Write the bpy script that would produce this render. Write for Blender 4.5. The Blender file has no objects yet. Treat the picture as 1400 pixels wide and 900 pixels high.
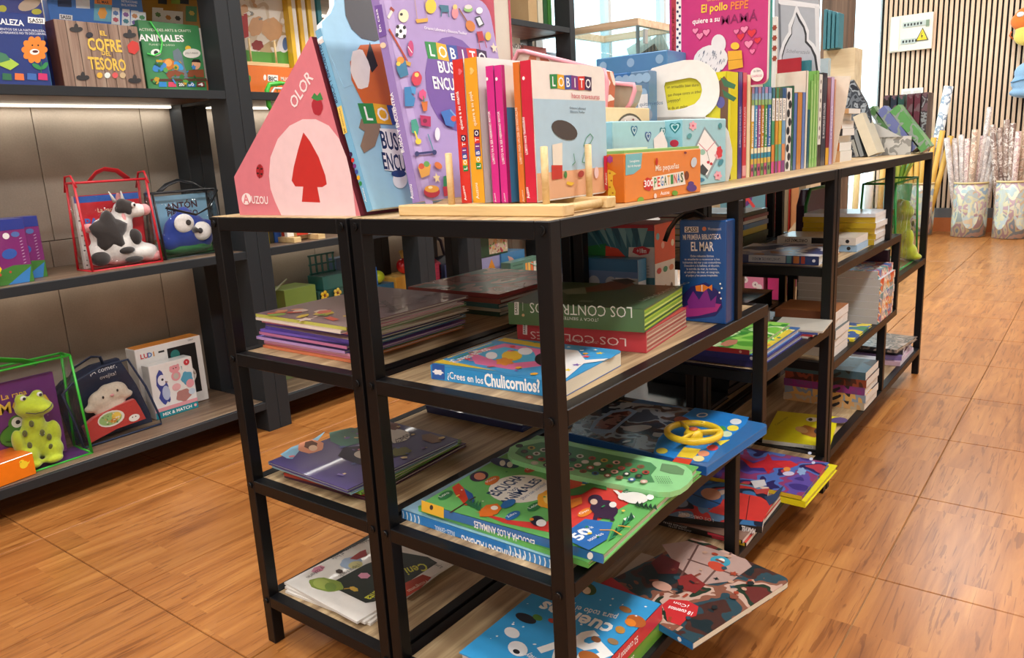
import bpy, bmesh, math, random
from mathutils import Matrix, Vector
random.seed(7)
C = bpy.context.scene.collection
sc = bpy.context.scene
PI = math.pi
# ---------------------------------------------------------------- camera
CP = Vector((0.5053, -0.7299, 0.8773))
_yaw, _pit, _rol, FPX = -0.661, -0.2244, -0.0549, 1060.65
_f = Vector((math.sin(_yaw)*math.cos(_pit), math.cos(_yaw)*math.cos(_pit), math.sin(_pit)))
_r0 = Vector((math.cos(_yaw), -math.sin(_yaw), 0)); _u0 = _r0.cross(_f)
CR = _r0*math.cos(_rol) + _u0*math.sin(_rol); CU = -_r0*math.sin(_rol) + _u0*math.cos(_rol); CF = _f
cam = bpy.data.objects.new('camera', bpy.data.cameras.new('camera'))
C.objects.link(cam)
cam.matrix_world = Matrix(((CR.x, CU.x, -CF.x, CP.x), (CR.y, CU.y, -CF.y, CP.y), (CR.z, CU.z, -CF.z, CP.z), (0, 0, 0, 1)))
cam.data.sensor_width = 36; cam.data.lens = FPX/1400*36; cam.data.clip_start = 0.02
sc.camera = cam
# ---------------------------------------------------------------- world and exposure
w = bpy.data.worlds.new('world'); sc.world = w; w.use_nodes = True
bg = w.node_tree.nodes['Background']; bg.inputs[0].default_value = (0.80, 0.93, 1.0, 1); bg.inputs[1].default_value = 4.0
sc.view_settings.view_transform = 'Standard'; sc.view_settings.look = 'None'
sc.view_settings.gamma = 1; sc.view_settings.exposure = 0.15; sc.view_settings.use_curve_mapping = False
def area(name, loc, size, power, col, rot=(0, 0, 0)):
    l = bpy.data.lights.new(name, 'AREA'); l.shape = 'RECTANGLE'; l.size, l.size_y = size; l.energy = power; l.color = col
    o = bpy.data.objects.new(name, l); C.objects.link(o); o.location = loc; o.rotation_euler = rot
    return o
WARM = (0.98, 0.985, 1.0)
LAMPS = [(0.9, -2.3), (-.6, -1.9), (0.9, -0.9), (0.9, 0.9), (0.9, 2.7), (0.9, 4.5), (-0.95, -0.4), (-0.95, 1.3), (-0.95, 3.0), (-0.95, 4.8), (-.2, 5.9)]  # last entry is an added lamp that brightens the slatted far end like daylight
for i, (x, y) in enumerate(LAMPS):
    area('ceiling_lamp_light', (x, y, 2.72), (0.30, 0.30), 25 if x > 0 else 20, WARM)

# ---------------------------------------------------------------- pixel -> point helper
def at(px, py, ax, v):
    d = CF + CR*((px-700)/FPX) + CU*((450-py)/FPX)
    i = 'xyz'.index(ax)
    return CP + d*((v - CP[i])/d[i])

# ---------------------------------------------------------------- materials
def lin(c):
    if isinstance(c, str):
        c = c.lstrip('#'); c = ''.join(q*2 for q in c) if len(c) == 3 else c; c = [int(c[i:i+2], 16)/255 for i in (0, 2, 4)]
    return tuple((x/12.92 if x <= .04045 else ((x+.055)/1.055)**2.4) for x in c) + (1,)
_M = {}
def newmat(name):
    m = bpy.data.materials.new(name); m.use_nodes = True
    return m, m.node_tree.nodes, m.node_tree.links, m.node_tree.nodes['Principled BSDF']
def col(c, rough=0.42, metal=0.0, coat=0.0):
    """printed card / paper / plastic of one colour with a faint procedural unevenness"""
    k = (c, rough, metal, coat)
    if k in _M: return _M[k]
    m, N, L, b = newmat('print_' + str(c).strip('#'))
    n = N.new('ShaderNodeTexNoise'); n.inputs['Scale'].default_value = 60; n.inputs['Detail'].default_value = 2
    tc = N.new('ShaderNodeTexCoord'); L.new(tc.outputs['Object'], n.inputs['Vector'])
    mx = N.new('ShaderNodeMixRGB'); mx.blend_type = 'MULTIPLY'; mx.inputs[0].default_value = 0.12
    mx.inputs[1].default_value = lin(c); L.new(n.outputs['Fac'], mx.inputs[2]); L.new(mx.outputs[0], b.inputs['Base Color'])
    b.inputs['Roughness'].default_value = rough; b.inputs['Metallic'].default_value = metal
    b.inputs['Coat Weight'].default_value = coat
    _M[k] = m; return m
def paper(c='#e9e2d2'):
    k = ('paper', c)
    if k in _M: return _M[k]
    m, N, L, b = newmat('page_edges')
    tc = N.new('ShaderNodeTexCoord'); wv = N.new('ShaderNodeTexWave'); wv.bands_direction = 'Z'
    wv.inputs['Scale'].default_value = 260; wv.inputs['Distortion'].default_value = 1.5; wv.inputs['Detail'].default_value = 2
    L.new(tc.outputs['Object'], wv.inputs['Vector'])
    mx = N.new('ShaderNodeMixRGB'); mx.blend_type = 'MULTIPLY'; mx.inputs[0].default_value = 0.35; mx.inputs[1].default_value = lin(c)
    L.new(wv.outputs['Color'], mx.inputs[2]); L.new(mx.outputs[0], b.inputs['Base Color']); b.inputs['Roughness'].default_value = 0.85
    _M[k] = m; return m
def patchy(name, cols, scale=8, rough=0.4, coord='Object', detail=2):
    """busy printed picture of blotches in several colours"""
    m, N, L, b = newmat(name)
    tc = N.new('ShaderNodeTexCoord'); v = N.new('ShaderNodeTexNoise'); v.inputs['Scale'].default_value = scale
    v.inputs['Detail'].default_value = detail; v.inputs['Distortion'].default_value = .35
    L.new(tc.outputs[coord], v.inputs['Vector'])
    r = N.new('ShaderNodeValToRGB'); r.color_ramp.interpolation = 'CONSTANT'
    e = r.color_ramp.elements; n = len(cols)
    e[0].position = 0; e[0].color = lin(cols[0]); e[1].position = .34 + .32*(1/n); e[1].color = lin(cols[1])
    for i in range(2, n):
        q = e.new(.34 + .32*i/n); q.color = lin(cols[i])
    L.new(v.outputs['Fac'], r.inputs[0]); L.new(r.outputs[0], b.inputs['Base Color']); b.inputs['Roughness'].default_value = rough
    return m
def wood(name, c1, c2, c3, axis='Y', scale=1.0, rough=0.5, bump=0.05):
    m, N, L, b = newmat(name)
    tc = N.new('ShaderNodeTexCoord'); mp = N.new('ShaderNodeMapping'); L.new(tc.outputs['Object'], mp.inputs[0])
    s = {'X': (1.2, 22, 22), 'Y': (22, 1.2, 22), 'Z': (22, 22, 1.2)}[axis]
    mp.inputs['Scale'].default_value = [q*scale for q in s]
    n1 = N.new('ShaderNodeTexNoise'); n1.inputs['Scale'].default_value = 1.4; n1.inputs['Detail'].default_value = 9; n1.inputs['Distortion'].default_value = 1.1
    n1.inputs['Roughness'].default_value = .65
    L.new(mp.outputs[0], n1.inputs['Vector'])
    r = N.new('ShaderNodeValToRGB'); e = r.color_ramp.elements
    e[0].position = .33; e[0].color = lin(c1); e[1].position = .68; e[1].color = lin(c3); q = e.new(.5); q.color = lin(c2)
    L.new(n1.outputs['Fac'], r.inputs[0]); L.new(r.outputs[0], b.inputs['Base Color']); b.inputs['Roughness'].default_value = rough
    bp = N.new('ShaderNodeBump'); bp.inputs['Strength'].default_value = bump; L.new(n1.outputs['Fac'], bp.inputs['Height']); L.new(bp.outputs[0], b.inputs['Normal'])
    return m
def metal_black(name, c='#17181a', rough=0.42):
    m, N, L, b = newmat(name)
    tc = N.new('ShaderNodeTexCoord'); n = N.new('ShaderNodeTexNoise'); n.inputs['Scale'].default_value = 900
    L.new(tc.outputs['Object'], n.inputs['Vector'])
    b.inputs['Base Color'].default_value = lin(c); b.inputs['Roughness'].default_value = rough; b.inputs['Specular IOR Level'].default_value = .28
    bp = N.new('ShaderNodeBump'); bp.inputs['Strength'].default_value = .06; L.new(n.outputs['Fac'], bp.inputs['Height']); L.new(bp.outputs[0], b.inputs['Normal'])
    return m
def tile_wood():
    """ceramic tile printed with short parquet strips; differs per tile by Object Info random"""
    m, N, L, b = newmat('wood_look_floor_tile')
    geo = N.new('ShaderNodeNewGeometry')
    oi = N.new('ShaderNodeObjectInfo')
    mp = N.new('ShaderNodeMapping'); L.new(geo.outputs['Position'], mp.inputs[0])
    sep = N.new('ShaderNodeSeparateXYZ'); L.new(geo.outputs['Position'], sep.inputs[0])
    # strips 0.145 wide, staggered
    def M(op, a, bb=None):
        n = N.new('ShaderNodeMath'); n.operation = op
        for i, v in enumerate((a, bb)):
            if v is None: continue
            if hasattr(v, 'links'): L.new(v, n.inputs[i])
            else: n.inputs[i].default_value = v
        return n.outputs[0]
    sx = M('FLOOR', M('DIVIDE', sep.outputs[0], 0.1086))
    st = M('FRACT', M('MULTIPLY', M('SINE', M('MULTIPLY', sx, 12.99)), 437.5))
    sy = M('FLOOR', M('DIVIDE', M('ADD', sep.outputs[1], M('MULTIPLY', st, .29)), 0.29))
    rnd = M('FRACT', M('MULTIPLY', M('SINE', M('ADD', M('MULTIPLY', sx, 7.13), M('MULTIPLY', sy, 3.71))), 913.7))
    cmb = N.new('ShaderNodeCombineXYZ'); L.new(M('MULTIPLY', rnd, 9.0), cmb.inputs[2]); 
    ad = N.new('ShaderNodeVectorMath'); ad.operation = 'ADD'
    mp.inputs['Scale'].default_value = (19, 1.6, 1); L.new(mp.outputs[0], ad.inputs[0]); L.new(cmb.outputs[0], ad.inputs[1])
    n1 = N.new('ShaderNodeTexNoise'); n1.inputs['Scale'].default_value = 1.0; n1.inputs['Detail'].default_value = 8; n1.inputs['Distortion'].default_value = 1.6
    n1.inputs['Roughness'].default_value = .6
    L.new(ad.outputs[0], n1.inputs['Vector'])
    r = N.new('ShaderNodeValToRGB'); e = r.color_ramp.elements
    e[0].position = .30; e[0].color = lin('#8e5628'); e[1].position = .72; e[1].color = lin('#c48748'); q = e.new(.44); q.color = lin('#a86a33'); q = e.new(.56); q.color = lin('#b5773d')
    L.new(n1.outputs['Fac'], r.inputs[0])
    hs = N.new('ShaderNodeHueSaturation'); L.new(r.outputs[0], hs.inputs['Color'])
    L.new(M('ADD', M('MULTIPLY', rnd, .07), M('ADD', M('MULTIPLY', oi.outputs['Random'], .08), .86)), hs.inputs['Value'])
    # dark grain lines
    wv = N.new('ShaderNodeTexNoise'); mp2 = N.new('ShaderNodeMapping'); mp2.inputs['Scale'].default_value = (90, 4, 1)
    L.new(ad.outputs[0], mp2.inputs[0]); mp2.inputs['Scale'].default_value = (2.6, 1.6, 1); L.new(mp2.outputs[0], wv.inputs['Vector'])
    wv.inputs['Scale'].default_value = 1.0; wv.inputs['Detail'].default_value = 4; wv.inputs['Distortion'].default_value = 3
    rr = N.new('ShaderNodeValToRGB'); rr.color_ramp.elements[0].position = .38; rr.color_ramp.elements[0].color = (.50, .40, .34, 1)
    rr.color_ramp.elements[1].position = .42; rr.color_ramp.elements[1].color = (1, 1, 1, 1)
    L.new(wv.outputs['Fac'], rr.inputs[0])
    mx = N.new('ShaderNodeMixRGB'); mx.blend_type = 'MULTIPLY'; mx.inputs[0].default_value = .7
    L.new(hs.outputs[0], mx.inputs[1]); L.new(rr.outputs[0], mx.inputs[2]); L.new(mx.outputs[0], b.inputs['Base Color'])
    b.inputs['Roughness'].default_value = .30; b.inputs['Specular IOR Level'].default_value = .55
    bp = N.new('ShaderNodeBump'); bp.inputs['Strength'].default_value = .03; L.new(n1.outputs['Fac'], bp.inputs['Height']); L.new(bp.outputs[0], b.inputs['Normal'])
    return m
def stone(name, c1, c2, scale=3, rough=.6):
    m, N, L, b = newmat(name)
    geo = N.new('ShaderNodeNewGeometry'); n = N.new('ShaderNodeTexNoise'); n.inputs['Scale'].default_value = scale; n.inputs['Detail'].default_value = 10
    L.new(geo.outputs['Position'], n.inputs['Vector'])
    n2 = N.new('ShaderNodeTexNoise'); n2.inputs['Scale'].default_value = 220; L.new(geo.outputs['Position'], n2.inputs['Vector'])
    ad = N.new('ShaderNodeMath'); ad.operation = 'MULTIPLY_ADD'; L.new(n2.outputs['Fac'], ad.inputs[0]); ad.inputs[1].default_value = .25; 
    L.new(n.outputs['Fac'], ad.inputs[2])
    r = N.new('ShaderNodeValToRGB'); r.color_ramp.elements[0].position = .4; r.color_ramp.elements[0].color = lin(c1); r.color_ramp.elements[1].position = .85; r.color_ramp.elements[1].color = lin(c2)
    L.new(ad.outputs[0], r.inputs[0]); L.new(r.outputs[0], b.inputs['Base Color']); b.inputs['Roughness'].default_value = rough
    return m
def glass(name, c='#ffffff', rough=.03, alpha=.32, crinkle=.8):
    """clear thin film / acrylic: mix of transparent and glossy"""
    m, N, L, b = newmat(name)
    out = N['Material Output']; tr = N.new('ShaderNodeBsdfTransparent'); tr.inputs[0].default_value = lin(c)
    fr = N.new('ShaderNodeFresnel'); fr.inputs[0].default_value = 1.45
    n = N.new('ShaderNodeTexNoise'); n.inputs['Scale'].default_value = 9; n.inputs['Detail'].default_value = 3; n.inputs['Distortion'].default_value = 2.0
    tc = N.new('ShaderNodeTexCoord'); L.new(tc.outputs['Object'], n.inputs['Vector'])
    bp = N.new('ShaderNodeBump'); bp.inputs['Strength'].default_value = crinkle; bp.inputs['Distance'].default_value = .02; L.new(n.outputs['Fac'], bp.inputs['Height'])
    gl = N.new('ShaderNodeBsdfGlossy'); gl.inputs['Roughness'].default_value = rough; L.new(bp.outputs[0], gl.inputs['Normal'])
    mt = N.new('ShaderNodeMath'); mt.operation = 'MULTIPLY'; mt.use_clamp = True; L.new(fr.outputs[0], mt.inputs[0]); mt.inputs[1].default_value = alpha
    mx = N.new('ShaderNodeMixShader'); L.new(mt.outputs[0], mx.inputs[0]); L.new(tr.outputs[0], mx.inputs[1]); L.new(gl.outputs[0], mx.inputs[2]); L.new(mx.outputs[0], out.inputs[0])
    return m
def emis(name, c, s):
    m, N, L, b = newmat(name); b.inputs['Base Color'].default_value = lin(c); b.inputs['Emission Color'].default_value = lin(c); b.inputs['Emission Strength'].default_value = s
    return m
BLACK = metal_black('black_powder_coated_steel', '#0e0e10', .38)
CHAR = metal_black('charcoal_steel', '#26292c', .5)
OAK = wood('oak_laminate', '#6f5a41', '#a58b68', '#c9b189', 'Y', 1.0, .5)
OAKT = wood('oak_laminate_top', '#8f7450', '#bfa277', '#dcc497', 'Y', 1.0, .45)
DARKWOOD = wood('dark_wood_laminate', '#4b3b2e', '#6a5442', '#857058', 'Y', 1.0, .4)
PINE = wood('pale_pine', '#cda86c', '#dfc08a', '#ecd4a4', 'X', .8, .5)
CLEAR = glass('clear_plastic_film')
ACRYL = glass('clear_acrylic', '#f2f8f8', .02, .7, .05)

# ---------------------------------------------------------------- mesh builder
class MB:
    def __init__(s): s.v = []; s.f = []; s.m = []; s.mats = []; s.sm = []
    def mi(s, m):
        if m not in s.mats: s.mats.append(m)
        return s.mats.index(m)
    def add(s, vs, fs, m, T=None, smooth=False):
        o = len(s.v); i = s.mi(m)
        for v in vs:
            v = Vector(v)
            s.v.append(tuple(T @ v) if T is not None else tuple(v))
        for f in fs: s.f.append([o+q for q in f]); s.m.append(i); s.sm.append(smooth)
    def box(s, a, b, m, T=None, bev=0.0):
        x0, y0, z0 = [min(a[i], b[i]) for i in range(3)]; x1, y1, z1 = [max(a[i], b[i]) for i in range(3)]
        if bev <= 0:
            vs = [(x0,y0,z0),(x1,y0,z0),(x1,y1,z0),(x0,y1,z0),(x0,y0,z1),(x1,y0,z1),(x1,y1,z1),(x0,y1,z1)]
            s.add(vs, [(0,3,2,1),(4,5,6,7),(0,1,5,4),(1,2,6,5),(2,3,7,6),(3,0,4,7)], m, T); return
        e = min(bev, (x1-x0)*.45, (y1-y0)*.45, (z1-z0)*.45)
        vs = []; 
        for sx in (0,1):
            for sy in (0,1):
                for sz in (0,1):
                    X = (x0,x1)[sx]; Y = (y0,y1)[sy]; Z = (z0,z1)[sz]; dx = (e,-e)[sx]; dy = (e,-e)[sy]; dz = (e,-e)[sz]
                    vs += [(X,Y+dy,Z+dz),(X+dx,Y,Z+dz),(X+dx,Y+dy,Z)]
        def id(sx,sy,sz,k): return (sx*4+sy*2+sz)*3+k
        fs = []
        for sx in (0,1):
            q = [id(sx,0,0,0),id(sx,1,0,0),id(sx,1,1,0),id(sx,0,1,0)]; fs.append(q if sx else q[::-1])
        for sy in (0,1):
            q = [id(0,sy,0,1),id(1,sy,0,1),id(1,sy,1,1),id(0,sy,1,1)]; fs.append(q[::-1] if sy else q)
        for sz in (0,1):
            q = [id(0,0,sz,2),id(1,0,sz,2),id(1,1,sz,2),id(0,1,sz,2)]; fs.append(q if sz else q[::-1])
        for sy in (0,1):
            for sz in (0,1):
                q = [id(0,sy,sz,1),id(1,sy,sz,1),id(1,sy,sz,2),id(0,sy,sz,2)]; fs.append(q)
        for sx in (0,1):
            for sz in (0,1):
                q = [id(sx,0,sz,0),id(sx,1,sz,0),id(sx,1,sz,2),id(sx,0,sz,2)]; fs.append(q)
        for sx in (0,1):
            for sy in (0,1):
                q = [id(sx,sy,0,0),id(sx,sy,1,0),id(sx,sy,1,1),id(sx,sy,0,1)]; fs.append(q)
        for sx in (0,1):
            for sy in (0,1):
                for sz in (0,1): fs.append([id(sx,sy,sz,0),id(sx,sy,sz,1),id(sx,sy,sz,2)])
        s.add(vs, fs, m, T)
    def prism(s, poly, z0, z1, m, T=None, side=None):
        n = len(poly); vs = [(x,y,z0) for x,y in poly] + [(x,y,z1) for x,y in poly]
        s.add(vs, [tuple(range(n-1,-1,-1)), tuple(range(n,2*n))], m, T)
        s.add(vs, [(i,(i+1)%n,n+(i+1)%n,n+i) for i in range(n)], side or m, T)
    def cyl(s, p, q, r, m, n=12, r2=None, T=None, caps=True):
        p = Vector(p); q = Vector(q); d = (q-p).normalized(); a = d.orthogonal().normalized(); b = d.cross(a); r2 = r if r2 is None else r2
        vs = [p + (a*math.cos(2*PI*i/n) + b*math.sin(2*PI*i/n))*r for i in range(n)] + [q + (a*math.cos(2*PI*i/n) + b*math.sin(2*PI*i/n))*r2 for i in range(n)]
        s.add(vs, [(i,(i+1)%n,n+(i+1)%n,n+i) for i in range(n)], m, T, True)
        if caps: s.add(vs, [tuple(range(n-1,-1,-1)), tuple(range(n,2*n))], m, T)
    def tube(s, pts, r, m, n=8, T=None, flat=None):
        """swept ring; flat=(a,b) gives an elliptic strap section"""
        pts = [Vector(p) for p in pts]; N = len(pts); vs = []; up = None
        for i, p in enumerate(pts):
            d = (pts[min(i+1,N-1)] - pts[max(i-1,0)]).normalized()
            if up is None: up = d.orthogonal().normalized()
            up = (up - d*up.dot(d)).normalized(); b = d.cross(up)
            ra, rb = flat if flat else (r, r)
            for k in range(n):
                vs.append(p + up*math.cos(2*PI*k/n)*ra + b*math.sin(2*PI*k/n)*rb)
        fs = [(i*n+k, i*n+(k+1)%n, (i+1)*n+(k+1)%n, (i+1)*n+k) for i in range(N-1) for k in range(n)]
        fs += [tuple(range(n-1,-1,-1)), tuple(range((N-1)*n, N*n))]
        s.add(vs, fs, m, T, True)
    def ball(s, c, r, m, T=None, nu=16, nv=10, f=None):
        """ellipsoid; r number or triple; f(dir)->scale"""
        if not hasattr(r, '__len__'): r = (r, r, r)
        vs = []; fs = []
        for j in range(nv+1):
            th = PI*j/nv
            for i in range(nu):
                ph = 2*PI*i/nu; d = Vector((math.sin(th)*math.cos(ph), math.sin(th)*math.sin(ph), math.cos(th))); k = f(d) if f else 1
                vs.append((c[0]+d.x*r[0]*k, c[1]+d.y*r[1]*k, c[2]+d.z*r[2]*k))
        for j in range(nv):
            for i in range(nu): fs.append((j*nu+i, (j+1)*nu+i, (j+1)*nu+(i+1)%nu, j*nu+(i+1)%nu))
        s.add(vs, fs, m, T, True)
    def lathe(s, prof, m, n=24, T=None, o=(0,0,0)):
        vs = []
        for r, z in prof:
            for i in range(n): vs.append((o[0]+r*math.cos(2*PI*i/n), o[1]+r*math.sin(2*PI*i/n), o[2]+z))
        s.add(vs, [(j*n+i, j*n+(i+1)%n, (j+1)*n+(i+1)%n, (j+1)*n+i) for j in range(len(prof)-1) for i in range(n)], m, T, True)
    def build(s, name, parent=None, M=None, bevel=0, kind=None, label=None):
        me = bpy.data.meshes.new(name); me.from_pydata(s.v, [], s.f)
        for m in s.mats: me.materials.append(m)
        for p, i, sm in zip(me.polygons, s.m, s.sm): p.material_index = i; p.use_smooth = sm
        bm = bmesh.new(); bm.from_mesh(me); 
        bmesh.ops.remove_doubles(bm, verts=bm.verts, dist=1e-6) if not getattr(s, 'keep', False) else None
        bmesh.ops.recalc_face_normals(bm, faces=bm.faces) if not getattr(s, 'flatart', False) else None
        bm.to_mesh(me); bm.free()
        o = bpy.data.objects.new(name, me); C.objects.link(o)
        if parent is not None: o.parent = parent
        if M is not None:
            o.matrix_local = M
        if kind: o['kind'] = kind
        if label: o['label'] = label
        return o
def tag(o, label, cat, group=None):
    o['label'] = label; o['category'] = cat
    if group: o['group'] = group
    return o
def empty(name, M, label=None, cat=None, group=None):
    o = bpy.data.objects.new(name, None); C.objects.link(o); o.empty_display_size = .02
    o.matrix_world = M if isinstance(M, Matrix) else Matrix.Translation(M)
    if label: tag(o, label, cat, group)
    return o
def struct(o): o['kind'] = 'structure'; return o
def frame(P, x, y):
    """matrix with origin P, local x along x, local y near y"""
    x = Vector(x).normalized(); y = Vector(y); y = (y - x*y.dot(x)).normalized(); z = x.cross(y)
    return Matrix(((x.x,y.x,z.x,P[0]),(x.y,y.y,z.y,P[1]),(x.z,y.z,z.z,P[2]),(0,0,0,1)))
def rotz(d): return Matrix.Rotation(math.radians(d), 4, 'Z')
def copytree(o, parent=None):
    c = o.copy(); C.objects.link(c); c.parent = parent
    if parent is not None: c.matrix_parent_inverse = o.matrix_parent_inverse.copy()
    for ch in list(o.children): copytree(ch, c)
    return c
# ---------------------------------------------------------------- flat printed artwork
_T = {}
def textmesh(txt, bold=0.0):
    bold = bold*.35
    k = (txt, bold)
    if k in _T: return _T[k]
    cu = bpy.data.curves.new('t', 'FONT'); cu.body = txt; cu.size = 1; cu.resolution_u = 2; cu.offset = bold; cu.fill_mode = 'FRONT' if False else cu.fill_mode
    ob = bpy.data.objects.new('t', cu); C.objects.link(ob)
    bpy.context.view_layer.update()
    me = bpy.data.meshes.new_from_object(ob.evaluated_get(bpy.context.evaluated_depsgraph_get()))
    vs = [(v.co.x, v.co.y) for v in me.vertices]; fs = [tuple(p.vertices) for p in me.polygons]
    C.objects.unlink(ob); bpy.data.objects.remove(ob); bpy.data.curves.remove(cu); bpy.data.meshes.remove(me)
    if vs:
        x0 = min(v[0] for v in vs); x1 = max(v[0] for v in vs); y0 = min(v[1] for v in vs); y1 = max(v[1] for v in vs)
    else: x0 = x1 = y0 = y1 = 0
    _T[k] = (vs, fs, (x0, x1, y0, y1)); return _T[k]
class Art:
    """flat print in metres on a plane; every new shape lies a hair above the last"""
    def __init__(s): s.b = MB(); s.b.flatart = True; s.b.keep = True; s.z = .0003
    def _z(s): s.z += .00004; return s.z
    def poly(s, pts, c):
        z = s._z(); m = c if not isinstance(c, (str, tuple)) else col(c)
        a = sum(pts[i][0]*pts[(i+1)%len(pts)][1]-pts[(i+1)%len(pts)][0]*pts[i][1] for i in range(len(pts)))
        if a < 0: pts = pts[::-1]
        s.b.add([(x,y,z) for x,y in pts], [tuple(range(len(pts)))], m); return s
    def rect(s, x0, y0, x1, y1, c, rot=0):
        if rot:
            cx, cy = (x0+x1)/2, (y0+y1)/2; a = math.radians(rot)
            P = [(cx+(x-cx)*math.cos(a)-(y-cy)*math.sin(a), cy+(x-cx)*math.sin(a)+(y-cy)*math.cos(a)) for x,y in ((x0,y0),(x1,y0),(x1,y1),(x0,y1))]
            return s.poly(P, c)
        return s.poly([(x0,y0),(x1,y0),(x1,y1),(x0,y1)], c)
    def disc(s, x, y, r, c, ry=None, rot=0, n=18, wob=0):
        a = math.radians(rot); ry = ry or r; P = []
        for i in range(n):
            t = 2*PI*i/n; k = 1+wob*math.sin(5*t+x*90); px = r*k*math.cos(t); py = ry*k*math.sin(t)
            P.append((x+px*math.cos(a)-py*math.sin(a), y+px*math.sin(a)+py*math.cos(a)))
        return s.poly(P, c)
    def ring(s, x, y, r, wd, c, n=24):
        z = s._z(); vs = []
        for i in range(n):
            t = 2*PI*i/n
            vs += [(x+r*math.cos(t), y+r*math.sin(t), z), (x+(r-wd)*math.cos(t), y+(r-wd)*math.sin(t), z)]
        s.b.add(vs, [(2*i, (2*i+2)%(2*n), (2*i+3)%(2*n), 2*i+1) for i in range(n)], col(c)); return s
    def heart(s, x, y, r, c, rot=0):
        a = math.radians(rot); P = []
        for i in range(20):
            t = 2*PI*i/20; px = r*math.sin(t)**3; py = r*(.81*math.cos(t)-.31*math.cos(2*t)-.12*math.cos(3*t))
            P.append((x+px*math.cos(a)-py*math.sin(a), y+px*math.sin(a)+py*math.cos(a)))
        return s.poly(P, c)
    def star(s, x, y, r, c, n=5, k=.45, rot=0):
        P = []
        for i in range(2*n):
            t = PI*i/n + math.radians(rot+90); q = r if i % 2 == 0 else r*k; P.append((x+q*math.cos(t), y+q*math.sin(t)))
        return s.poly(P, c)
    def line(s, pts, wd, c):
        for (x0,y0),(x1,y1) in zip(pts, pts[1:]):
            d = math.hypot(x1-x0, y1-y0) or 1; nx, ny = -(y1-y0)/d*wd/2, (x1-x0)/d*wd/2
            s.poly([(x0-nx,y0-ny),(x1-nx,y1-ny),(x1+nx,y1+ny),(x0+nx,y0+ny)], c); 
        return s
    def text(s, t, x, y, h, c, rot=0, w=None, al='c', bold=.02, sx=1.0):
        """x,y = middle (al c) or left end (al l) of the baseline; h = capital height; w = forced width"""
        vs, fs, (x0, x1, y0, y1) = textmesh(t, bold)
        if not vs: return s
        k = h/.69; kx = (w/(x1-x0)) if w else k*sx; z = s._z(); a = math.radians(rot); L_ = (x1-x0)*kx; ox = {'c': -L_/2, 'l': 0, 'r': -L_}[al]
        P = []
        for vx, vy in vs:
            px = (vx-x0)*kx+ox; py = vy*k
            P.append((x+px*math.cos(a)-py*math.sin(a), y+px*math.sin(a)+py*math.cos(a), z))
        s.b.add(P, fs, col(c)); return s
    def blocks(s, word, x, y, h, cols, tc='#ffffff', rot=0, gap=.02):
        """row of coloured letter tiles"""
        a = math.radians(rot)
        for i, ch in enumerate(word):
            cx = x + (i+.5)*h*.93*math.cos(a); cy = y + (i+.5)*h*.93*math.sin(a); jit = (-1)**i*3
            s.rect(cx-h*.5, cy-h*.5, cx+h*.5, cy+h*.5, cols[i % len(cols)], rot+jit)
            s.text(ch, cx+h*.33*math.sin(a), cy-h*.33*math.cos(a), h*.66, tc, rot, bold=.04)
        return s
    def scatter(s, x0, y0, x1, y1, n, cols, r=(.004, .01), seed=1, avoid=None):
        R = random.Random(seed)
        for i in range(n):
            x = R.uniform(x0, x1); y = R.uniform(y0, y1); q = R.uniform(*r); c = R.choice(cols)
            if avoid and avoid[0] < x < avoid[2] and avoid[1] < y < avoid[3]: continue
            k = R.randrange(4)
            if k == 0: s.disc(x, y, q, c, q*R.uniform(.5, 1), R.uniform(0, 180), 12, .08)
            elif k == 1: s.rect(x-q, y-q*.35, x+q, y+q*.35, c, R.uniform(0, 180))
            elif k == 2: s.star(x, y, q, c, R.choice((4, 5, 6)), .5, R.uniform(0, 90))
            else: s.poly([(x-q, y-q*.4), (x+q*.2, y-q*.8), (x+q, y+q*.2), (x+q*.1, y+q), (x-q*.7, y+q*.5)], c)
        return s
    def build(s, name, parent, M):
        return s.b.build(name, parent, M)
# ================================================================ the room
FLOOR_T = tile_wood()
GROUT = stone('grout', '#8a6540', '#b08a5e', 20, .8)
XL, XR, YB, YF, ZC = -2.02, 3.4, -3.0, 6.95, 2.9
b = MB(); b.box((XL-.1, YB-.1, -.1), (XR+.1, YF+.1, -.004), GROUT)
floor = struct(b.build('floor'))
TS = .4345; TX0 = .20; TY0 = -.055
tb = MB(); tb.box((.0012, .0012, -.006), (TS-.0012, TS-.0012, 0), FLOOR_T, bev=.0012)
t0 = None
i0 = math.floor((XL-TX0)/TS); i1 = math.ceil((1.9-TX0)/TS); j1 = math.ceil((YF-TY0)/TS)
for i in range(i0, i1):
    for j in range(-1, j1):
        if t0 is None: t = t0 = tb.build('tile', floor)
        else: t = t0.copy(); C.objects.link(t)
        t.location = (TX0+i*TS, TY0+j*TS, 0)
b = MB(); b.box((XL-.1, YB, -.006), (XR, TY0-TS, -.0005), FLOOR_T); b.box((TX0+i1*TS, TY0-TS, -.006), (XR, YF, -.0005), FLOOR_T)
fr = b.build('tiled_surround', floor); fr['kind'] = 'stuff'
PLASTER = stone('white_plaster', '#d9d6cf', '#efece6', 2, .8)
b = MB(); b.box((XL-.1, YB-.1, ZC), (XR+.1, YF+.1, ZC+.1), PLASTER); ceiling = struct(b.build('ceiling'))
LAMPM = emis('lamp_diffuser', '#fff1da', 14)
WHITE_TRIM = col('#e6e6e2', .4)
for i, (x, y) in enumerate(LAMPS):
    b = MB(); b.box((x-.19, y-.19, ZC-.02), (x+.19, y+.19, ZC), WHITE_TRIM); b.box((x-.15, y-.15, ZC-.03), (x+.15, y+.15, ZC-.02), LAMPM); b.build('lamp_panel', ceiling)
b = MB(); b.box((XR, YB, 0), (XR+.1, YF, ZC), PLASTER); struct(b.build('wall_right'))
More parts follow.
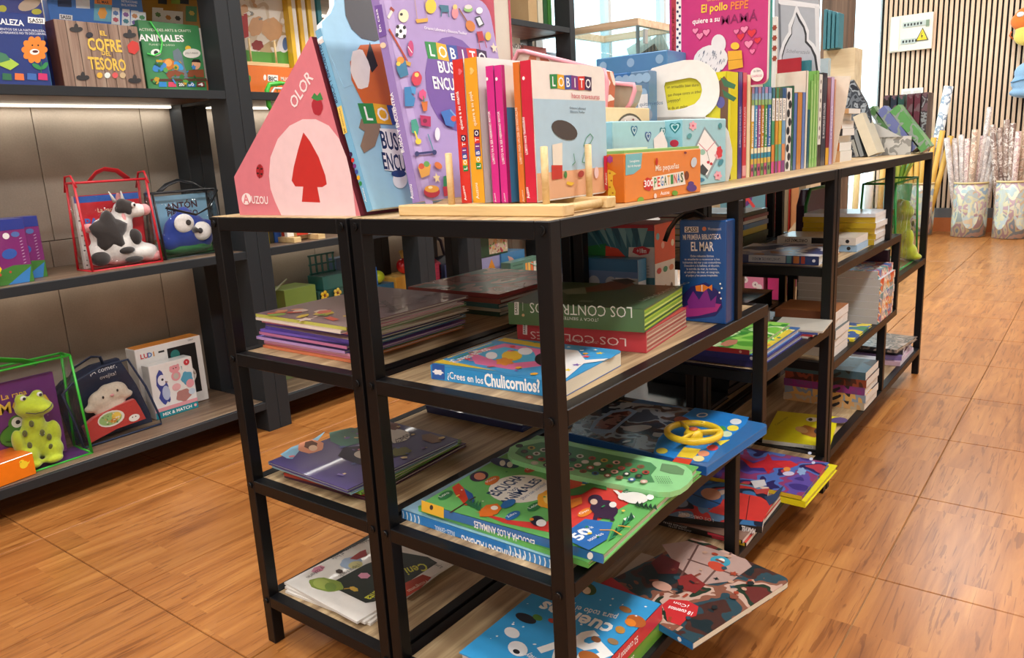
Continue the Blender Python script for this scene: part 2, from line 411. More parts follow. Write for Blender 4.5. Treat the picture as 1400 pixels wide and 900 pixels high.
b = MB(); b.box((XL-.1, YB-.1, 0), (XR+.1, YB, ZC), PLASTER); struct(b.build('wall_back'))
# left wall of large grey tiles up to the shop window
STONE = stone('grey_wall_tile', '#877b6d', '#a89a89', 4, .55); WG = stone('wall_grout', '#3a3128', '#4c4136', 8, .9)
YW = 2.85
b = MB(); b.box((XL-.1, YB, 0), (XL-.006, YW, ZC), WG); wl = struct(b.build('wall_left'))
tz = [-.45, .07, .69, 1.31, 1.93, 2.55]
wt = {}
for k, z in enumerate(tz):
    z0 = max(z, 0); z1 = min(z+.62, ZC) if k else .07
    if z1-z0 < .01: continue
    y = .28 - .325*11 + (.015 if k % 2 == 0 else 0)
    while y < YW-.02:
        y1 = min(y+.325, YW)
        if y1 > -1.2:
            key = (k, round(y1-y, 3))
            if key not in wt:
                bb = MB(); bb.box((0, .001, .001), (.0075, y1-y-.001, z1-z0-.001), STONE, bev=.001); o = bb.build('wall_tile', wl); wt[key] = o
            else:
                o = wt[key].copy(); C.objects.link(o)
            o.location = (XL-.006, y, z0)
        y += .325
# far wall of vertical wooden slats
DARKFELT = stone('black_felt', '#080808', '#0d0c0c', 30, .95)
XS0 = -1.22
b = MB(); b.box((XS0, YF, 0), (XR, YF+.1, ZC), DARKFELT); wf = struct(b.build('wall_far'))
SLAT = wood('pale_slat_wood', '#c09c7e', '#d8b99b', '#e8cfb4', 'Z', .9, .5)
sb = MB(); sb.box((0, -.012, .2), (.024, 0, ZC), SLAT, bev=.002); s0 = None
x = XS0 + .02
while x < 1.1:
    if s0 is None: o = s0 = sb.build('slat', wf)
    else: o = s0.copy(); C.objects.link(o)
    o.location = (x, YF, 0); x += .0385
b = MB(); b.box((XS0, YF-.03, .12), (1.6, YF, .2), col('#6d6e70', .5)); b.box((XS0, YF-.04, 0), (1.6, YF, .12), col('#c9703a', .4)); struct(b.build('baseboard_far'))
# storefront: left side beyond the shelving and the corner, white frames with panes and daylight behind
FRW = col('#c9ced0', .35); PANE = glass('window_pane', '#eef7f8', .01, .25, .0)
def window(name, axis, c, lo, hi, z0, z1, nm=1, trans=None):
    """framed glass panel in the plane axis=c from lo to hi"""
    t = .03
    def bx(b, l0, l1, za, zb, d, m):
        if axis == 'x': b.box((c-d, l0, za), (c+d, l1, zb), m)
        else: b.box((l0, c-d, za), (l1, c+d, zb), m)
    root = MB(); bx(root, lo, hi, z0, z0+t, t, FRW); bx(root, lo, hi, z1-t, z1, t, FRW)
    for k in range(nm+1):
        q = lo + (hi-lo)*k/nm; bx(root, max(lo, q-t*.6), min(hi, q+t*.6), z0+t, z1-t, t, FRW)
    if trans: bx(root, lo, hi, trans-t*.6, trans+t*.6, t*.8, FRW)
    o = struct(root.build(name))
    b = MB(); bx(b, lo+.01, hi-.01, z0+t, z1-t, .004, PANE); b.build('pane', o)
    return o
window('window_1', 'x', XL-.03, YW+.06, 4.4, .12, ZC, 2)
window('window_2', 'x', XL-.03, 4.4, YF+.1, .12, ZC, 3)
window('window_3', 'y', YF+.05, XL-.06, XS0, .05, ZC, 2)
b = MB(); b.box((XL-.08, YW, 0), (XL+.02, YF+.1, .12), col('#8d8f90', .5)); struct(b.build('trim_1'))
b = MB(); b.box((XL-.1, YW-.0, .0), (XL+.01, YW+.06, ZC), col('#b9bcbd', .5)); struct(b.build('trim_2'))
# pavement and pale building seen through the glass
b = MB(); b.box((-12, -2, -.2), (XL-.1, 14, -.02), stone('pavement', '#b4b2ac', '#cfcdc8', 3, .9)); b.box((XL-.1, YF+.12, -.2), (8, 14, -.02), stone('pavement2', '#b4b2ac', '#cfcdc8', 3, .9)); tagp = b.build('pavement'); struct(tagp)

# ================================================================ stepped metal shelving units
S = .022; W_ = .34; H = .798; L_ = 1.1731; Z2 = .5545; Z3 = .3189; Z4 = .0879; ZB = .4306-.011
YA = .592; YBs = .727; YC = .592
BOLT = metal_black('bolt_black', '#101112', .3)
def shelving_unit(x0, y0, label):
    root = empty('shelving_unit', (x0, y0, 0), label, 'shelf unit', 'stepped black metal shelving units with oak boards')
    P = 0
    def bx(n, a, c, m=BLACK, bev=.0012):
        b = MB(); b.box(a, c, m, bev=bev); return b.build(n, root)
    # x runs 0 (inner side) .. W_ (outer side)
    for xs in (0, W_-S):
        bx('post', (xs, 0, 0), (xs+S, S, H)); bx('post', (xs, L_-S, 0), (xs+S, L_, H))
        bx('post', (xs, YA-S, Z2+S/2), (xs+S, YA, H-S)); bx('post', (xs, YBs-S, Z3+S/2), (xs+S, YBs, Z2-S/2))
        bx('post', (xs, YC-S, Z4+S/2), (xs+S, YC, Z3-S/2))
        bx('side_rail', (xs, S, H-S), (xs+S, L_-S, H))
        bx('side_rail', (xs, S, Z2-S/2), (xs+S, YBs, Z2+S/2)); bx('side_rail', (xs, S, Z3-S/2), (xs+S, YBs, Z3+S/2))
        bx('side_rail', (xs, YBs, ZB-S/2), (xs+S, L_-S, ZB+S/2)); bx('side_rail', (xs, S, Z4-S/2), (xs+S, L_-S, Z4+S/2))
    T = .016
    def board(n, y0, y1, zt, m):
        b = MB(); b.box((S*.9, y0, zt-T), (W_-S*.9, y1, zt), m, bev=.0008); return b.build(n, root)
    for (ya, yb, zz) in ((0, L_, H-S/2), (0, YBs, Z2), (0, YBs, Z3), (YBs-S, L_, ZB), (0, L_, Z4)):
        bx('end_rail', (S, ya, zz-S/2), (W_-S, ya+S, zz+S/2)); bx('end_rail', (S, yb-S, zz-S/2), (W_-S, yb, zz+S/2))
    b = MB(); b.box((.003, .003, H-.004), (W_-.003, L_-.003, H+.001), OAKT, bev=.0005); b.build('top_board', root)
    board('shelf_board', S*.9, YBs-S*.9, Z2+S/2-.001, OAK); board('shelf_board', S*.9, YBs-S*.9, Z3+S/2-.001, OAK)
    board('shelf_board', YBs, L_-S*.9, ZB+S/2-.001, OAK); board('shelf_board', S*.9, L_-S*.9, Z4+S/2-.001, OAK)
    for xs in (S/2, W_-S/2):
        for zz in (H-S/2, Z2, Z3, Z4):
            for yy, sg in ((0, -1), (L_, 1)):
                b = MB(); b.cyl((xs, yy, zz), (xs, yy+sg*.003, zz), .0058, BOLT, 14); b.cyl((xs, yy+sg*.003, zz), (xs, yy+sg*.0036, zz), .0032, BLACK, 6); b.build('bolt', root)
    return root
shelving_unit(-W_, 0, 'near right stepped black shelving unit with the rack of board books on top')
shelving_unit(-2*W_-.007, 0, 'near left stepped black shelving unit with the pink triangular box on top')
shelving_unit(-W_, L_+.008, 'far right stepped black shelving unit carrying clear notebook trays on its end')
shelving_unit(-2*W_-.007, L_+.008, 'far left stepped black shelving unit behind the far notebook shelves')

# ================================================================ left wall shelving, charcoal frames and dark wood shelves
LEDM = emis('led_strip_glow', '#fff4e0', 2.5)
XF = -1.68; XBk = XL+.0042; ZL = (.105, .612, 1.107, 1.455, 1.9)
def wall_unit(y0, y1, label):
    root = empty('wall_shelving', (XBk, y0, 0), label, 'shelf unit', 'charcoal wall shelving with dark wood shelves')
    D = XF - XBk; Wd = y1-y0; cw = .045
    for yy in (0, Wd-cw):
        for (xa, xb) in ((0, .075), (D-.09, D)):
            b = MB(); b.box((xa, yy, 0), (xb, yy+cw, 2.35), CHAR, bev=.0015); b.build('column', root)
        for z in ZL:
            b = MB(); b.box((.075, yy+.004, z-.03), (D-.09, yy+cw-.004, z-.002), CHAR); b.build('side_rail', root)
    for z in ZL:
        b = MB(); b.box((D-.018, cw, z-.026), (D-.002, Wd-cw, z-.001), CHAR, bev=.001); b.build('front_rail', root)
        b = MB(); b.box((.001, cw, z-.022), (D-.018, Wd-cw, z), DARKWOOD, bev=.001); b.build('shelf_board', root)
    for z, pw in ((ZL[1], .15), (ZL[2], .75), (ZL[3], 1.6)):
        b = MB(); b.box((.02, cw+.01, z-.030), (.034, Wd-cw-.01, z-.023), LEDM); b.build('led_strip', root)
        area('led_strip_light', (XBk+.027, (y0+y1)/2, z-.033), (.014, Wd-2*cw-.02), pw*(Wd-.1), (1.0, .97, .90))
    return root
wall_unit(-.95, .765, 'nearest charcoal wall shelving unit at the left, holding the clear toy bags')
wall_unit(.766, 1.545, 'narrow charcoal wall shelving unit behind the pink triangular box')
wall_unit(1.80-.255, 1.845, 'slim charcoal wall shelving unit seen between the near shelf posts')
wall_unit(1.846, 2.72, 'farthest charcoal wall shelving unit beside the bright shop window')
# ================================================================ builders for books and boxes
class PArt(Art):
    """print on a real surface; q() gives the surface coordinates of a point seen in the photograph"""
    def __init__(s, Mw):
        super().__init__(); s.M = Mw; s.I = Mw.inverted(); s.z = .0003
    def q(s, px, py):
        d = CF + CR*((px-700)/FPX) + CU*((450-py)/FPX); n = s.M.col[2].xyz; o = s.M.col[3].xyz
        P = CP + d*((o-CP).dot(n)/d.dot(n)); r = s.I @ P
        return (r.x, r.y)
    def pp(s, pts, c): return s.poly([s.q(*p) for p in pts], c)
    def pd(s, x, y, rx, c, ry=None, rot=0, wob=0, n=18):
        """disc that looks rx wide and ry high from here"""
        ry = ry or rx; a = math.radians(rot); P = []
        for i in range(n):
            t = 2*PI*i/n; k = 1+wob*math.sin(6*t+x); u = rx*k*math.cos(t); v = ry*k*math.sin(t)
            P.append(s.q(x+u*math.cos(a)-v*math.sin(a), y+u*math.sin(a)+v*math.cos(a)))
        return s.poly(P, c)
    def pt(s, t, p0, p1, ph, c, bold=.02):
        a = s.q(*p0); b = s.q(*p1); h = s.q(*ph); dx, dy = b[0]-a[0], b[1]-a[1]; L = math.hypot(dx, dy)
        hh = abs(-dy*(h[0]-a[0]) + dx*(h[1]-a[1]))/L
        return s.text(t, a[0], a[1], hh, c, math.degrees(math.atan2(dy, dx)), w=L, al='l', bold=bold)
    def pl(s, pts, wd, c): return s.line([s.q(*p) for p in pts], wd, c)
def mplane(M, o, u, v):
    u = Vector(u); v = Vector(v); n = u.cross(v)
    return M @ Matrix(((u.x,v.x,n.x,o[0]),(u.y,v.y,n.y,o[1]),(u.z,v.z,n.z,o[2]),(0,0,0,1)))
class Thing: pass
def book(name, label, cat, group, M, w, h, t, cov, spine=None, pg='#e9e2d2', kind='hard', back=None, simple=False, cr=0.0):
    """local x spine->fore edge, y foot->head, z back->front; kind hard | soft | board"""
    r = Thing(); r.M = M; r.w, r.h, r.t = w, h, t
    cm = cov if not isinstance(cov, str) else col(cov, .35, coat=.3); sm = col(spine, .35, coat=.3) if isinstance(spine, str) else (spine or cm); bm_ = col(back, .35) if back else cm
    ct, ov = {'hard': (.0022, .003), 'soft': (.0005, 0), 'board': (.0014, 0)}[kind]; ct = min(ct, t*.2)
    def outline(ov_):
        if cr <= 0: return [(0,0),(w,0),(w,h),(0,h)]
        P = [(0,0)]
        for i in range(5): a = -PI/2 + PI/2*i/4; P.append((w-cr+cr*math.cos(a), cr+cr*math.sin(a)))
        for i in range(5): a = PI/2*i/4; P.append((w-cr+cr*math.cos(a), h-cr+cr*math.sin(a)))
        return P + [(0,h)]
    cb = MB(); cb.prism(outline(0), t-ct, t, cm); cb.prism(outline(0), 0, ct, bm_); cb.box((0, 0, ct), (ct, h, t-ct), sm)
    pb = MB(); pgm = paper(pg) if isinstance(pg, str) else pg
    x1 = w-ov; 
    if cr > 0:
        o = outline(0); o = [(max(a, ct), b) for a, b in o]; pb.prism(o, ct, t-ct, pgm)
    else: pb.box((ct, ov, ct), (x1, h-ov, t-ct), pgm)
    # the painted face of the spine
    sp = MB(); sp.box((-.0003, 0, 0), (ct*.5, h, t), sm)
    if simple:
        cb.v += []; o = len(cb.v); cb.add(pb.v, pb.f, pgm); cb.add(sp.v, sp.f, sm); b = cb.build(name, None, None); b.matrix_world = M; tag(b, label, cat, group); r.root = b
    else:
        r.root = empty(name, M, label, cat, group); cb.build('cover', r.root); sp.build('spine', r.root); pb.build('page_block', r.root)
    r.front = M @ Matrix.Translation((0, 0, t)); r.spine = mplane(M, (-.0003, 0, t), (0,1,0), (0,0,-1)); r.spine2 = mplane(M, (-.0003, h, 0), (0,-1,0), (0,0,1))
    return r
def put(A, root, name='cover_print'):
    """attach a finished print to its thing"""
    Mr = root.matrix_world if root.parent is None else root.matrix_world
    return A.b.build(name, root, Mr.inverted() @ A.M)
def lie(name, label, cat, group, pA, pB, pC, z, t, cov, spine_side='front', top=False, **k):
    """book lying flat; A B C = near left, near right, far right corners as seen, at height z (underside, or top face if top)"""
    A = at(*pA, 'z', z); B = at(*pB, 'z', z); Cc = at(*pC, 'z', z)
    if top: z -= t
    e1 = (B-A); l1 = e1.length; e1.normalize(); e2 = Vector((-e1.y, e1.x, 0)); l2 = abs((Cc-B).dot(e2)); A.z = B.z = z
    if spine_side == 'front': M = frame(B, e2, -e1); w, h = l2, l1
    elif spine_side == 'right': M = frame(B+e2*l2, -e1, -e2); w, h = l1, l2
    elif spine_side == 'left': M = frame(A, e1, e2); w, h = l1, l2
    else: M = frame(A+e2*l2, -e2, e1); w, h = l2, l1
    return book(name, label, cat, group, M, w, h, t, cov, **k)
def boxy(name, label, cat, group, M, w, d, h, c, top=None, side=None, lid=True, edge=True):
    """printed cardboard box, local x width, y depth away from the front, z up"""
    r = Thing(); r.M = M; r.w, r.d, r.h = w, d, h
    g = lambda q: col(q, .35, coat=.3) if isinstance(q, str) else q
    m = g(c); r.root = empty(name, M, label, cat, group)
    b = MB(); b.box((0, 0, 0), (w, d, h), m, bev=.0012); b.build('box_body', r.root)
    if top: b = MB(); b.box((.0015, .0015, h-.001), (w-.0015, d-.0015, h+.0006), g(top)); b.build('lid_flap', r.root)
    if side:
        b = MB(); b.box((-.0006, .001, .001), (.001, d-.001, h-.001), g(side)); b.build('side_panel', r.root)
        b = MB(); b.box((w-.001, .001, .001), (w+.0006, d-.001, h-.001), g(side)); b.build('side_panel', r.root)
    r.front = mplane(M, (0,-.0002,0), (1,0,0), (0,0,1)); r.right = mplane(M, (w+.0006,0,0), (0,1,0), (0,0,1)); r.topp = mplane(M, (0,0,h+.0006), (1,0,0), (0,1,0)); r.left = mplane(M, (-.0006,d,0), (0,-1,0), (0,0,1))
    return r
def wallbox(name, label, cat, group, xf, pl, pr, ptop, z0, depth, c, yaw=0, **k):
    """box standing on the wall shelves, front towards the aisle, from its left, right and top as seen"""
    a = at(*pl, 'x', xf); b_ = at(*pr, 'x', xf); z1 = at(*ptop, 'x', xf).z
    w = b_.y-a.y; M = Matrix.Translation((xf, a.y, z0)) @ rotz(90+yaw)
    return boxy(name, label, cat, group, M, w, depth, z1-z0, c, **k)
PAL = ['#e2574c', '#f2b33d', '#3fa66b', '#3b7fc4', '#f7efe0', '#8c5aa8', '#ec7fa9']
LOB = ['#2f8f4a', '#f0b429', '#3b55a5', '#7c3a86', '#d9372c', '#3a1f4d']
ZT = H + .0012   # table top

# ================================================================ on the top boards
# pink triangular box
YP = .03
P = [at(328, 294, 'y', YP), at(320, 242, 'y', YP), at(424, 50, 'y', YP), at(426, 50, 'y', YP), at(493, 296, 'y', YP)]
M = frame((P[0].x, YP, ZT), (1,0,0), (0,0,1)); I = M.inverted()
poly = [(I @ p) for p in P]; poly = [(p.x, max(p.y, 0) if i not in (0, 4) else 0) for i, p in enumerate(poly)]
root = empty('triangular_box', M, 'tall pink triangular box with a pale arch printed on its front', 'box')
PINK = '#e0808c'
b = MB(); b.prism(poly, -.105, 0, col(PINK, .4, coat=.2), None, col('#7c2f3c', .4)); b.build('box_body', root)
A = PArt(M)
A.pp([(368,240),(370,215),(380,190),(396,172),(414,163),(432,163),(450,172),(464,190),(474,215),(480,240),(484,270),(487,295.5),(385,294.5),(376,275),(370,258)], '#f4d3d6')
A.pp([(415,181),(424,193),(436,215),(445,240),(447,252),(441,256),(404,255),(399,247),(402,228),(408,204)], '#c92f2b')
A.pp([(415,254),(434,255),(438,277),(413,276)], '#c92f2b')
A.pt('OLOR', (403,150), (429,107), (394,140), '#f8ecec', .04)
A.pd(434, 145, 7.5, '#b32b3a', 13, -4, .05); A.pp([(426,134),(430,127),(434,131),(438,126),(442,136),(434,138)], '#3f8f4a')
A.pd(355.5, 234, 5, '#b3222c', 9.5, 0); A.pl([(356,225),(355,244)], .0012, '#2a1a18')
for q in ((353,230),(358,231),(353,237),(358,238)): A.pd(*q, 1.4, '#2a1a18')
A.pd(337.5, 272, 6.5, '#f8ecec', 8); A.pt('A', (333.5,277.5), (342,278), (333,266), PINK, .06); A.pt('UZOU', (345,278), (367.5,279), (345,268), '#f8ecec', .05)
put(A, root, 'printed_front')

# two tall board books leaning left against the box
def leaner(name, label, yf, pb, pt, w, t, cov, spine, zf, **k):
    B = at(*pb, 'y', yf); T = at(*pt, 'y', yf); B.z = max(B.z, zf); up = (T-B); h = up.length; up.normalize()
    return book(name, label, 'book', None, frame((B.x, yf, B.z), (0,1,0), up), w, h, t, cov, spine, **k)
BL = leaner('board_book', 'sky blue die-cut board book leaning on the pink triangular box', .028, (502,290), (431,43), .16, .012, '#9fd0ea', '#7cbbe0', ZT+.0005, pg='#ffffff', kind='board', cr=.02)
# its cut-out head part above the spine
A = PArt(BL.front)
b = MB(); hp = [A.q(*q) for q in ((441,52),(440,30),(452,18),(457,6),(456,-20),(470,-60),(560,-75),(640,-60),(640,60),(470,120))]
b.prism(hp, -.012, -.0003, col('#9fd0ea', .35), None, col('#ffffff', .5)); b.prism([(x*.995+.0006, y*.995+.0006) for x, y in hp], -.0004, .0004, col('#9fd0ea', .35)); b.build('cut_out_head', BL.root, Matrix.Translation((0,0,BL.t)))
A.z = .0009
A.pp([(470,0),(472,22),(480,40),(494,53),(512,57),(530,50),(545,30),(548,0),(530,-40),(490,-40)], '#3f3d42')
A.pp([(492,62),(520,60),(540,90),(545,150),(520,160),(495,140),(480,110),(478,85)], '#d2692c'); A.pp([(505,58),(516,90),(508,100),(500,80)], '#26211f')
A.pd(492, 95, 13, '#efe9e4', 28, -8, .06)
A.pp([(493,163),(516,156),(520,175),(512,200),(497,210),(492,200),(498,180),(490,175)], '#8f7a68')
A.blocks('LOBITO', *A.q(493,155), .030, LOB, rot=-2)
A.pp([(518,176),(560,178),(575,240),(525,233)], '#f6f6f4')
A.pt('BUSCA Y', (522,203), (575,210), (521,180), '#12305e', .06); A.pt('ENCUENTRA', (524,231), (590,240), (522,209), '#12305e', .06)
A.pd(546, 246, 10, '#e9eef2', 12); A.pd(544, 238, 10, '#26457e', 5)
put(A, BL.root)
A = PArt(BL.spine)
A.pt('BUSCA Y ENCUENTRA', (462,140), (438,57), (466,139), '#12305e', .03)
A.pp([(461,147),(467,144),(475,181),(470,184)], '#f4d36b'); A.pt('Mi animales', (473,181), (465,148), (475,180), '#8a6a20')
for i, c in enumerate(LOB): A.pd(493-i*2.6, 251-i*8, 2.2, c, 3.2)
A.pt('Auzou', (502,276), (497,257), (504,275), '#ffffff')
put(A, BL.root, 'spine_print')

PU = leaner('board_book', 'lilac board book with toys printed on its cover, leaning in the wooden rack', .066, (565,283), (503,-22), .245, .014, '#b19ad0', '#9d84c4', ZT+.0145, pg='#f0ebe4', kind='board', cr=.025)
A = PArt(PU.front)
A.pp([(524,0),(534,0),(592,280),(582,281)], '#c0abdc')
A.pd(622, 115, 40, '#7a5aa8', 66, -10)
A.blocks('LOBITO', *A.q(583,68), .0245, LOB, rot=-2)
A.pt('Orianne Lallemand y Eléonore Thuillier', (580,40), (638,48), (580,36), '#ffffff', 0)
A.pt('BUSCA Y', (600,99), (650,103), (599,84), '#ffffff', .07); A.pt('ENCUENTRA', (593,121), (655,127), (592,105), '#ffffff', .07); A.pt('En casa', (617,137), (650,139), (617,128), '#ffffff', .04)
def shovel(): pass
A.pl([(530,25),(537,12)], .004, '#e9e2d6'); A.pp([(534,9),(539,14),(537,17),(532,12)], '#9c3a30')
A.pd(551, 22, 7, '#f1e7c2', 9); A.pd(548, 20, 2, '#222'); 
A.pd(547.5, 43, 7.5, '#ffffff', 9.5); 
for q in ((547,43),(543,37),(552,38),(542,48),(552,50)): A.pd(*q, 2.1, '#1d1d22', 2.6)
A.pl([(531,40),(556,84)], .0035, '#b5452f'); A.pp([(553,83),(561,86),(560,91),(554,89)], '#d1a03c')
A.pl([(566,0),(570,28)], .001, '#c9a37c'); A.pl([(580,0),(583,26)], .001, '#c9a37c'); A.pp([(567,27),(584,25),(584,30),(569,32)], '#e2a93c')
A.pd(588, 9, 7.5, '#f4cc35', 10); A.pp([(599,7),(612,8),(613,17),(603,17)], '#2f6f87'); A.pl([(603,14),(602,23)], .002, '#2f6f87'); A.pl([(611,15),(613,24)], .002, '#2f6f87')
A.pd(621, 18, 4.5, '#e58b93', 8); A.pd(621, 10, 3, '#f0c878', 3.5); A.pl([(626,12),(640,34)], .003, '#8a4a25'); A.pd(642, 36, 6, '#d07a2c', 8, -30)
A.pd(639, 13, 6, '#8fc06b', 4); A.pd(639, 10, 5, '#f1d9d0', 3); A.pp([(648,24),(655,22),(661,34),(654,38)], '#30353f'); A.pp([(649.5,26),(654.5,24),(659,33),(654,36)], '#dfe3ea')
A.pp([(650,44),(658,43),(661,56),(653,57)], '#b6283c'); A.pl([(653,56),(655,68)], .0018, '#b6283c'); A.pl([(661,55),(664,66)], .0018, '#b6283c')
A.pd(666, 50, 4, '#e3c14a', 6); A.pd(654, 15, 4.5, '#efeef0', 4.5); A.star(*A.q(674,66), .009, '#f3dcc0')
A.pd(560, 67, 4, '#c8457c', 11, 0); A.pl([(556,64),(562,73)], .0014, '#ffffff')
A.pp([(540,85),(553,84),(557,103),(546,107),(541,97)], '#3d7fa3'); A.pd(546, 83, 5, '#e89a3c', 5); A.pd(543, 88, 3, '#f0d050')
A.pd(568, 108, 7, '#d53e56', 10, 0, .05); A.pd(568, 103, 3, '#f5d76a', 3)
A.pp([(551,120),(560,119),(561,130),(566,135),(564,146),(552,146)], '#3c87bf'); A.pp([(560,118),(567,120),(566,130),(561,128)], '#4c9bd2')
A.pd(576, 130, 5, '#e0568a', 7, 0, .1); A.pp([(574,140),(583,139),(582,152),(577,153)], '#d87432'); A.pl([(577,132),(578,141)], .0018, '#3f8f4a')
A.pp([(572,158),(587,160),(587,174),(574,172)], '#b8285e'); A.pd(579, 166, 3, '#7e1b42')
A.pp([(560,165),(567,163),(571,175),(569,185),(561,182)], '#48a18c'); A.pl([(565,180),(570,195)], .003, '#f0d445'); A.pd(570, 194, 4, '#f0d445', 4)
A.pl([(566,211),(593,208)], .003, '#31386c'); A.pl([(583,184),(591,208)], .002, '#4b8f9f'); A.pd(568, 211, 3, '#31386c', 3.5); A.pd(592, 209, 3, '#31386c', 3.5)
A.pd(596, 184, 3.5, '#efeaf2', 9, 0); A.pp([(569,229),(587,225),(585,240),(574,244)], '#e3a64a'); A.pd(574, 228, 4, '#cf5538', 4); A.pd(581, 225, 4, '#69a453', 4)
A.pd(597, 227, 6, '#e07a3c', 4, 40); A.star(*A.q(595,244), .008, '#f3dfa6'); A.pp([(604,242),(611,240),(612,255),(604,256)], '#2d8a55'); A.pp([(603,256),(613,255),(612,268),(605,269)], '#b8263c')
A.pd(588, 263, 11, '#b5283b', 8); A.pd(588, 259, 10, '#e9a43c', 5); A.pd(586, 257, 3, '#fbe7b0', 2)
A.pp([(600,154),(613,150),(622,160),(618,175),(607,172),(604,163)], '#3f74c0'); A.pl([(613,151),(626,166)], .003, '#7aa5dc'); A.pd(618, 163, 4, '#e24a3a')
put(A, PU.root)
A = PArt(PU.spine)
A.pp([(512,8),(522,6),(529,48),(519,52)], '#7a5aa8'); A.pt('En casa', (522,43), (516,12), (525,42), '#ffffff', .03); A.pd(524, 62, 4, '#f1d7b5', 4)
A.pt('BUSCA Y ENCUENTRA', (553,208), (537,126), (557,207), '#ffffff', .05)
A.pt('Auzou', (566,272), (563,252), (570,271), '#ffffff')
put(A, PU.root, 'spine_print')

# pine rack
RM = Matrix.Translation((at(545,297,'y',.034).x, .034, ZT)); rk = empty('display_rack', RM, 'pale pine peg rack holding the board books upright', 'rack')
rx1 = at(771,298,'y',.034).x; RLn = rx1 - RM.translation.x
rail2x = at(830,286,'y',.150).x - RM.translation.x; yr = .150-.034
b = MB(); b.box((0, 0, 0), (RLn, .024, .0145), PINE, bev=.0015); b.build('rail', rk)
b = MB(); b.box((RLn*.28, yr, 0), (rail2x, yr+.024, .0145), PINE, bev=.0015); b.build('rail', rk)
for fx in (RLn*.33, RLn-.02): b = MB(); b.cyl((fx, .02, .0075), (fx, yr+.005, .0075), .0055, PINE); b.build('cross_dowel', rk)
for (px, py, yy) in ((618, 282, .046), (747, 280, .046), (806, 272, .162)):
    xx = at(px, py, 'y', yy).x - RM.translation.x; zz = at(px, {618:210,747:201,806:198}[px], 'y', yy).z - ZT
    b = MB(); b.cyl((xx, yy-.034, .010), (xx, yy-.034, zz), .0046, PINE, 14); b.ball((xx, yy-.034, zz), (.0046,.0046,.0012), PINE); b.build('peg', rk)

# square board books in the rack, backs to the camera
ZR = ZT+.0150; YS = .062
def racked(label, xb0, xb1, ytop, cov, spine, w=.165):
    a = at(xb0, 282, 'y', YS); c = at(xb1, 282, 'y', YS); ht = at(xb0-12, ytop, 'y', YS).z - ZR
    return book('board_book', label, 'book', 'square board books in the pine rack', frame((a.x, YS, ZR), (0,1,0), (0,0,1)), w, ht, c.x-a.x-.0006, cov, spine, pg='#f3efe6', kind='board', cr=.012)
r1 = racked('red-backed square board book with a pink heart, first in the pine rack', 632, 646, 82, '#f2efe8', '#d8352f')
A = PArt(r1.spine); A.heart(*A.q(629,98), .004, '#e9727a'); A.blocks('LOBITO', *A.q(637,234), .0082, LOB, rot=0); A.pt('quiere a su mamá', (634,177), (627,125), (638,176), '#ffffff', .03); A.pt('Auzou', (639,274), (635,254), (642,273), '#ffffff', .03); put(A, r1.root, 'spine_print')
r2 = racked('yellow-backed square board book beside the red-backed first one', 647.5, 664, 80, '#f2efe8', '#f0ab2c')
A = PArt(r2.spine); A.heart(*A.q(645,97), .0045, '#f6cd75'); A.blocks('LOBITO', *A.q(655,231), .0088, LOB, rot=0); A.pt('quiere a su papá', (652,172), (645,125), (656,171), '#fdf3d8', .03); A.pt('Auzou', (656,272), (653,250), (660,271), '#fdf3d8', .03); put(A, r2.root, 'spine_print')
A = PArt(r2.front); A.rect(.03, 0, r2.w-.012, r2.h*.70, '#4a8fc4'); put(A, r2.root)
r3 = racked('magenta-backed slim board book, left of two alike', 675, 685, 91, '#b03a8a', '#d72e8c')
r4 = racked('magenta-backed slim board book, right of two alike', 686.5, 696, 90, '#ece9e4', '#d72e8c')
A = PArt(r4.front); A.rect(.0, 0, .006, r4.h, '#b8287c'); A.rect(.006, 0, r4.w-.002, r4.h*.70, '#4a8fc4'); put(A, r4.root)
for r_, x in ((r3, 671), (r4, 684)):
    A = PArt(r_.spine); A.pt('LOBITO VA A SER HERMANO MAYOR', (x+6,224), (x-1,152), (x+9,223), '#ffffff', .03); A.pd(x-5, 108, 1.6, '#ffffff', 2.4); A.pt('Auzou', (x+8,276), (x+6,264), (x+10,276), '#ffffff', .03); put(A, r_.root, 'spine_print')
r5 = racked('orange-backed slim board book beside the red wolf-titled one', 711, 719.5, 86, '#d98a40', '#d9742c')
A = PArt(r5.spine); A.pt('LOBITO PASA UN DÍA SIN PANTALLAS', (714,224), (707,147), (717,223), '#f8e4cc', .03); A.pt('Auzou', (717,276), (715,260), (719,276), '#f8e4cc', .03); put(A, r5.root, 'spine_print')
r6 = racked('square board book with white and pale blue cover and red back, last in the rack', 720.5, 735, 84, '#f4efe8', '#cf2440', .172)
A = PArt(r6.spine); A.pt('LOBITO HACE TRAVESURAS', (722,211), (717,160), (725,210), '#ffffff', .04); A.pt('Auzou', (725,271), (722,256), (729,270), '#ffffff', .03); A.pd(716, 107, 1.8, '#ffffff', 2.6); put(A, r6.root, 'spine_print')
A = PArt(r6.front)
hx = A.q(735,240)[1]
w6, h6 = r6.w, r6.h
A.rect(.002, h6*.21, w6, h6*.735, '#b4d4e6'); A.rect(.002, .002, w6-.004, h6*.21, '#eab48c')
A.blocks('LOBITO', *A.q(752,111), .0172, LOB, rot=0)
A.pt('hace travesuras', (781,134), (819,136), (781,127), '#c9505c', .01); A.pt('Orianne Lallemand', (778,149), (800,150), (778,146), '#5a6a78'); A.pt('Eléonore Thuillier', (779,154), (799,155), (779,151), '#5a6a78')
A.pd(771, 178, 19, '#4c4340', 12, 28); A.pp([(754,198),(768,195),(768,228),(755,228)], '#efe8d8'); A.pp([(753,226),(768,226),(768,244),(754,246)], '#c93a2e')
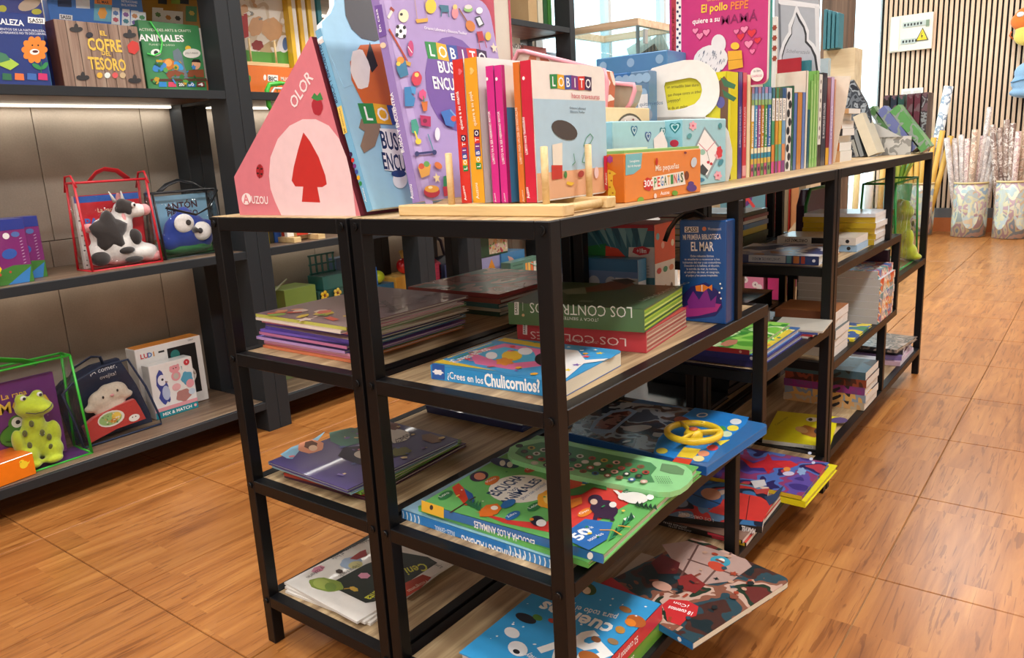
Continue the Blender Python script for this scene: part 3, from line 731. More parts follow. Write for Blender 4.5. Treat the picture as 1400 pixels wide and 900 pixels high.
for pts in (((797,200),(801,188),(806,183),(810,188),(806,196),(797,200)), ((795,222),(799,205),(805,201),(807,215),(803,224),(795,222)), ((783,210),(785,222),(781,226))): A.pl(pts, .0012, '#4f9a78')
A.pd(772, 239, 2, '#3f8a43', 5); A.pd(793, 238, 4, '#b0443a', 5, 30); A.pp([(774,248),(784,250),(780,254),(773,252)], '#f0c43c'); A.pd(814, 236, 3, '#f4d8d8', 8); A.pd(741, 240, 1.6, '#3a6f58', 5)
A.rect(w6-.011, .004, w6-.002, h6*.30, '#d6304a'); A.text('Auzou', w6-.0045, h6*.06, .0045, '#ffffff', 90, al='l', bold=.03)
put(A, r6.root)

# orange sticker box
def standing(pl, pr, z, x=None):
    """matrix for a box whose long front looks to the aisle side (+x): from its near and far lower front corners"""
    a = at(*pl, 'z', z); b_ = at(*pr, 'z', z); d = b_-a; d.z = 0; wd = d.length
    return frame(a, d, (-d.y, d.x, 0)), wd
M, wd = standing((855,278), (958,262.5), ZT)
hh = at(855, 210, 'x', M.translation.x).z - ZT
OB = boxy('sticker_box', 'orange sticker box with a giraffe, behind the right end of the pine rack', 'box', None, M, wd, .055, hh, '#e8862c', side='#d9741f')
b = MB(); b.box((.002, .002, hh), (wd-.002, .053, hh+.004), col('#8fbf6a', .5)); b.box((.002, .03, hh+.003), (wd*.5, .05, hh+.007), col('#e8e4d8', .5)); b.build('sticker_sheets', OB.root)
A = PArt(OB.front)
A.pp([(855,211),(878,209),(876,230),(866,238),(855,240)], '#7cc0c8'); A.pt('Lengüeta', (861,222), (874,221), (861,219), '#ffffff'); A.pt('fácil de despegar', (858,229), (876,227), (858,226), '#ffffff')
A.pt('Mis pequeñas', (896,234), (928,230), (896,226), '#fdf6e6', .03); A.pd(886, 252, 6.5, '#cf2f2c', 9, 0, .08); A.pt('300', (880,256), (893,254), (880,247), '#ffffff', .05)
A.pp([(891,242),(934,234),(937,252),(893,260)], '#f5efe0')
for i, ch in enumerate('PEGATINAS'): A.pt(ch, (894+i*4.5, 256-i*.85), (897.6+i*4.5, 255.3-i*.85), (894+i*4.5, 243.5-i*.85), ['#3f8f4a','#d9372c','#3b7fc4','#2a5f34','#e0a028'][i % 5], .06)
A.pd(948, 222, 4, '#cdd7e0', 7, 10); A.pd(945, 257, 7, '#5b3d86', 5); A.pd(944, 251, 4, '#5b3d86', 3); A.pd(875, 274, 5, '#7fae3c', 4, -50); A.pd(922, 264, 4, '#6fa23a', 3.5); A.pt('Auzou', (902,267), (914,265), (902,262), '#ffffff', .03); A.pd(895, 268, 2, '#f0d8d0', 3.5); A.pd(938, 240, 3, '#7a3c24', 6); A.pd(897, 221, 1.6, '#c42c20', 5); A.pd(936, 209, 2, '#7a2c3c', 1.6)
put(A, OB.root, 'printed_front')
A = PArt(OB.left)
A.pd(834, 218, 4, '#b04a9a', 5, 0, .2); A.pp([(829,236),(832,232),(838,234),(843,238),(838,240),(838,252),(842,262),(841,274),(831,272),(832,255)], '#e9c23c')
for q in ((834,237),(836,247),(834,256),(838,264),(834,268)): A.pd(*q, 1.3, '#b5702a')
put(A, OB.root, 'printed_side')

# two pale turquoise craft boxes
M, wd = standing((934,257), (992,248.5), ZT); xx = M.translation.x
hh = at(950, 163, 'x', xx).z - ZT
def jewel(name, label, M, wd, hh, dia, seed):
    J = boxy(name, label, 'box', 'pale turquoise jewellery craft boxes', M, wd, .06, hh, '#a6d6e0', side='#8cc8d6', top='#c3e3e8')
    return J
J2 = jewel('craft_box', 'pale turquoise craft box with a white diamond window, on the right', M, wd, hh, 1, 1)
A = PArt(J2.front)
A.pp([(963,173),(987,205),(967,245),(945,210)], '#8fa0a8'); A.pp([(963,177),(984,205),(966,240),(948,210)], '#f6f4f2')
A.pl([(955,196),(966,207),(978,193)], .0018, '#d98b9a'); A.pl([(966,206),(970,222)], .0014, '#4a4a4a'); A.pd(968, 222, 2, '#c22c3c'); A.pd(972, 224, 2, '#c22c3c'); A.pd(960, 208, 4, '#9ac7b5', 4); A.pp([(953,234),(960,224),(968,233),(963,240)], '#3d4146'); A.pd(957, 246, 6, '#2f7fa3', 3)
for q in ((947,172),(982,212),(981,240)): A.pd(*q, 5, '#eeb1bd', 6, 0, .2); A.pd(*q, 1.6, '#d85c7c')
A.pd(983, 208, 4, '#d63a44', 8, 0, .15); A.pd(985, 222, 3, '#4a8f9f', 5, 30); A.pd(942, 186, 3, '#5aa2a8', 4, 30); A.pd(984, 172, 2.5, '#4f9aa0', 4)
put(A, J2.root, 'printed_front')
A = PArt(J2.left); A.heart(*A.q(923,174), .011, '#1f7f86'); A.heart(*A.q(923,174), .008, '#bfe3e6'); A.heart(*A.q(923,174), .005, '#1f7f86'); A.pd(922, 196, 6, '#c9304a', 5); put(A, J2.root, 'printed_side')
M1 = M @ Matrix.Translation((-.085, .004, 0)) 
M1 = M.copy(); M1.translation = M.translation + (M.col[0].xyz)*(-wd-.030) + M.col[1].xyz*.014
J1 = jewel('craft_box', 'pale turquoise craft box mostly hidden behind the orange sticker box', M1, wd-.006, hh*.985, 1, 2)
A = PArt(J1.front)
for x, y, c in ((867,178,'#2f6f9a'), (886,186,'#3f63a0'), (906,180,'#2f7f86')): A.heart(*A.q(x,y), .010, c); A.heart(*A.q(x,y), .007, '#c6e2e8'); A.heart(*A.q(x,y), .004, c)
A.pp([(893,190),(905,178),(912,196),(912,204),(894,204)], '#f0eeec')
put(A, J1.root, 'printed_front')

# cream box with an oval window full of beads
ya_ = at(829, 150, 'x', -.165).y; yb_ = at(888, 150, 'x', -.165).y
M = frame((-.165, ya_, ZT), (0,1,0), (-1,0,0)); hh = at(850,147,'x',-.165).z - ZT
BB = boxy('bead_box', 'cream cardboard box with an oval window full of beads', 'box', None, M, yb_-ya_, .045, hh, '#ecd0a0', side='#e2c493')
A = PArt(BB.front); A.pd(861, 181, 20, '#5a5040', 26, 0, 0, 28); A.pd(861, 182, 18.5, '#d8c6b8', 24, 0, 0, 28)
R = random.Random(4)
for i in range(90):
    a = R.uniform(0, 6.28); q = math.sqrt(R.random()); A.pd(861+q*16*math.cos(a), 183+q*21*math.sin(a), R.uniform(1, 2), R.choice(['#f0ece6','#8a4a48','#c9a59a','#3a3334','#d9cbb8','#b07a6a','#e0b04a']), None, 0, 0, 8)
put(A, BB.root, 'printed_front')

# white letter-shaped board book with yellow pages
YL = .705
def lp(px, py): return at(px, py, 'y', YL)
Mz = frame((lp(900,245).x, YL, ZT), (1, .35, 0), (0,0,1))
lb = empty('letter_book', Mz, 'white letter-shaped board book with yellow pages showing through its hole', 'book')
A = PArt(Mz)
out = [(889,165),(885,102),(889,94),(910,88),(936,82),(954,82),(968,88),(978,98),(983,112),(984,128),(980,142),(972,153),(962,160),(962,168),(915,172)]
hole = [(913,152),(907,113),(943,106),(952,108),(958,114),(960,124),(957,134),(950,142),(935,148)]
O = [A.q(*q) for q in out]; Hh = [A.q(*q) for q in hole]
base = [(O[0][0]+.004, .0), (O[0][0], O[0][1])] 
def ringprism(b, O, Hh, z0, z1, m):
    # letter outline with a hole, bridged: quads between matched samples
    n = 40
    def res(Pts):
        L = [0]; 
        for i in range(len(Pts)): L.append(L[-1]+math.dist(Pts[i], Pts[(i+1) % len(Pts)]))
        cx = sum(p[0] for p in Hh)/len(Hh); cy = sum(p[1] for p in Hh)/len(Hh); out = []
        for k in range(n):
            a = 2*PI*k/n; d = (math.cos(a), math.sin(a)); best = None
            for i in range(len(Pts)):
                p, q = Pts[i], Pts[(i+1) % len(Pts)]; ex, ey = q[0]-p[0], q[1]-p[1]; det = d[0]*(-ey)+ex*d[1]
                if abs(det) < 1e-12: continue
                wx, wy = p[0]-cx, p[1]-cy; t = (wx*(-ey)+ex*wy)/det; s_ = (d[0]*wy-d[1]*wx)/det
                if t > 0 and -1e-6 <= s_ <= 1.000001 and (best is None or t > best): best = t
            out.append((cx+d[0]*best, cy+d[1]*best))
        return out
    a_, h_ = res(O), res(Hh); vs = [(x,y,z) for z in (z0,z1) for P_ in (a_,h_) for x,y in P_]; fs = []
    for i in range(n):
        j = (i+1) % n
        fs += [(2*n+i, 2*n+j, 3*n+j, 3*n+i), (i, n+i, n+j, j), (i, j, 2*n+j, 2*n+i), (n+i, 3*n+i, 3*n+j, n+j)]
    b.add(vs, fs, m)
WC = col('#ece8e2', .45)
b = MB(); ringprism(b, O, Hh, -.006, 0, WC); b.build('cut_out_cover', lb)
# foot of the letter and its round lower bowl
foot = [A.q(*q) for q in ((889,160),(962,160),(985,162),(996,180),(1001,205),(1001,225),(996,247))]; foot = foot + [(foot[-1][0]-.02, 0), (foot[0][0]+.006, 0)]
foot[6] = (foot[6][0], 0)
b = MB(); b.prism([p for p in foot], -.006, 0, WC); b.build('cover_foot', lb)
YEL = '#d8cf1c'
yp = [A.q(*q) for q in ((881,112),(905,106),(960,100),(990,106),(1006,112))]
b = MB(); b.prism([(yp[0][0], 0), (yp[-1][0]-.01, 0), (yp[-1][0]-.01, yp[-1][1]), yp[2], yp[0]], -.022, -.0075, col(YEL, .45)); yo = b.build('yellow_pages', lb)
A2 = PArt(Mz @ Matrix.Translation((0,0,-.0075)))
for t_, a_, b_, h_ in (('un armadillo bien duro', (912,121), (955,118), (912,117)), ('que choque contra un árbol', (913,132), (958,127), (913,128)), ('¡uyyyy!', (913,140), (930,138), (913,136)), ('se da un golpe', (913,150), (940,147), (913,146))):
    A2.pt(t_, a_, b_, h_, '#4a4620', .0)
A2.pt('Pe', (883,136), (888,135), (883,132), '#4a4620')
A2.pp([(982,245),(985,150),(982,112),(990,104),(996,112),(995,170),(999,245)], '#6a4a34'); A2.pp([(985,106),(1006,116),(1004,122),(990,118)], '#2f6b4a'); A2.pp([(987,122),(1007,134),(1003,139),(990,132)], '#2f6b4a'); A2.pd(985, 140, 6, '#5a5aa0', 8)
put(A2, lb, 'page_print')
# ================================================================ row of picture books, backs to the aisle
XR_ = -.10
def rowbook(x0, x1, yb, yt, cov, spine, label, grp=None, dep=.16, pg='#e9e2d2', kind='hard', art=None, top_=None, simple=False):
    a = at(x0, yb, 'x', XR_).y; c = at(x1, yb, 'x', XR_).y; hz = at((x0+x1)/2, yt, 'x', XR_).z - ZT
    r = book('picture_book', label, 'book', grp, frame((XR_, a+.0004, ZT), (-1,0,0), (0,0,1)), dep, hz, max(c-a-.0012, .003), cov, spine, pg=pg, kind=kind, simple=simple)
    if art:
        A = PArt(r.spine); art(A, r); put(A, r.root, 'spine_print')
    return r
def bands(lst, txt=None, tc='#ffffff', bg=None):
    def f(A, r):
        T_ = r.t
        for (v0, v1, c) in lst: A.rect(r.h*v0, .0004, r.h*v1, T_-.0004, c)
        if txt: A.text(txt, r.h*.3, T_*.28, T_*.42, tc, 0, al='l', w=r.h*.38, bold=.02)
    return f
R1 = 'tall picture books at the near end of the row'
rowbook(992, 1007.5, 246, 98, '#d8cf1c', '#e3d820', 'yellow tall picture book with a tree on its cover, beside the white letter book', dep=.11, kind='board')
rowbook(1008, 1013.5, 245.5, 98, '#4a3a78', '#4b357f', 'violet picture book between the yellow one and the red one', art=bands([], 'EL ARMADILLO QUE VIVÍA EN EL PRADO', '#d8d0e8'))
rowbook(1014, 1019.5, 245, 99, '#c83a44', '#d03a46', 'slim red picture book beside the violet one', art=bands([(.02,.12,'#e8a0a0')], 'LA VACA PACA SE VA A LA PLAYA', '#f4dada'))
rowbook(1020, 1024.5, 244, 102, '#f0dcae', '#f2dfb4', 'slim cream picture book beside the red one', kind='soft')
small = [(1025.5,1029.5,'#e6b93c'),(1030,1034,'#4f9fd0'),(1034.5,1038.5,'#a3569a'),(1039,1043,'#d48a3a'),(1043.5,1047.5,'#5aa04a'),(1048,1052.5,'#3c6fb8')]
nm = ['yellow','sky blue','plum','amber','leaf green','royal blue']
for i, (x0, x1, c) in enumerate(small):
    R = random.Random(i)
    L = [(0,.14,'#7a9a5a' if i % 2 else '#c0567a'), (.14,.20,'#d8b24a'), (.20,.26,'#3a8fa8'), (.26,.32,'#f0e6c0'), (.80,.86,'#9ac27a'), (.86,.93,'#8fb4d8'), (.93,1,'#6a8ac0' if i % 2 else '#b890b8')]
    if i == 0: L += [(.62,.80,'#f4f0e4')]
    def art(A, r, L=L, i=i):
        bands(L)(A, r); A.text(['Buenos días','las princesas','los pollitos','los piratas','los animales','los monstruos'][i], r.h*.34, r.t*.25, r.t*.5, '#ffffff', 0, al='l', w=r.h*.42, bold=.05); A.disc(r.h*.08, r.t*.5, r.t*.28, '#2c2c3c')
    rowbook(x0, x1, 243.6-(x0-1025)*.16, 119-(x0-1025)*.02, c, c, f'small {nm[i]} sticker-backed picture book with striped spine in the row', 'small picture books with banded spines', dep=.14, art=art, simple=False)
for i, (x0, x1, c) in enumerate([(1053.5,1057.5,'#4fa070'),(1058.5,1062.5,'#dc9a3c'),(1063,1067,'#d8c040'),(1067.5,1072,'#78a8d0')]):
    L = [(0,.14,'#d4478a' if i % 2 == 0 else '#8a3f80'), (.14,.34,['#e08a3c','#5aa06a','#6ab0a0','#e0905a'][i]), (.62,.88,'#f5f2ea'), (.88,1,['#3f7a8a','#4a8a60','#3f5a50','#2f5a8a'][i])]
    def art(A, r, L=L, i=i):
        bands(L)(A, r); A.text(['EL OSO VIOLETA','LA BRUJA','MI MAMÁ','EL GATO'][i], r.h*.64, r.t*.3, r.t*.45, '#3a3a3a', 0, al='l', w=r.h*.22, bold=.03)
    rowbook(x0, x1, 239.5-(x0-1053)*.16, 120, c, c, ['green','amber','mustard','light blue'][i]+' picture book with a white title band in the row', 'small picture books with white title bands', dep=.14, art=art)
def dots(A, r):
    for k in range(9): A.disc(r.h*(.07+.105*k), r.t*(.35 if k % 2 else .65), r.t*.26, '#22242e', r.t*.3)
rowbook(1073, 1080, 237, 120, '#f2f0ea', '#f2f0ea', 'white picture book with black dots down its spine', dep=.14, art=dots)
rowbook(1080.6, 1083, 236, 117, '#2f6a50', '#2f6a50', 'very slim dark green picture book beside the dotted one', dep=.15, simple=True)
rowbook(1083.5, 1087.5, 235.5, 127, '#5a78b4', '#5f7ab8', 'slate blue picture book before the orange spine', dep=.15, simple=True)
rowbook(1088, 1094, 235, 126, '#c8823c', '#cf8a44', 'orange-brown picture book between two slate blue ones', dep=.15, simple=True)
rowbook(1094.5, 1098.5, 234, 126, '#5a78b4', '#6a84c0', 'slate blue picture book after the orange spine', dep=.15, simple=True)
rowbook(1099, 1101.5, 233, 96, '#e8e0cc', '#eae4d4', 'tall cream picture book showing its blank cover above the small ones', dep=.21)
rowbook(1102, 1105, 232, 150, '#1f5a68', '#1f5f6c', 'dark teal picture book before the pale green ones', dep=.15, simple=True)
for i, (x0, x1, yt) in enumerate(((1105.3,1108.7,110),(1109,1112.4,101),(1112.7,1115.8,96))):
    rowbook(x0, x1, 231-(x0-1105)*.2, yt, '#7ab85a', '#8cc868', ['shortest','middle-sized','tallest'][i]+' of the three pale green picture books in the row', 'pale green picture books', art=(lambda A, r: A.rect(r.h*.1, r.t*.4, r.h*.9, r.t*.6, '#cfe8a8')))
def bw(A, r):
    A.rect(0, .0003, r.h*.24, r.t-.0003, '#3a2a24')
    for k in range(7): A.disc(r.h*(.32+.1*k), r.t*.5, r.t*.2, '#8a8078')
rowbook(1116.2, 1120.5, 229, 101, '#efece4', '#efece4', 'white patterned picture book with a dark brown foot', art=bw)
rowbook(1121, 1127, 228, 99, '#33333f', '#363645', 'charcoal picture book with white spine title', art=bands([], 'EL MONSTRUO DE COLORES', '#e8e8ee'))
rowbook(1127.5, 1132, 226.5, 106, '#7a1f30', '#842434', 'maroon picture book with a mustard foot', art=bands([(0,.2,'#e0a828')], None))
rowbook(1132.5, 1136.5, 225.5, 105, '#b898cc', '#bda0d0', 'lilac picture book beside the maroon one', art=bands([], 'LA PRINCESA', '#f4eef8'))
rowbook(1137, 1139, 224.5, 108, '#d0806a', '#c8866c', 'slim salmon picture book at the far end of the row', simple=True)
# leaning blank book before the paperback pile
Yc_ = at(1141, 222, 'x', XR_).y
pts = [at(px, py, 'y', Yc_+.006) for px, py in ((1128,104),(1163,104),(1155,150),(1147,185),(1141,222),(1128,224))]
Mz = frame((pts[0].x, Yc_+.006, ZT), (1,0,0), (0,0,1)); I = Mz.inverted()
rt = empty('blank_book', Mz, 'cream blank-paged book with a slanting edge beside the paperback pile', 'book'); b = MB()
b.prism([((I@p).x, max((I@p).y, 0)) for p in pts], -.004, 0, col('#e9dfcb', .6)); b.build('page', rt)
# books and panels rising behind the row
pe0, pe1 = at(919, 60, 'y', .90), at(1052, 60, 'y', .90)
zb = at(1045, 115, 'y', .90).z
PP = book('picture_book', 'large magenta picture book with red and pink hearts, standing above the row', 'book', None, frame((pe0.x, .90, zb), (1,0,0), (0,0,1)), pe1.x-pe0.x, .225, .012, '#c8347c', '#a8323c', pg='#f4f1ea', kind='board', cr=.012)
A = PArt(PP.front)
A.pp([(918,-20),(924.5,-20),(924.5,90),(918,90)], '#b23a48'); A.pp([(924.5,-20),(931.5,-20),(931.5,88),(924.5,88)], '#f2f1ee')
for k in range(16): A.pd(926.5+(k % 2)*3, 4+k*6, 1.6, '#27335e', 1.9)
A.pt('EL POLLO PEPE', (922,82), (922,10), (919.5,82), '#5a1520', .02)
A.pt('Un libro para jugar', (967,2), (1000,-2), (967,-1), '#f6cf50', .0)
A.pt('El pollo', (959,17.5), (995,13), (958.5,7), '#f7d23e', .06); A.pt('PEPE', (999,13.5), (1023,11), (998.5,3), '#f08a3c', .05)
A.pt('quiere a su', (947,33), (984,29), (947,26), '#ffffff', .04); A.pt('MAMÁ', (986,34), (1036,28), (985.5,22), '#8e1f5e', .02)
for x, y, r_, c in ((951,42,.007,'#ee8fb4'),(957,49,.008,'#ee8fb4'),(966,44,.008,'#ee8fb4'),(1007,43,.006,'#e77aa8'),(1018,40,.008,'#ee8fb4'),(1028,45,.009,'#d92f3c'),(1013,50,.008,'#d92f3c'),(1036,55,.007,'#d92f3c'),(1024,60,.009,'#ee8fb4'),(1029,70,.006,'#e77aa8')):
    A.heart(*A.q(x, y), r_*1.15, '#a01f5c'); A.heart(*A.q(x, y), r_*.95, c)
A.pd(972, 82, 24, '#e6e8ea', 20, -20); A.pd(983, 60, 10, '#e6e8ea', 13, 0)
R = random.Random(3)
for i in range(46):
    x, y = 972+R.uniform(-20, 20), 82+R.uniform(-14, 14); A.pl([(x,y),(x-1.5,y+4)], .0009, '#5a6a86')
A.pp([(996,70),(1015,69),(1017,92),(997,96)], '#e2ab2f'); A.pl([(996,83),(1016,81)], .001, '#9a6a1a'); A.pd(1006, 63, 6, '#f2c83c', 5)
A.pd(1036, 102, 9, '#f2f1ee', 9.5); A.pt('Un libro', (1031,99), (1041,98), (1031,96), '#333344'); A.pt('CARIÑOSO', (1029,106), (1043,105), (1029,103), '#c8347c')
put(A, PP.root)
def upright(name, label, cat, x0, x1, yt, Y, c, t=.012, zbot=None, yb=None, spine=None, **k):
    a, e = at(x0, yt, 'y', Y), at(x1, yt, 'y', Y); zb_ = ZT if zbot is None else zbot
    return book(name, label, cat, None, frame((a.x, Y, zb_), (1,0,0), (0,0,1)), e.x-a.x, a.z-zb_, t, c, spine, **k)
upright('picture_book', 'slim teal book edge standing right behind the magenta book', 'book', 1048, 1057, -12, 1.19, '#4fa89c', simple=True)
r = upright('picture_book', 'white picture book with red-brown animals, mostly hidden behind the teal one', 'book', 1050, 1064, 25, 1.25, '#f0ece6')
A = PArt(r.front)
for y in (38, 52, 66, 80): A.pd(1059, y, 3, '#a04a34', 4, 20, .2)
put(A, r.root)
GS = upright('grey_book', 'tall grey book with a cut-out arch of silver lace on its cover', 'book', 1062, 1122, -6, 1.47, '#a9b0b8', t=.016)
A = PArt(GS.front)
A.pp([(1064,-2),(1120,6),(1122,12),(1065,6)], '#e2e4e6'); A.pp([(1114,8),(1120,10),(1122,90),(1116,88)], '#d6d9dc'); A.pp([(1064,4),(1067,6),(1069,90),(1066,90)], '#6a7078')
A.pp([(1089,5),(1094,18),(1101,30),(1106,42),(1106,54),(1113,60),(1119,72),(1122,98),(1064,98),(1066,72),(1070,58),(1074,50),(1078,44),(1078,34),(1084,22)], '#dcdfe2')
A.pp([(1089,16),(1094,26),(1100,36),(1103,46),(1103,56),(1110,64),(1116,76),(1119,98),(1068,98),(1069,76),(1073,62),(1078,52),(1082,46),(1082,38),(1086,26)], '#2e3136')
A.pp([(1088,19),(1092,29),(1098,38),(1100.5,48),(1100.5,58),(1108,66),(1113,78),(1116,98),(1068,98),(1070,78),(1074,64),(1079,54),(1083,47),(1083,38),(1086,28)], '#b8bec6')
A.pt('Scheherazade', (1075,72), (1107,74), (1075,67), '#8a8f96')
put(A, GS.root)
b = upright('flat_book', 'dark red hardback edge lying across behind the row', 'book', 1049, 1096, 84, 1.42, '#a3202c', t=.01, simple=True)
upright('picture_book', 'teal book edge standing left of the plastic-wrapped one', 'book', 1096, 1110, 84, 1.445, '#2f7a86', t=.014, simple=True)
WR = upright('wrapped_book', 'pale book in crinkled clear wrap behind the green picture books', 'book', 1108, 1136, 83, 1.56, '#b8ccd0', t=.02, simple=True)
# pile of paperbacks, page edges forward
zz = ZT; px = 0; R = random.Random(9)
YS0 = at(1146, 221, 'x', -.12).y
for i, t_ in enumerate((.030, .024, .018, .020, .022, .018, .014)):
    dx = R.uniform(-.006, .006); dy = R.uniform(-.006, .006)
    if i == 6: dx = .018
    M = frame((-.115+dx, YS0+dy, zz), (0,1,0), (-1,0,0))
    book('paperback', 'white-paged paperback with orange back cover, '+['bottom','second from the bottom','third from the bottom','middle','third from the top','second from the top','top'][i]+' of the pile beside the trays', 'book', 'paperbacks piled on the far unit', M, .125, .19, t_-.0006, '#e8e2d6' if i != 6 else '#d8d4cc', '#c87838' if i in (1,2,4,5) else ('#2e2a2c' if i == 3 else '#cfa070'), pg='#eeebe4', kind='soft')
    zz += t_
# leaning slim books and the acrylic trays of notebooks on the far end
def tilted(label, pb, pt, w, t, c, spine, pg, zf=.001, grp='notebooks leaning against the clear tray', yf=None):
    q = at(*pb, 'z', ZT+zf) if yf is None else at(*pb, 'y', yf); B = Vector((q.x, q.y, ZT+zf)); T_ = at(*pt, 'y', B.y); up = T_-B
    return book('notebook', label, 'notebook', grp, frame(B, (0,1,0), up), w, up.length, t, c, spine, pg=pg, kind='soft')
tilted('grey notebook leaning leftmost before the clear tray', (1170,214), (1163,192), .10, .010, '#8a8c88', '#9a9c98', '#cfccc2', yf=2.0)
tilted('slate notebook leaning second before the clear tray', (1176,213), (1166,180), .10, .012, '#70767a', '#858b8f', '#d4d0c4', yf=2.0)
tilted('wide cream notebook leaning against the clear tray', (1187,213), (1166,160), .10, .030, '#cfc7b0', '#dcd4bd', '#efeadc', yf=2.0)
SILV = patchy('silver_scrolls', ['#8a8c8a','#c4c5c2','#8a8c8a','#b6b8b6'], 22, .3)
def pan(rt, n, b): return b.build(n, rt)
nx0 = at(1200,212,'y',2.12).x; nx1 = -.028; wx = nx1-nx0; hf = at(1215,187,'y',2.12).z-ZT; dy = .218
MT_ = frame((nx0, 2.12, ZT), (1,0,0), (0,1,0)); tr_ = empty('clear_tray', MT_, 'clear acrylic notebook tray with a silver scroll label at the very end of the table', 'tray')
for n, a_, c_, m_ in (('front_panel', (0,0,0), (wx,.003,hf), SILV if 'SILV' in globals() else ACRYL), ('tray_base', (0,.003,0), (wx,dy,.003), ACRYL), ('side_panel', (wx-.003,.003,.003), (wx,dy,hf*.95), ACRYL), ('back_panel', (0,dy-.003,.003), (wx,dy,hf), ACRYL)):
    b = MB(); b.box(a_, c_, m_); b.build(n, tr_)
I = MT_.inverted(); q = [I @ at(px, py, 'y', 2.118) for px, py in ((1182,161),(1232,187),(1199,188))]
b = MB(); b.prism([(p.x, p.z) for p in q], 0, .003, col('#bfc1c0', .3), MT_.inverted() @ frame((nx0, 2.118, ZT), (1,0,0), (0,0,1))); b.build('slanted_panel', tr_)
b = MB(); b.box((wx, dy*.45, hf*.2), (wx+.001, dy*.75, hf*.85), col('#dcdcda', .4)); b.build('price_card', tr_)
b = MB(); b.box((wx*.02, -.001, 0), (wx*.1, 0, hf), col('#c4c5c2', .3)); b.build('label_edge', tr_)
for i, (pb, pt, c, n, t_) in enumerate((((1212,188),(1186,150),'#4f7a4a','green',.02), ((1226,188),(1197,154),'#6a74a8','violet blue',.032), ((1243,187),(1216,152),'#5a9a58','bright green',.032))):
    B_ = at(*pb, 'y', 2.145+.0*i); T_ = at(*pt, 'y', 2.145); up = (T_-B_).normalized(); 
    k_ = (B_.z-ZT-.004)/up.z; B2 = B_ - up*k_; hh_ = (T_-B2).length
    book('notebook', f'{n} marbled notebook leaning in the clear tray', 'notebook', 'notebooks in the clear tray', frame(B2, (0,1,0), up), .07, hh_, t_, patchy('marbled_'+n.replace(' ', '_'), [c, c,'#8a9890', c], 22, .3), pg='#d8d8cc', kind='soft')
for i, (c, n) in enumerate((('#2c2522','dark brown'),('#1f2c3a','navy'),('#1f4a44','bottle green'),('#5a2230','wine red'),('#5e2436','ruby'),('#3c3038','plum black'))):
    px0 = (1205, 1215, 1225, 1237, 1247, 1257)[i]
    a = at(px0, 190, 'y', 2.225); h_ = at(px0, (131,131,130,129,128,127)[i], 'y', 2.225).z - ZT - .0042; wd_ = at(px0+9, 190, 'y', 2.225).x - a.x - .002
    m = patchy('embossed_'+n.replace(' ', '_'), [c, '#8a8f94' if i == 5 else c, c, '#6a5058'], 34, .3)
    book('notebook', f'{n} embossed notebook standing at the back of the table end', 'notebook', 'embossed notebooks at the table end', frame((a.x, 2.225, ZT+.0042), (0,1,0), (0,0,1)), .10, h_, wd_, c, m, pg='#2c2826')
# dark marbled album leaning behind the paperbacks
ua = at(1152, 205, 'y', 2.05); ub = at(1184, 205, 'y', 2.05); uz = at(1165, 109, 'y', 2.05).z
Mz = frame((ua.x, 2.05, ZT), (1,0,0), (0,0,1)); rt = empty('album', Mz, 'dark marbled album with a slanting top behind the paperback pile', 'album'); b = MB()
pts = [at(px_, py_, 'y', 2.05) for px_, py_ in ((1153,148),(1160,110),(1166,109),(1184,140),(1190,160))]; I = Mz.inverted()
MARB = patchy('marbled_slate', ['#2c333c','#6a747e','#343c46','#98a2aa','#262c34'], 26, .3)
b.prism([(0,0)]+[((I@p).x,(I@p).y) for p in pts]+[((I@pts[-1]).x, 0)], -.02, 0, MARB, None, col('#1f2328', .4)); b.build('album_cover', rt)
# dark glossy bundle lying over the notebooks
zz_ = at(1180, 128, 'x', -.30)
# magazine file with teal folders
MF = frame((at(1125,100,'y',2.2).x, 2.2, ZT), (1,0,0), (0,1,0)); wf_ = at(1168,100,'y',2.2).x-at(1125,100,'y',2.2).x
z1_ = at(1140,68,'y',2.2).z-ZT
MFr = boxy('magazine_file', 'pale wooden magazine file holding teal folders at the far end', 'box', None, MF, wf_, .10, z1_, wood('birch_ply', '#cdb893', '#dccaa6', '#e8d9ba', 'X', .5, .5))
for i in range(4):
    a = at(1130+i*5.4, 17+i*1.5, 'y', 2.23); 
    M = frame((MF.translation.x+.008+i*.0135, 2.22, ZT+z1_+.001), (1,0,0), (-.10,0,1))
    b = MB(); b.box((0,0,0),(.010,a.z-ZT-z1_,.06), col('#3f7f8c', .45), bev=.001); o = b.build('teal_folder'); o.matrix_world = M
    tag(o, ['leftmost','second','third','rightmost'][i]+' of the four teal folders standing in the magazine file', 'folder', 'teal folders')
# things standing on the inner unit behind the rack : cases and dotted boxes
def clearcase(label, P0, P1, ytop, yb2, Y, zt_, tint):
    pass
PINKP = col('#e8a0ac', .35)
def pouch(name, label, pl, Y, dep, inner, ):
    """clear pouch with a pink piped edge: outline in the photograph, on the plane y=Y"""
    P = [at(px, py, 'y', Y) for px, py in pl]; M = frame((P[0].x, Y, ZT), (1,0,0), (0,0,1)); I = M.inverted(); p2 = [(I@p).xy for p in P]; p2 = [(p[0], max(p[1], .004)) for p in p2]
    rt = empty(name, M, label, 'pouch', 'clear pouches with pink piping')
    b = MB(); b.prism(p2, -dep, -.004, inner); b.build('contents', rt)
    b = MB(); b.prism(p2, -.0035, 0, CLEAR); b.build('clear_front', rt)
    b = MB(); b.tube([(x, y, -.002) for x, y in p2]+[(p2[0][0], p2[0][1], -.002)], .004, PINKP, 8); b.build('piping', rt)
    return rt
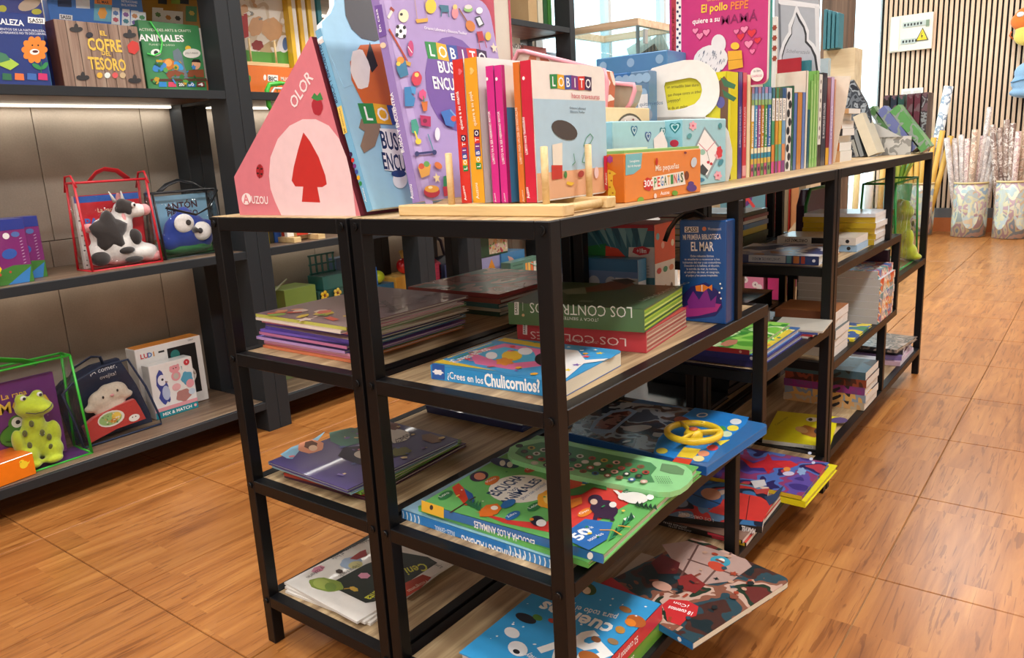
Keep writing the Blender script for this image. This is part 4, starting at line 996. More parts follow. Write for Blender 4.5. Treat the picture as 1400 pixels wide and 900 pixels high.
pouch('clear_pouch', 'long clear pouch with pink piping and orange card behind the white and blue book', [(705,200),(702,82),(708,70),(716,70),(826,97),(829,112),(824,200)], .44, .03, patchy('pouch_card', ['#d0805a','#e6d0c0','#c06a48','#efe2d6'], 14, .3))
pouch('clear_pouch', 'small clear pouch with pink piping above the cream bead box', [(818,160),(818,112),(866,116),(867,124),(862,140),(852,155),(846,160)], .50, .03, col('#b3a893', .4))
def dotbox(label, x0, x1, yt, yt2, Y, sidew, c, white, dep=.09):
    a, e = at(x0, yt, 'y', Y), at(x1, yt2, 'y', Y)
    M = frame((a.x, Y, ZT), (1, .0, 0), (0,1,0)); h_ = (a.z+e.z)/2-ZT
    r = boxy('dotted_box', label, 'box', 'blue boxes with pale dots', M, e.x-a.x, dep, h_, c, side=c, top=c)
    A = PArt(r.front)
    R = random.Random(int(x0))
    for k in range(5):
        for q in range(4):
            if (k+q) % 2: continue
            A.disc(r.w*(.1+.2*k), r.h*(.94-.13*q), .009, '#8fb6d6')
    A.rect(r.w*.42, r.h*.2, r.w*.97, r.h*.80, white); A.text('lámpara quitamiedos', r.w*.7, r.h*.70, .007, '#4a6a8a'); A.disc(r.w*.55, r.h*.62, .012, '#5aa0a0'); A.disc(r.w*.85, r.h*.62, .014, '#8a98a8')
    put(A, r.root, 'printed_front'); return r
dotbox('large blue dotted box behind the small dotted one', 815, 912, 72, 78, .80, 20, '#4d88b8', '#cfdfe8')
dotbox('small blue-grey dotted box in front of the large dotted box', 862, 886, 98, 97, .66, 20, '#5a83a6', '#dfe6ea', .035)
dotbox('deep blue dotted box at the left of the small dotted box', 834, 858, 100, 101, .72, 20, '#2f74b4', '#dfe6ea', .05)
r = upright('pink_panel_box', 'flat pink box standing behind the lilac board book', 'box', 612, 696, -25, .47, '#cf6474', t=.05, spine='#b85060')
# ================================================================ on the shelves of the near right unit
Z2T = Z2+.0105; Z3T = Z3+.0105; Z4T = Z4+.0105; ZBT = ZB+.0105
def wbook(name, label, cat, group, x0, y0, wx, wy, z, t, cov, rot=0, side='front', **k):
    """book lying flat with its near-left corner at x0,y0, turned by rot degrees"""
    a = math.radians(rot); e1 = Vector((math.cos(a), math.sin(a), 0)); e2 = Vector((-e1.y, e1.x, 0)); A_ = Vector((x0, y0, z))
    if side == 'front': M = frame(A_+e1*wx, e2, -e1); w, h = wy, wx
    elif side == 'right': M = frame(A_+e1*wx+e2*wy, -e1, -e2); w, h = wx, wy
    elif side == 'left': M = frame(A_, e1, e2); w, h = wx, wy
    else: M = frame(A_+e2*wy, -e2, e1); w, h = wy, wx
    return book(name, label, cat, group, M, w, h, t, cov, **k)
# touch-and-feel blocks: red below, green on top
def thickboard(label, pA, pB, pC, z, t, c, spine, pgc, n, side='front'):
    A_ = at(*pA, 'z', z); B = at(*pB, 'z', z); Cc = at(*pC, 'z', z); e1 = (B-A_); h = e1.length; e1.normalize(); e2 = Vector((-e1.y, e1.x, 0)); w = abs((Cc-B).dot(e2))
    B.z = z; M = frame(B, e2, -e1); r = Thing(); r.M = M; r.w, r.h, r.t = w, h, t
    r.root = empty('board_book', M, label, 'book', 'thick touch-and-feel board books')
    ct = .002
    b = MB(); b.box((0,0,t-ct),(w,h,t), col(c, .35, coat=.3)); b.box((0,0,0),(w,h,ct), col(c, .35)); b.build('cover', r.root)
    b = MB(); b.box((-.0004,0,0),(ct,h,t), col(spine, .38)); b.build('spine', r.root)
    R = random.Random(n); th = (t-2*ct)/n
    for i in range(n):
        b = MB(); b.box((ct+.0003, .0006, ct+i*th+.0003), (w-.0015-R.random()*.002, h-.0006, ct+(i+1)*th-.0003), col(pgc[i % len(pgc)], .6)); b.build('page', r.root)
    r.front = M @ Matrix.Translation((0,0,t)); r.spine = mplane(M, (-.0004,0,t), (0,1,0), (0,0,-1)); r.fore = None
    return r
LR = thickboard('thick red touch-and-feel board book under the green one', (708,467), (884,483), (958,448), Z2T, .034, '#c24048', '#c8414a', ['#c8a08c','#a8584c','#d8b8a0','#b87868'], 9)
A = PArt(LR.spine)
A.pt('LOS COLORES', (856,463), (725,453), (857,474), '#f3dcd8', -.01); A.pt('¡TOCA Y SIENTE!', (818,467), (774,463), (818,470), '#f3dcd8', 0)
A.pp([(715,443),(721,443.5),(721,458),(715,457)], '#f5eeee'); A.pt('SASSI', (718.5,456.5), (718.5,444.5), (716,456.5), '#3a2a2a', .05)
put(A, LR.root, 'spine_print')
LG = thickboard('thick dark green touch-and-feel board book lying on the red one', (696,443), (881,455), (955,420), Z2T+.0345, .036, '#4f6a4a', '#56774a', ['#a8c840','#3f6a30','#c8dc70','#86b03c'], 9)
A = PArt(LG.spine)
A.pt('LOS CONTRARIOS', (864,420), (724,414), (864,435), '#f0f4ea', -.01); A.pt('¡TOCA Y SIENTE!', (818,436), (770,433), (818,440), '#f0f4ea', 0)
A.pp([(703.5,413),(709.5,413),(709.5,430.5),(703.5,430.5)], '#f5f5ee'); A.pt('SASSI', (707.5,429), (707.5,414.5), (704.5,429), '#2c3a2a', .05)
A.pl([(715,413),(715,425)], .0008, '#d8e0cc'); A.pd(715.5, 431, 2, '#d8b080')
put(A, LG.root, 'spine_print')
A = PArt(LG.front)
A.pp([(780,396),(810,392),(835,385),(860,384),(868,389),(850,396),(815,399),(785,401)], '#7a4f38'); A.pp([(835,383),(858,381),(870,385),(856,390)], '#3a2c24'); A.pp([(766,397),(800,393),(802,402),(775,403)], '#8a9a80')
A.pt('LOS CONTRARIOS', (880,412), (948,385), (876,410), '#c8d4bc', -.01); A.rect(LG.w*.15, LG.h*.42, LG.w*.22, LG.h*.52, '#8a9a84')
put(A, LG.root)
# blue book with shaggy creatures
CH = lie('board_book', 'blue and rainbow board book with cloud cut-outs, nearest on the upper shelf', 'book', None, (590,518), (768,545.5), (843,497), Z2T, .021, '#3f9fd8', pg='#efe6cf', kind='board', cr=.012, back='#5a74b8', spine='#2f95d4')
A = PArt(CH.spine2)
A.pp([(591,497),(608,499),(608,519),(591,518)], '#2a5aa8'); A.pd(599, 509, 7, '#f4f0f2', 3.5, 10, .2)
A.pt('¿Crees en los', (612,517), (661,525), (613,508), '#ffffff', .04); A.pt('Chulicornios?', (663,527), (739,536.5), (664,511), '#ffffff', .09)
put(A, CH.root, 'spine_print')
A = PArt(CH.front)
A.pp([(592,496),(640,480),(690,462),(765,474),(772,520)], '#e9c83c')
A.pp([(605,492),(640,478),(680,466),(740,476),(765,500),(760,520),(700,512)], '#4aa0d8')
A.pp([(640,482),(690,470),(740,478),(760,498),(700,506),(650,498)], '#e87aa8'); A.pp([(650,484),(690,475),(730,482),(735,494),(690,498)], '#58b8e0')
for i, (a_, b_, c_) in enumerate((((612,490),(672,469),'#f0d43a'), ((616,493),(676,471),'#3fa868'), ((620,496),(680,473),'#e8862c'))): A.pl([a_, b_], .003, c_)
A.pt('¿Crees en los', (622,497), (672,478), (618,492), '#ffffff', .05)
A.pd(700, 487, 14, '#f3c83c', 7); A.pd(690, 495, 12, '#ef9a3c', 5, 0, .2); A.pd(718, 481, 10, '#efeff2', 5); A.pd(745, 492, 14, '#1f1d24', 9); A.pd(785, 492, 14, '#1f1d24', 8)
A.pd(672, 487, 8, '#f5f2f6', 5); A.pd(812, 488, 9, '#58b8e0', 4)
A.pp([(770,478),(842,486),(826,494),(798,498),(772,520),(768,500)], '#eceae6'); A.pp([(790,480),(842,486),(835,491),(800,493)], '#3fa0dc')
for q, c in (((776,507),'#f0d43a'),((800,488),'#e87aa8'),((820,484),'#f0d43a'),((788,500),'#7a5aa8'),((765,486),'#e24a5a'),((640,492),'#e24a5a')): A.star(*A.q(*q), .007, c)
A.scatter(.01, .02, CH.w-.01, CH.h-.02, 26, PAL, (.003,.006), 5)
put(A, CH.root)
# upright blue box with its black ribbon
def box_at_y(name, label, cat, Y, pl, pr, pt, z, depth, c, yaw=0, **k):
    a, e = at(*pl, 'y', Y), at(*pr, 'y', Y); h_ = at(*pt, 'y', Y).z - z
    return boxy(name, label, cat, None, Matrix.Translation((a.x, Y, z)) @ rotz(yaw), e.x-a.x, depth, h_, c, **k)
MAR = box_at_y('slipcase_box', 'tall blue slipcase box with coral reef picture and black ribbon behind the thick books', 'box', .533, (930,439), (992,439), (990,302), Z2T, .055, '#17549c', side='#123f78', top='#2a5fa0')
A = PArt(MAR.front)
A.pp([(936,310),(955,310),(955,318),(936,318)], '#f2f4f6'); A.pt('SASSI', (937.5,317), (953.5,317), (937.5,311), '#22262c', .06); A.pd(963, 313, 3, '#e0906a'); A.pt('Montessori', (968,315), (986,315), (968,311), '#d8dfe8')
A.pt('MI PRIMERA BIBLIOTECA', (934,328), (986,327), (934,321), '#ffffff', .03); A.pt('EL MAR', (945,343), (976,343), (945,331), '#ffffff', .05)
for i, s_ in enumerate(('Ocho robustos libritos', 'te enseñarán a reconocer a los', 'habitantes del mar y sus costumbres.', 'Descubre a la ballena, el tiburón,', 'la estrella de mar, la medusa,', 'el caballito de mar, el cangrejo,', 'el pulpo y los peces tropicales.')):
    wd_ = (16, 24, 26, 24, 21, 24, 22)[i]; A.pt(s_, (960-wd_, 351.5+i*4.4), (960+wd_, 351.5+i*4.4), (960-wd_, 348.6+i*4.4), '#eaf0f6', .02)
A.pp([(932,405),(945,392),(965,386),(985,400),(988,420),(978,432),(945,436),(932,430)], '#2c2870'); A.pp([(934,420),(955,412),(972,414),(986,416),(980,426),(955,432),(934,434)], '#b2348a'); A.pp([(940,412),(948,398),(956,410),(966,394),(972,412),(980,404),(978,420),(942,422)], '#8a2f8f')
A.pp([(951,391),(962,389),(970,393),(962,399),(952,398)], '#f0862c'); A.pp([(968,393),(974,389),(974,398)], '#f0862c'); A.pl([(960,389.5),(960,398.5)], .0014, '#ffffff')
for q in ((985,388),(987,394),(984,400),(986,408)): A.pd(*q, 1.3, '#ffffff')
put(A, MAR.root, 'printed_front')
b = MB(); RIB = col('#15171d', .35)
I = MAR.root.matrix_world.inverted()
rp = [I @ at(x, y, 'y', .545+dy) for x, y, dy in ((909,330,-.012),(915,314,-.01),(925,300,-.005),(938,291,0),(950,289,.005),(958,294,.008),(960,300,.012))]; rp[-1].z = MAR.h+.002
b.tube(rp, .003, RIB, 8, flat=(.0045, .0015)); b.build('ribbon', MAR.root)
rp2 = [I @ at(x, y, 'y', .556) for x, y in ((932,302),(938,297),(950,294),(960,296),(964,300))]; rp2[0].z = rp2[-1].z = MAR.h+.002
b = MB(); b.tube(rp2, .003, RIB, 8, flat=(.0045, .0015)); b.build('ribbon', MAR.root)
# two game boxes at the back of the shelf
def y_side(xp, yp, X): return at(xp, yp, 'x', X).y
G1 = box_at_y('game_box', 'large game box with red lid and blue leaves at the back of the upper shelf', 'box', .635, (763,380), (895,380), (895,308), Z2T, .09, '#3f7f92', side='#e8e2da', top='#b8323c')
A = PArt(G1.front); w_, h_ = G1.w, G1.h
A.rect(0, h_*.93, w_, h_, '#b8323c'); A.pp([(797,338),(828,333),(838,350),(832,360),(797,358)], '#2f8f4a'); A.pp([(797,340),(803,345),(803,358),(797,358)], '#e0b02c'); A.pp([(828,336),(845,340),(856,352),(850,362),(828,360)], '#e2482c')
for i in range(9): A.pp([(800+i*9,312),(806+i*10,312),(822+i*7,340)], ['#6fa8b4','#2f6478','#8fc0c4'][i % 3])
A.pp([(860,338),(895,338),(895,380),(858,380)], '#e2dcd6'); A.pd(877, 343, 12, '#cf3340', 6, 0, .08); A.pt('+18m', (871,346), (884,346), (871,340), '#ffffff', .05)
for i in range(4): A.pl([(875,364+i*4),(888,364+i*4)], .001, '#8a8480')
put(A, G1.root, 'printed_front')
A = PArt(G1.right); A.rect(0, h_*.52, G1.d, h_, '#e2603f')
for i, c in enumerate(('#6fb8c4','#e8b0a0','#6fb8c4','#efe2c8')): A.disc(G1.d*(.15+.24*i), h_*(.85-.12*(i % 2)), .007, c)
for i, c in enumerate(('#cf4340','#3f8f6a','#e08a6a')): A.disc(G1.d*(.2+.3*i), h_*.42, .010, c, .006); A.disc(G1.d*(.2+.3*i), h_*.15, .006, ['#8a6a2c','#c8b080','#6a5044'][i], .012)
put(A, G1.root, 'printed_side')
G2 = box_at_y('game_box', 'small blue game box with round hills in front of the red-lidded box', 'box', .596, (757,380), (872,380), (872,356), Z2T, .034, '#3f78a8', side='#dfe4e8', top='#2f86b0')
A = PArt(G2.front); A.rect(0, 0, G2.w, G2.h*.75, '#6a88b8')
for i in range(5): A.disc(G2.w*(.1+.2*i), G2.h*.5, .013, '#b8c0cc', .013); A.disc(G2.w*(.05+.2*i), G2.h*.2, .012, ['#a82f3c','#26406a'][i % 2])
A.rect(G2.w*.75, 0, G2.w, G2.h*.62, '#cfd4d8'); A.disc(G2.w*.87, G2.h*.45, .014, '#24506f', .009)
put(A, G2.root, 'printed_front')
A = PArt(G2.right); A.rect(0, G2.h*.55, G2.d, G2.h, '#4a8fb8'); A.disc(G2.d*.5, G2.h*.28, .010, '#2f7fa3', .007); put(A, G2.root, 'printed_side')

# ---- middle shelf (Z3) of the near right unit
PAt = lie('sound_book', 'pale blue picture dictionary with a zigzag spine, under the animal sound book', 'book', None, (550,709), (757,779), (952,655), Z3T, .015, '#9cc8e0', pg='#f0f0ea', spine='#3f8fd0', top=False)
A = PArt(PAt.spine)
for i in range(34):
    u0 = PAt.h*(1-(i+.5)/34.0)
    if 5 <= i <= 24: continue
    A.poly([(u0, .001), (u0+.0022, .001), (u0+.0008, .0075), (u0+.0022, .014), (u0, .014), (u0-.0014, .0075)], '#e8f2f8')
A.rect(PAt.h*.28, .0008, PAt.h*.85, .0142, '#2a7fc8')
A.pt('MIS PRIMERAS PALABRAS', (717,760), (631,731), (721,748), '#ffffff', .04); A.pt('INGLÉS - ESPAÑOL', (622,727), (595,718), (624,720), '#dfeaf4', .02)
put(A, PAt.root, 'spine_print')
zc = Z3T+.0155
GB = wbook('sound_book', 'green-edged book slightly askew under the animal sound book', 'book', None, -.300, .046, .31, .34, zc, .008, '#6ab85a', rot=-1.0, kind='hard', pg='#e8ead0')
zc += .0085
ES = lie('sound_book', 'green and red animal sound book with a white title circle', 'book', None, (577,699), (825,771), (958,649), zc, .013, '#6fbf6a', spine='#2f74b4', pg='#efeee2', cr=.0)
A = PArt(ES.spine); A.pp([(576.5,684),(607,694),(607,709),(576.5,699)], '#f0c040'); A.pd(590, 694, 2.4, '#3a3a3a', 3.5)
A.pt('ESCUCHA A LOS ANIMALES', (731,739), (648,712), (733,730), '#ffffff', .05); A.pd(807, 760, 4, '#ffffff', 5)
put(A, ES.root, 'spine_print')
A = PArt(ES.front)
RED = '#d8403a'
A.pp([(650,700),(700,712),(745,716),(765,700),(770,680),(775,662),(800,650),(850,668),(848,690),(825,702),(812,716),(800,728),(775,733),(740,726),(690,716)], RED)
A.pp([(774,649),(805,655),(880,668),(858,690),(812,716),(760,700)], RED)
A.pp([(606,698),(735,738),(825,765),(824,758),(840,748),(830,733),(800,716),(788,722),(775,745),(700,722),(640,700),(610,684)], '#3a7fc0') if False else None
A.pd(711, 669, 43, '#efe9dc', 19, -3, 0, 32)
A.pt('ESCUCHA', (680,679), (718,653), (673,670), '#22406a', .08); A.pt('a los', (698,676), (709,668), (695,671), '#22406a', .03); A.pt('ANIMALES', (693,691), (742,657), (687,684), '#22406a', .08); A.pt('¡libro con sonidos!', (715,684), (748,662), (712,681), '#3a6aa0', .0)
A.pp([(618,667),(627,661),(634,668),(640,680),(646,690),(636,692),(628,682),(622,676)], '#d9452c'); A.pp([(634,668),(646,676),(650,690),(642,688)], '#3a66b0'); A.pl([(615,702),(650,680)], .003, '#4a3026')
A.pd(655, 652, 13, '#3a2a44', 7, -10); A.pd(656, 652, 8, '#d98a6a', 5); A.pd(690, 634, 20, '#2f3f6a', 6, 12); A.pd(687, 634, 4, '#f4f4ea'); A.pd(697, 636, 4, '#f4f4ea')
for x, y, c, t_ in ((609,678,'#2f7a46','Loro'),(673,658,'#e0762c','Mono'),(727,641,'#cf3f34','Zorro'),(701,706,'#2f6fb0','Zebra'),(731,694,'#2f7a46','León'),(800,702,'#e8862c','Oso'),(806,658,'#2f6fb0','Jirafa'),(860,673,'#2f7a46','Liebre'),(695,690,'#2f6fb0','')): A.pd(x, y, 11, c, 5, -25); A.pt(t_, (x-6, y+3), (x+6, y-3), (x-7, y), '#ffffff', 0) if t_ else None
A.pp([(655,700),(665,692),(680,690),(686,696),(680,704),(668,708),(656,708)], '#e8782c'); A.pd(676, 696, 5, '#f4efe4', 3); A.pd(668, 702, 8, '#e8782c', 5, 20)
A.pd(752, 684, 18, '#f0a82c', 13, -10, .08); A.pd(752, 684, 9, '#f6cf6a', 7)
A.pp([(762,690),(795,681),(796,690),(770,702)], '#e8862c'); A.pd(735, 714, 10, '#22263a', 7, 10); A.pd(740, 717, 7, '#f4f4f2', 5); A.pd(727, 712, 3, '#e8862c', 2)
A.pd(826, 698, 19, '#3a2440', 13, 15, .06); A.pd(814, 685, 10, '#3a2440', 7); A.pd(812, 688, 5, '#e8c8b0', 4); A.pd(838, 692, 5, '#f2efe8', 4); A.pl([(815,706),(812,718)], .006, '#3a2440'); A.pl([(834,706),(838,714)], .006, '#3a2440')
A.pp([(775,672),(790,668),(812,660),(828,663),(830,672),(812,668),(795,678),(780,680)], '#3f7a3c'); A.pp([(765,652),(790,645),(796,650),(775,658)], '#f2f0ea')
for i in range(5): A.pl([(768+i*5,655),(771+i*5,648)], .0016, '#22222a')
A.pd(868, 683, 18, '#f2f0ea', 8, 5); A.pd(852, 681, 7, '#f2f0ea', 5); A.pp([(846,680),(838,672),(844,673),(850,678)], '#f2f0ea'); A.pd(889, 682, 5, '#ffffff', 4)
A.pp([(780,726),(800,712),(838,717),(830,740),(805,755),(782,744)], '#2f6fb8'); A.pt('Con más de', (793,731), (812,724), (791,727), '#ffffff', 0); A.pt('50', (792,742), (812,729), (788,730), '#ffffff', .1); A.pt('sonidos', (806,743), (826,733), (804,739), '#ffffff', .02)
A.pp([(852,712),(866,707),(868,710),(855,715)], '#f4f4f2')
for i in range(6): A.pp([(832+i*5,742-i*5),(838+i*5,728-i*5),(842+i*5,736-i*5)], '#1f4f3c' if i % 2 else '#2f8f5a')
for i in range(5): A.pp([(868+i*6,693+i),(872+i*6,688+i),(875+i*6,697+i)], '#1f3f2c')
for i in range(5): A.pp([(636+i*4,690+i*2),(642+i*4,684+i),(641+i*4,694+i*2)], '#2f6f4a')
A.pl([(820,728),(838,728),(850,735)], .0022, '#f0a83c'); A.pl([(845,722),(862,724)], .0022, '#f0a83c')
A.scatter(.02, .02, ES.w*.62, ES.h-.02, 20, ['#f2d35a','#2f8f5a','#f4efe4'], (.002,.004), 8)
put(A, ES.root)
# light green keypad panel moulded on the far part of that book
I = ES.front.inverted(); zp = .009; Fm = ES.front @ Matrix.Translation((0,0,zp)); A = PArt(Fm)
KP = [(694,620),(697,612),(708,606),(722,602),(748,599),(776,603),(806,611),(836,617),(862,620),(890,626),(918,632),(937,637),(946,645),(947,654),(940,662),(930,669),(916,673),(900,673),(880,669),(830,660),(780,649),(730,637),(700,628)]
LGR = col('#9adf9a', .35); DGR = '#4f8f5a'
b = MB(); q_ = [A.q(*p) for p in KP]; b.prism(q_, -zp+.0003, 0, LGR); b.build('keypad', ES.root, Matrix.Translation((0,0,ES.t+zp)))
KI = [(704,620),(712,611),(740,605),(770,608),(806,616),(850,625),(890,633),(898,640),(890,650),(895,660),(880,660),(830,651),(780,640),(720,627)]
A.pp(KI, DGR); A.pp([(905,634),(925,637),(936,643),(934,650),(916,648),(902,644)], '#6f9a6a')
R = random.Random(2)
for row in range(4):
    for i in range(11):
        t_ = i/10; x = 722+t_*166+row*3-4*(3-row); y = 611+t_*29+row*7.5-(3-row)*1.0
        if x < 890-row*2: A.pd(x, y+2, 5.2, R.choice(['#c8a83c','#b04a3c','#dfe0d0','#8a5a3c','#3f6fa0','#e0b0a0','#2c3a30']), 2.6); A.pd(x, y+2, 2.5, R.choice(['#3a2c24','#f0e8d8','#6a4a34']), 1.4)
for i in range(7):
    for k in range(5): A.pd(896+i*3+k*1.2, 655+k*2.2-i*.2+i*.4, .8, '#2f5a38', .5, n=8)
put(A, ES.root, 'keypad_print')
# steering wheel sound book
SW = lie('sound_book', 'blue sound book with a yellow steering wheel on it', 'book', None, (778,603), (966,651), (1030,587), Z3T, .016, '#2f6fae', spine='#1f5fae', kind='board', pg='#2a78c8', cr=.012)
A = PArt(SW.front)
GREY = patchy('car_print', ['#3a4a5c','#8a98a4','#52403c','#27384c','#a8b0b4'], 16, .25)
A.pp([(785,577),(800,566),(846,549),(950,560),(935,572),(912,590),(902,606),(896,620),(780,592)], GREY)
A.pp([(806,588),(812,576),(835,562),(862,559),(872,563),(850,580),(838,592),(815,594)], '#7a98b8'); A.pp([(812,586),(820,575),(838,565),(860,562),(864,565),(845,580),(834,588)], patchy('car_window_print', ['#5c2f2c','#8a6a64','#3a2a2c'], 20, .25))
A.pp([(950,558),(985,563),(1024,571),(1020,580),(985,610),(968,632),(940,632),(893,620),(900,600),(925,575)], '#1f86d8')
A.pd(932, 575, 11, '#7a3a28', 5, 5); A.ring; A.pd(960, 568, 8, '#e8ecf0', 3, -5); A.pd(960, 568, 5.5, '#2f7fcc', 1.8, -5)
for x, y, c in ((905,617,'#e8d83c'),(1006,577,'#e8f0f4'),(1002,586,'#f0e04a'),(993,594,'#cfe4c0'),(985,587,'#3fa05a')): A.pd(x, y, 8, c, 4)
A.pp([(925,625),(935,612),(958,615),(948,628)], '#f0d43a'); A.pp([(924,626),(947,629),(941,638),(918,633)], '#d8402c'); A.pd(974, 613, 8, '#d8455a', 4); A.pd(962, 621, 8, '#e89a7a', 4); A.pd(955, 628, 8, '#efe2a0', 4)
A.pp([(978,604),(998,602),(985,610)], '#f0e04a')
put(A, SW.root)
Fm = SW.front @ Matrix.Translation((0,0,.020)); A = PArt(Fm); c_ = A.q(948, 591); R_ = abs(A.q(986, 595)[1]-A.q(909, 589)[1])/2
R_ = min(R_, .062)
b = MB(); ns = 36; pts = [(c_[0]+R_*math.cos(2*PI*i/ns), c_[1]+R_*math.sin(2*PI*i/ns), .020) for i in range(ns)]; pts.append(pts[0]); pts.append(pts[1])
YW_ = col('#ecc82c', .35); b.tube(pts, .0062, YW_, 10); b.build('wheel_rim', SW.root, Matrix.Translation((0,0,SW.t)))
for a_ in (90, 215, 325):
    a_ = math.radians(a_+90); b = MB(); b.tube([(c_[0], c_[1], .018), (c_[0]+R_*.5*math.cos(a_), c_[1]+R_*.5*math.sin(a_), .019), (c_[0]+R_*math.cos(a_), c_[1]+R_*math.sin(a_), .020)], .006, YW_, 8, flat=(.004,.009)); b.build('wheel_spoke', SW.root, Matrix.Translation((0,0,SW.t)))
b = MB(); b.lathe([(.017,0),(.017,.018),(.013,.024),(0,.026)], YW_, 24, o=(c_[0],c_[1],0)); b.build('wheel_hub', SW.root, Matrix.Translation((0,0,SW.t)))
b = MB(); b.lathe([(.008,.0255),(.008,.0275),(0,.0285)], col('#b8542c', .4), 18, o=(c_[0],c_[1],0)); b.build('horn_button', SW.root, Matrix.Translation((0,0,SW.t)))

# ---- bottom shelf (Z4) of the near right unit
S1 = wbook('story_book', 'thick storybook with green spine, lower of the two sky blue storybooks', 'book', None, -.200, .012, .19, .275, Z4T, .030, '#7ab84a', side='right', spine='#6aa83c', pg='#e8e6e0')
A = PArt(S1.spine); A.text('52 cuentos para todo el año', S1.h*.35, .009, .011, '#ffffff', 0, al='l', w=S1.h*.5, bold=.04); A.disc(S1.h*.9, .015, .009, '#ffe9c0'); put(A, S1.root, 'spine_print')
S2 = wbook('story_book', 'sky blue storybook with 52 in white, nearest on the bottom shelf', 'book', None, -.203, .010, .195, .272, Z4T+.0303, .028, '#3aa0dc', side='right', spine='#d63440', pg='#e8e6e0')
A = PArt(S2.spine); A.text('52 cuentos para todo el año', S2.h*.30, .009, .011, '#ffffff', 0, al='l', w=S2.h*.5, bold=.04); A.text('Disney', S2.h*.85, .009, .009, '#ffffff', 0, al='l'); put(A, S2.root, 'spine_print')
A = PArt(S2.front)
A.pt('52', (812,862), (735,888), (817,902), '#f6f6f2', .1); A.pt('cuentos', (841,856), (745,822), (832,872), '#f6f6f2', .08); A.pt('para todo el año', (845,842), (770,824), (841,849), '#f0f4f6', .03)
A.pt('Disney', (745,906), (722,893), (741,913), '#f0f4f6', .03)
for x, y, rx, ry, c in ((719,846,15,6,'#2a2c34'),(735,845,7,4,'#5a8a3c'),(804,806,12,8,'#3f5a34'),(802,808,6,5,'#e8d0b0'),(855,834,9,4,'#9a6a3c'),(870,850,14,8,'#b8622c'),(862,852,8,5,'#e8862c'),(848,862,7,5,'#c08a3c'),(815,875,7,4,'#8a5a3c'),(838,878,8,4,'#9a7a54'),(700,866,11,7,'#eef0f2'),(708,888,14,10,'#eef0f2'),(706,892,5,3,'#26282e'),(806,900,16,8,'#a8622c'),(755,850,6,3,'#b84a3c')): A.pd(x, y, rx, c, ry, 20)
A.scatter(.01, .01, S2.w-.01, S2.h-.01, 30, ['#ffffff'], (.0012,.003), 4)
put(A, S2.root)
PIR = patchy('ship_scene_print', ['#1f2f34','#4a2f2a','#2f4a54','#8a5a48','#c8a898','#243a2c','#6a2f2c'], 9, .3, detail=3)
I1 = at(947, 887, 'z', Z4T+.02); 
BK = lie('story_book', 'large dark storybook with a red speech bubble, jutting out over the aisle', 'book', None, (815,812), (947,889), (1036,781), Z4T+.014, .012, PIR, spine='#2a78b8', pg='#f0ecd8', kind='board', cr=.014)
A = PArt(BK.front)
A.pp([(905,745),(940,740),(1020,765),(1028,775),(1000,795),(960,800),(925,775)], '#b89a90')
for a_, b2 in (((955,745),(930,790)), ((1000,756),(960,800)), ((940,765),(1015,790))): A.pl([a_, b2], .004, '#6a4a44')
A.pp([(890,770),(905,758),(930,770),(925,785),(900,785)], '#6a1f24'); A.pp([(925,790),(945,785),(965,800),(950,812),(930,805)], '#8a2a28'); A.pd(985, 768, 14, '#3f9fb8', 7, 10); A.pd(980, 775, 13, '#c84a34', 6, 20); A.pd(986, 767, 5, '#f0ece0', 3)
A.pp([(818,800),(836,790),(870,815),(862,835),(836,826)], '#b82f34'); A.pp([(817,798),(860,812),(862,818),(816,804)], '#c8343c'); A.pd(905, 802, 14, '#d0a08c', 6, 15)
A.pp([(905,828),(915,820),(940,822),(955,830),(952,843),(940,846),(930,856),(912,850),(910,838)], '#cf2f34'); A.pt('¡Con', (942,829), (922,823), (942,833), '#ffffff', .03); A.pt('18 cuentos', (948,838), (915,829), (947,843), '#ffffff', .05)
A.scatter(.01, .03, BK.w-.01, BK.h-.02, 40, ['#8a4a38','#2f4f5a','#c8a088','#1c2628','#a8442c'], (.004,.009), 12)
put(A, BK.root)
A = PArt(BK.spine); A.disc(BK.h*.12, BK.t*.5, .004, '#ffffff'); put(A, BK.root, 'spine_print')
# thin paper pad under it so that it lies level with its neighbours
wbook('story_book', 'thin pale storybook under the large dark jutting one', 'book', None, -.150, .300, .16, .18, Z4T, .0138, '#c8b8a0', side='front', simple=True)
# comics pile
def comic(label, x0, y0, wx, wy, z, t, c, spine, rot, **k): return wbook('comic_book', label, 'book', 'comic albums on the bottom shelf', x0, y0, wx, wy, z, t, c, rot=rot, spine=spine, kind='soft', pg='#e4ded4', **k)
c1 = comic('yellow-footed comic at the bottom of the comics pile', -.205, .622, .205, .26, Z4T, .008, '#c83c34', '#1c1c20', 2)
c2 = comic('black-spined comic second from the bottom of the comics pile', -.215, .618, .21, .26, Z4T+.0085, .007, '#8a6a5a', '#1c1c20', 1)
for c_, z_ in ((c1, 0), (c2, 0)):
    A = PArt(c_.spine); A.rect(.003, .0008, c_.h*.16, c_.t-.0008, '#e8c02c'); A.rect(c_.h*.16, .0008, c_.h*.34, c_.t-.0008, '#c8344a'); A.text('¿DÓNDE ESTÁ?', c_.h*.55, c_.t*.25, c_.t*.5, '#c8c8c8', 0, al='l', w=c_.h*.25); put(A, c_.root, 'spine_print')
HERO = patchy('comic_scene_print', ['#24406a','#3a6a98','#1c2436','#b0302c','#5a7a98','#c8b0a0'], 8, .3)
c3 = lie('comic_book', 'comic album with black spine and red and blue cover, on top of the comics pile', 'book', 'comic albums on the bottom shelf', (905,712), (1042,729), (1073,676), Z4T+.016, .013, HERO, spine='#141416', kind='soft', pg='#e8e4dc')
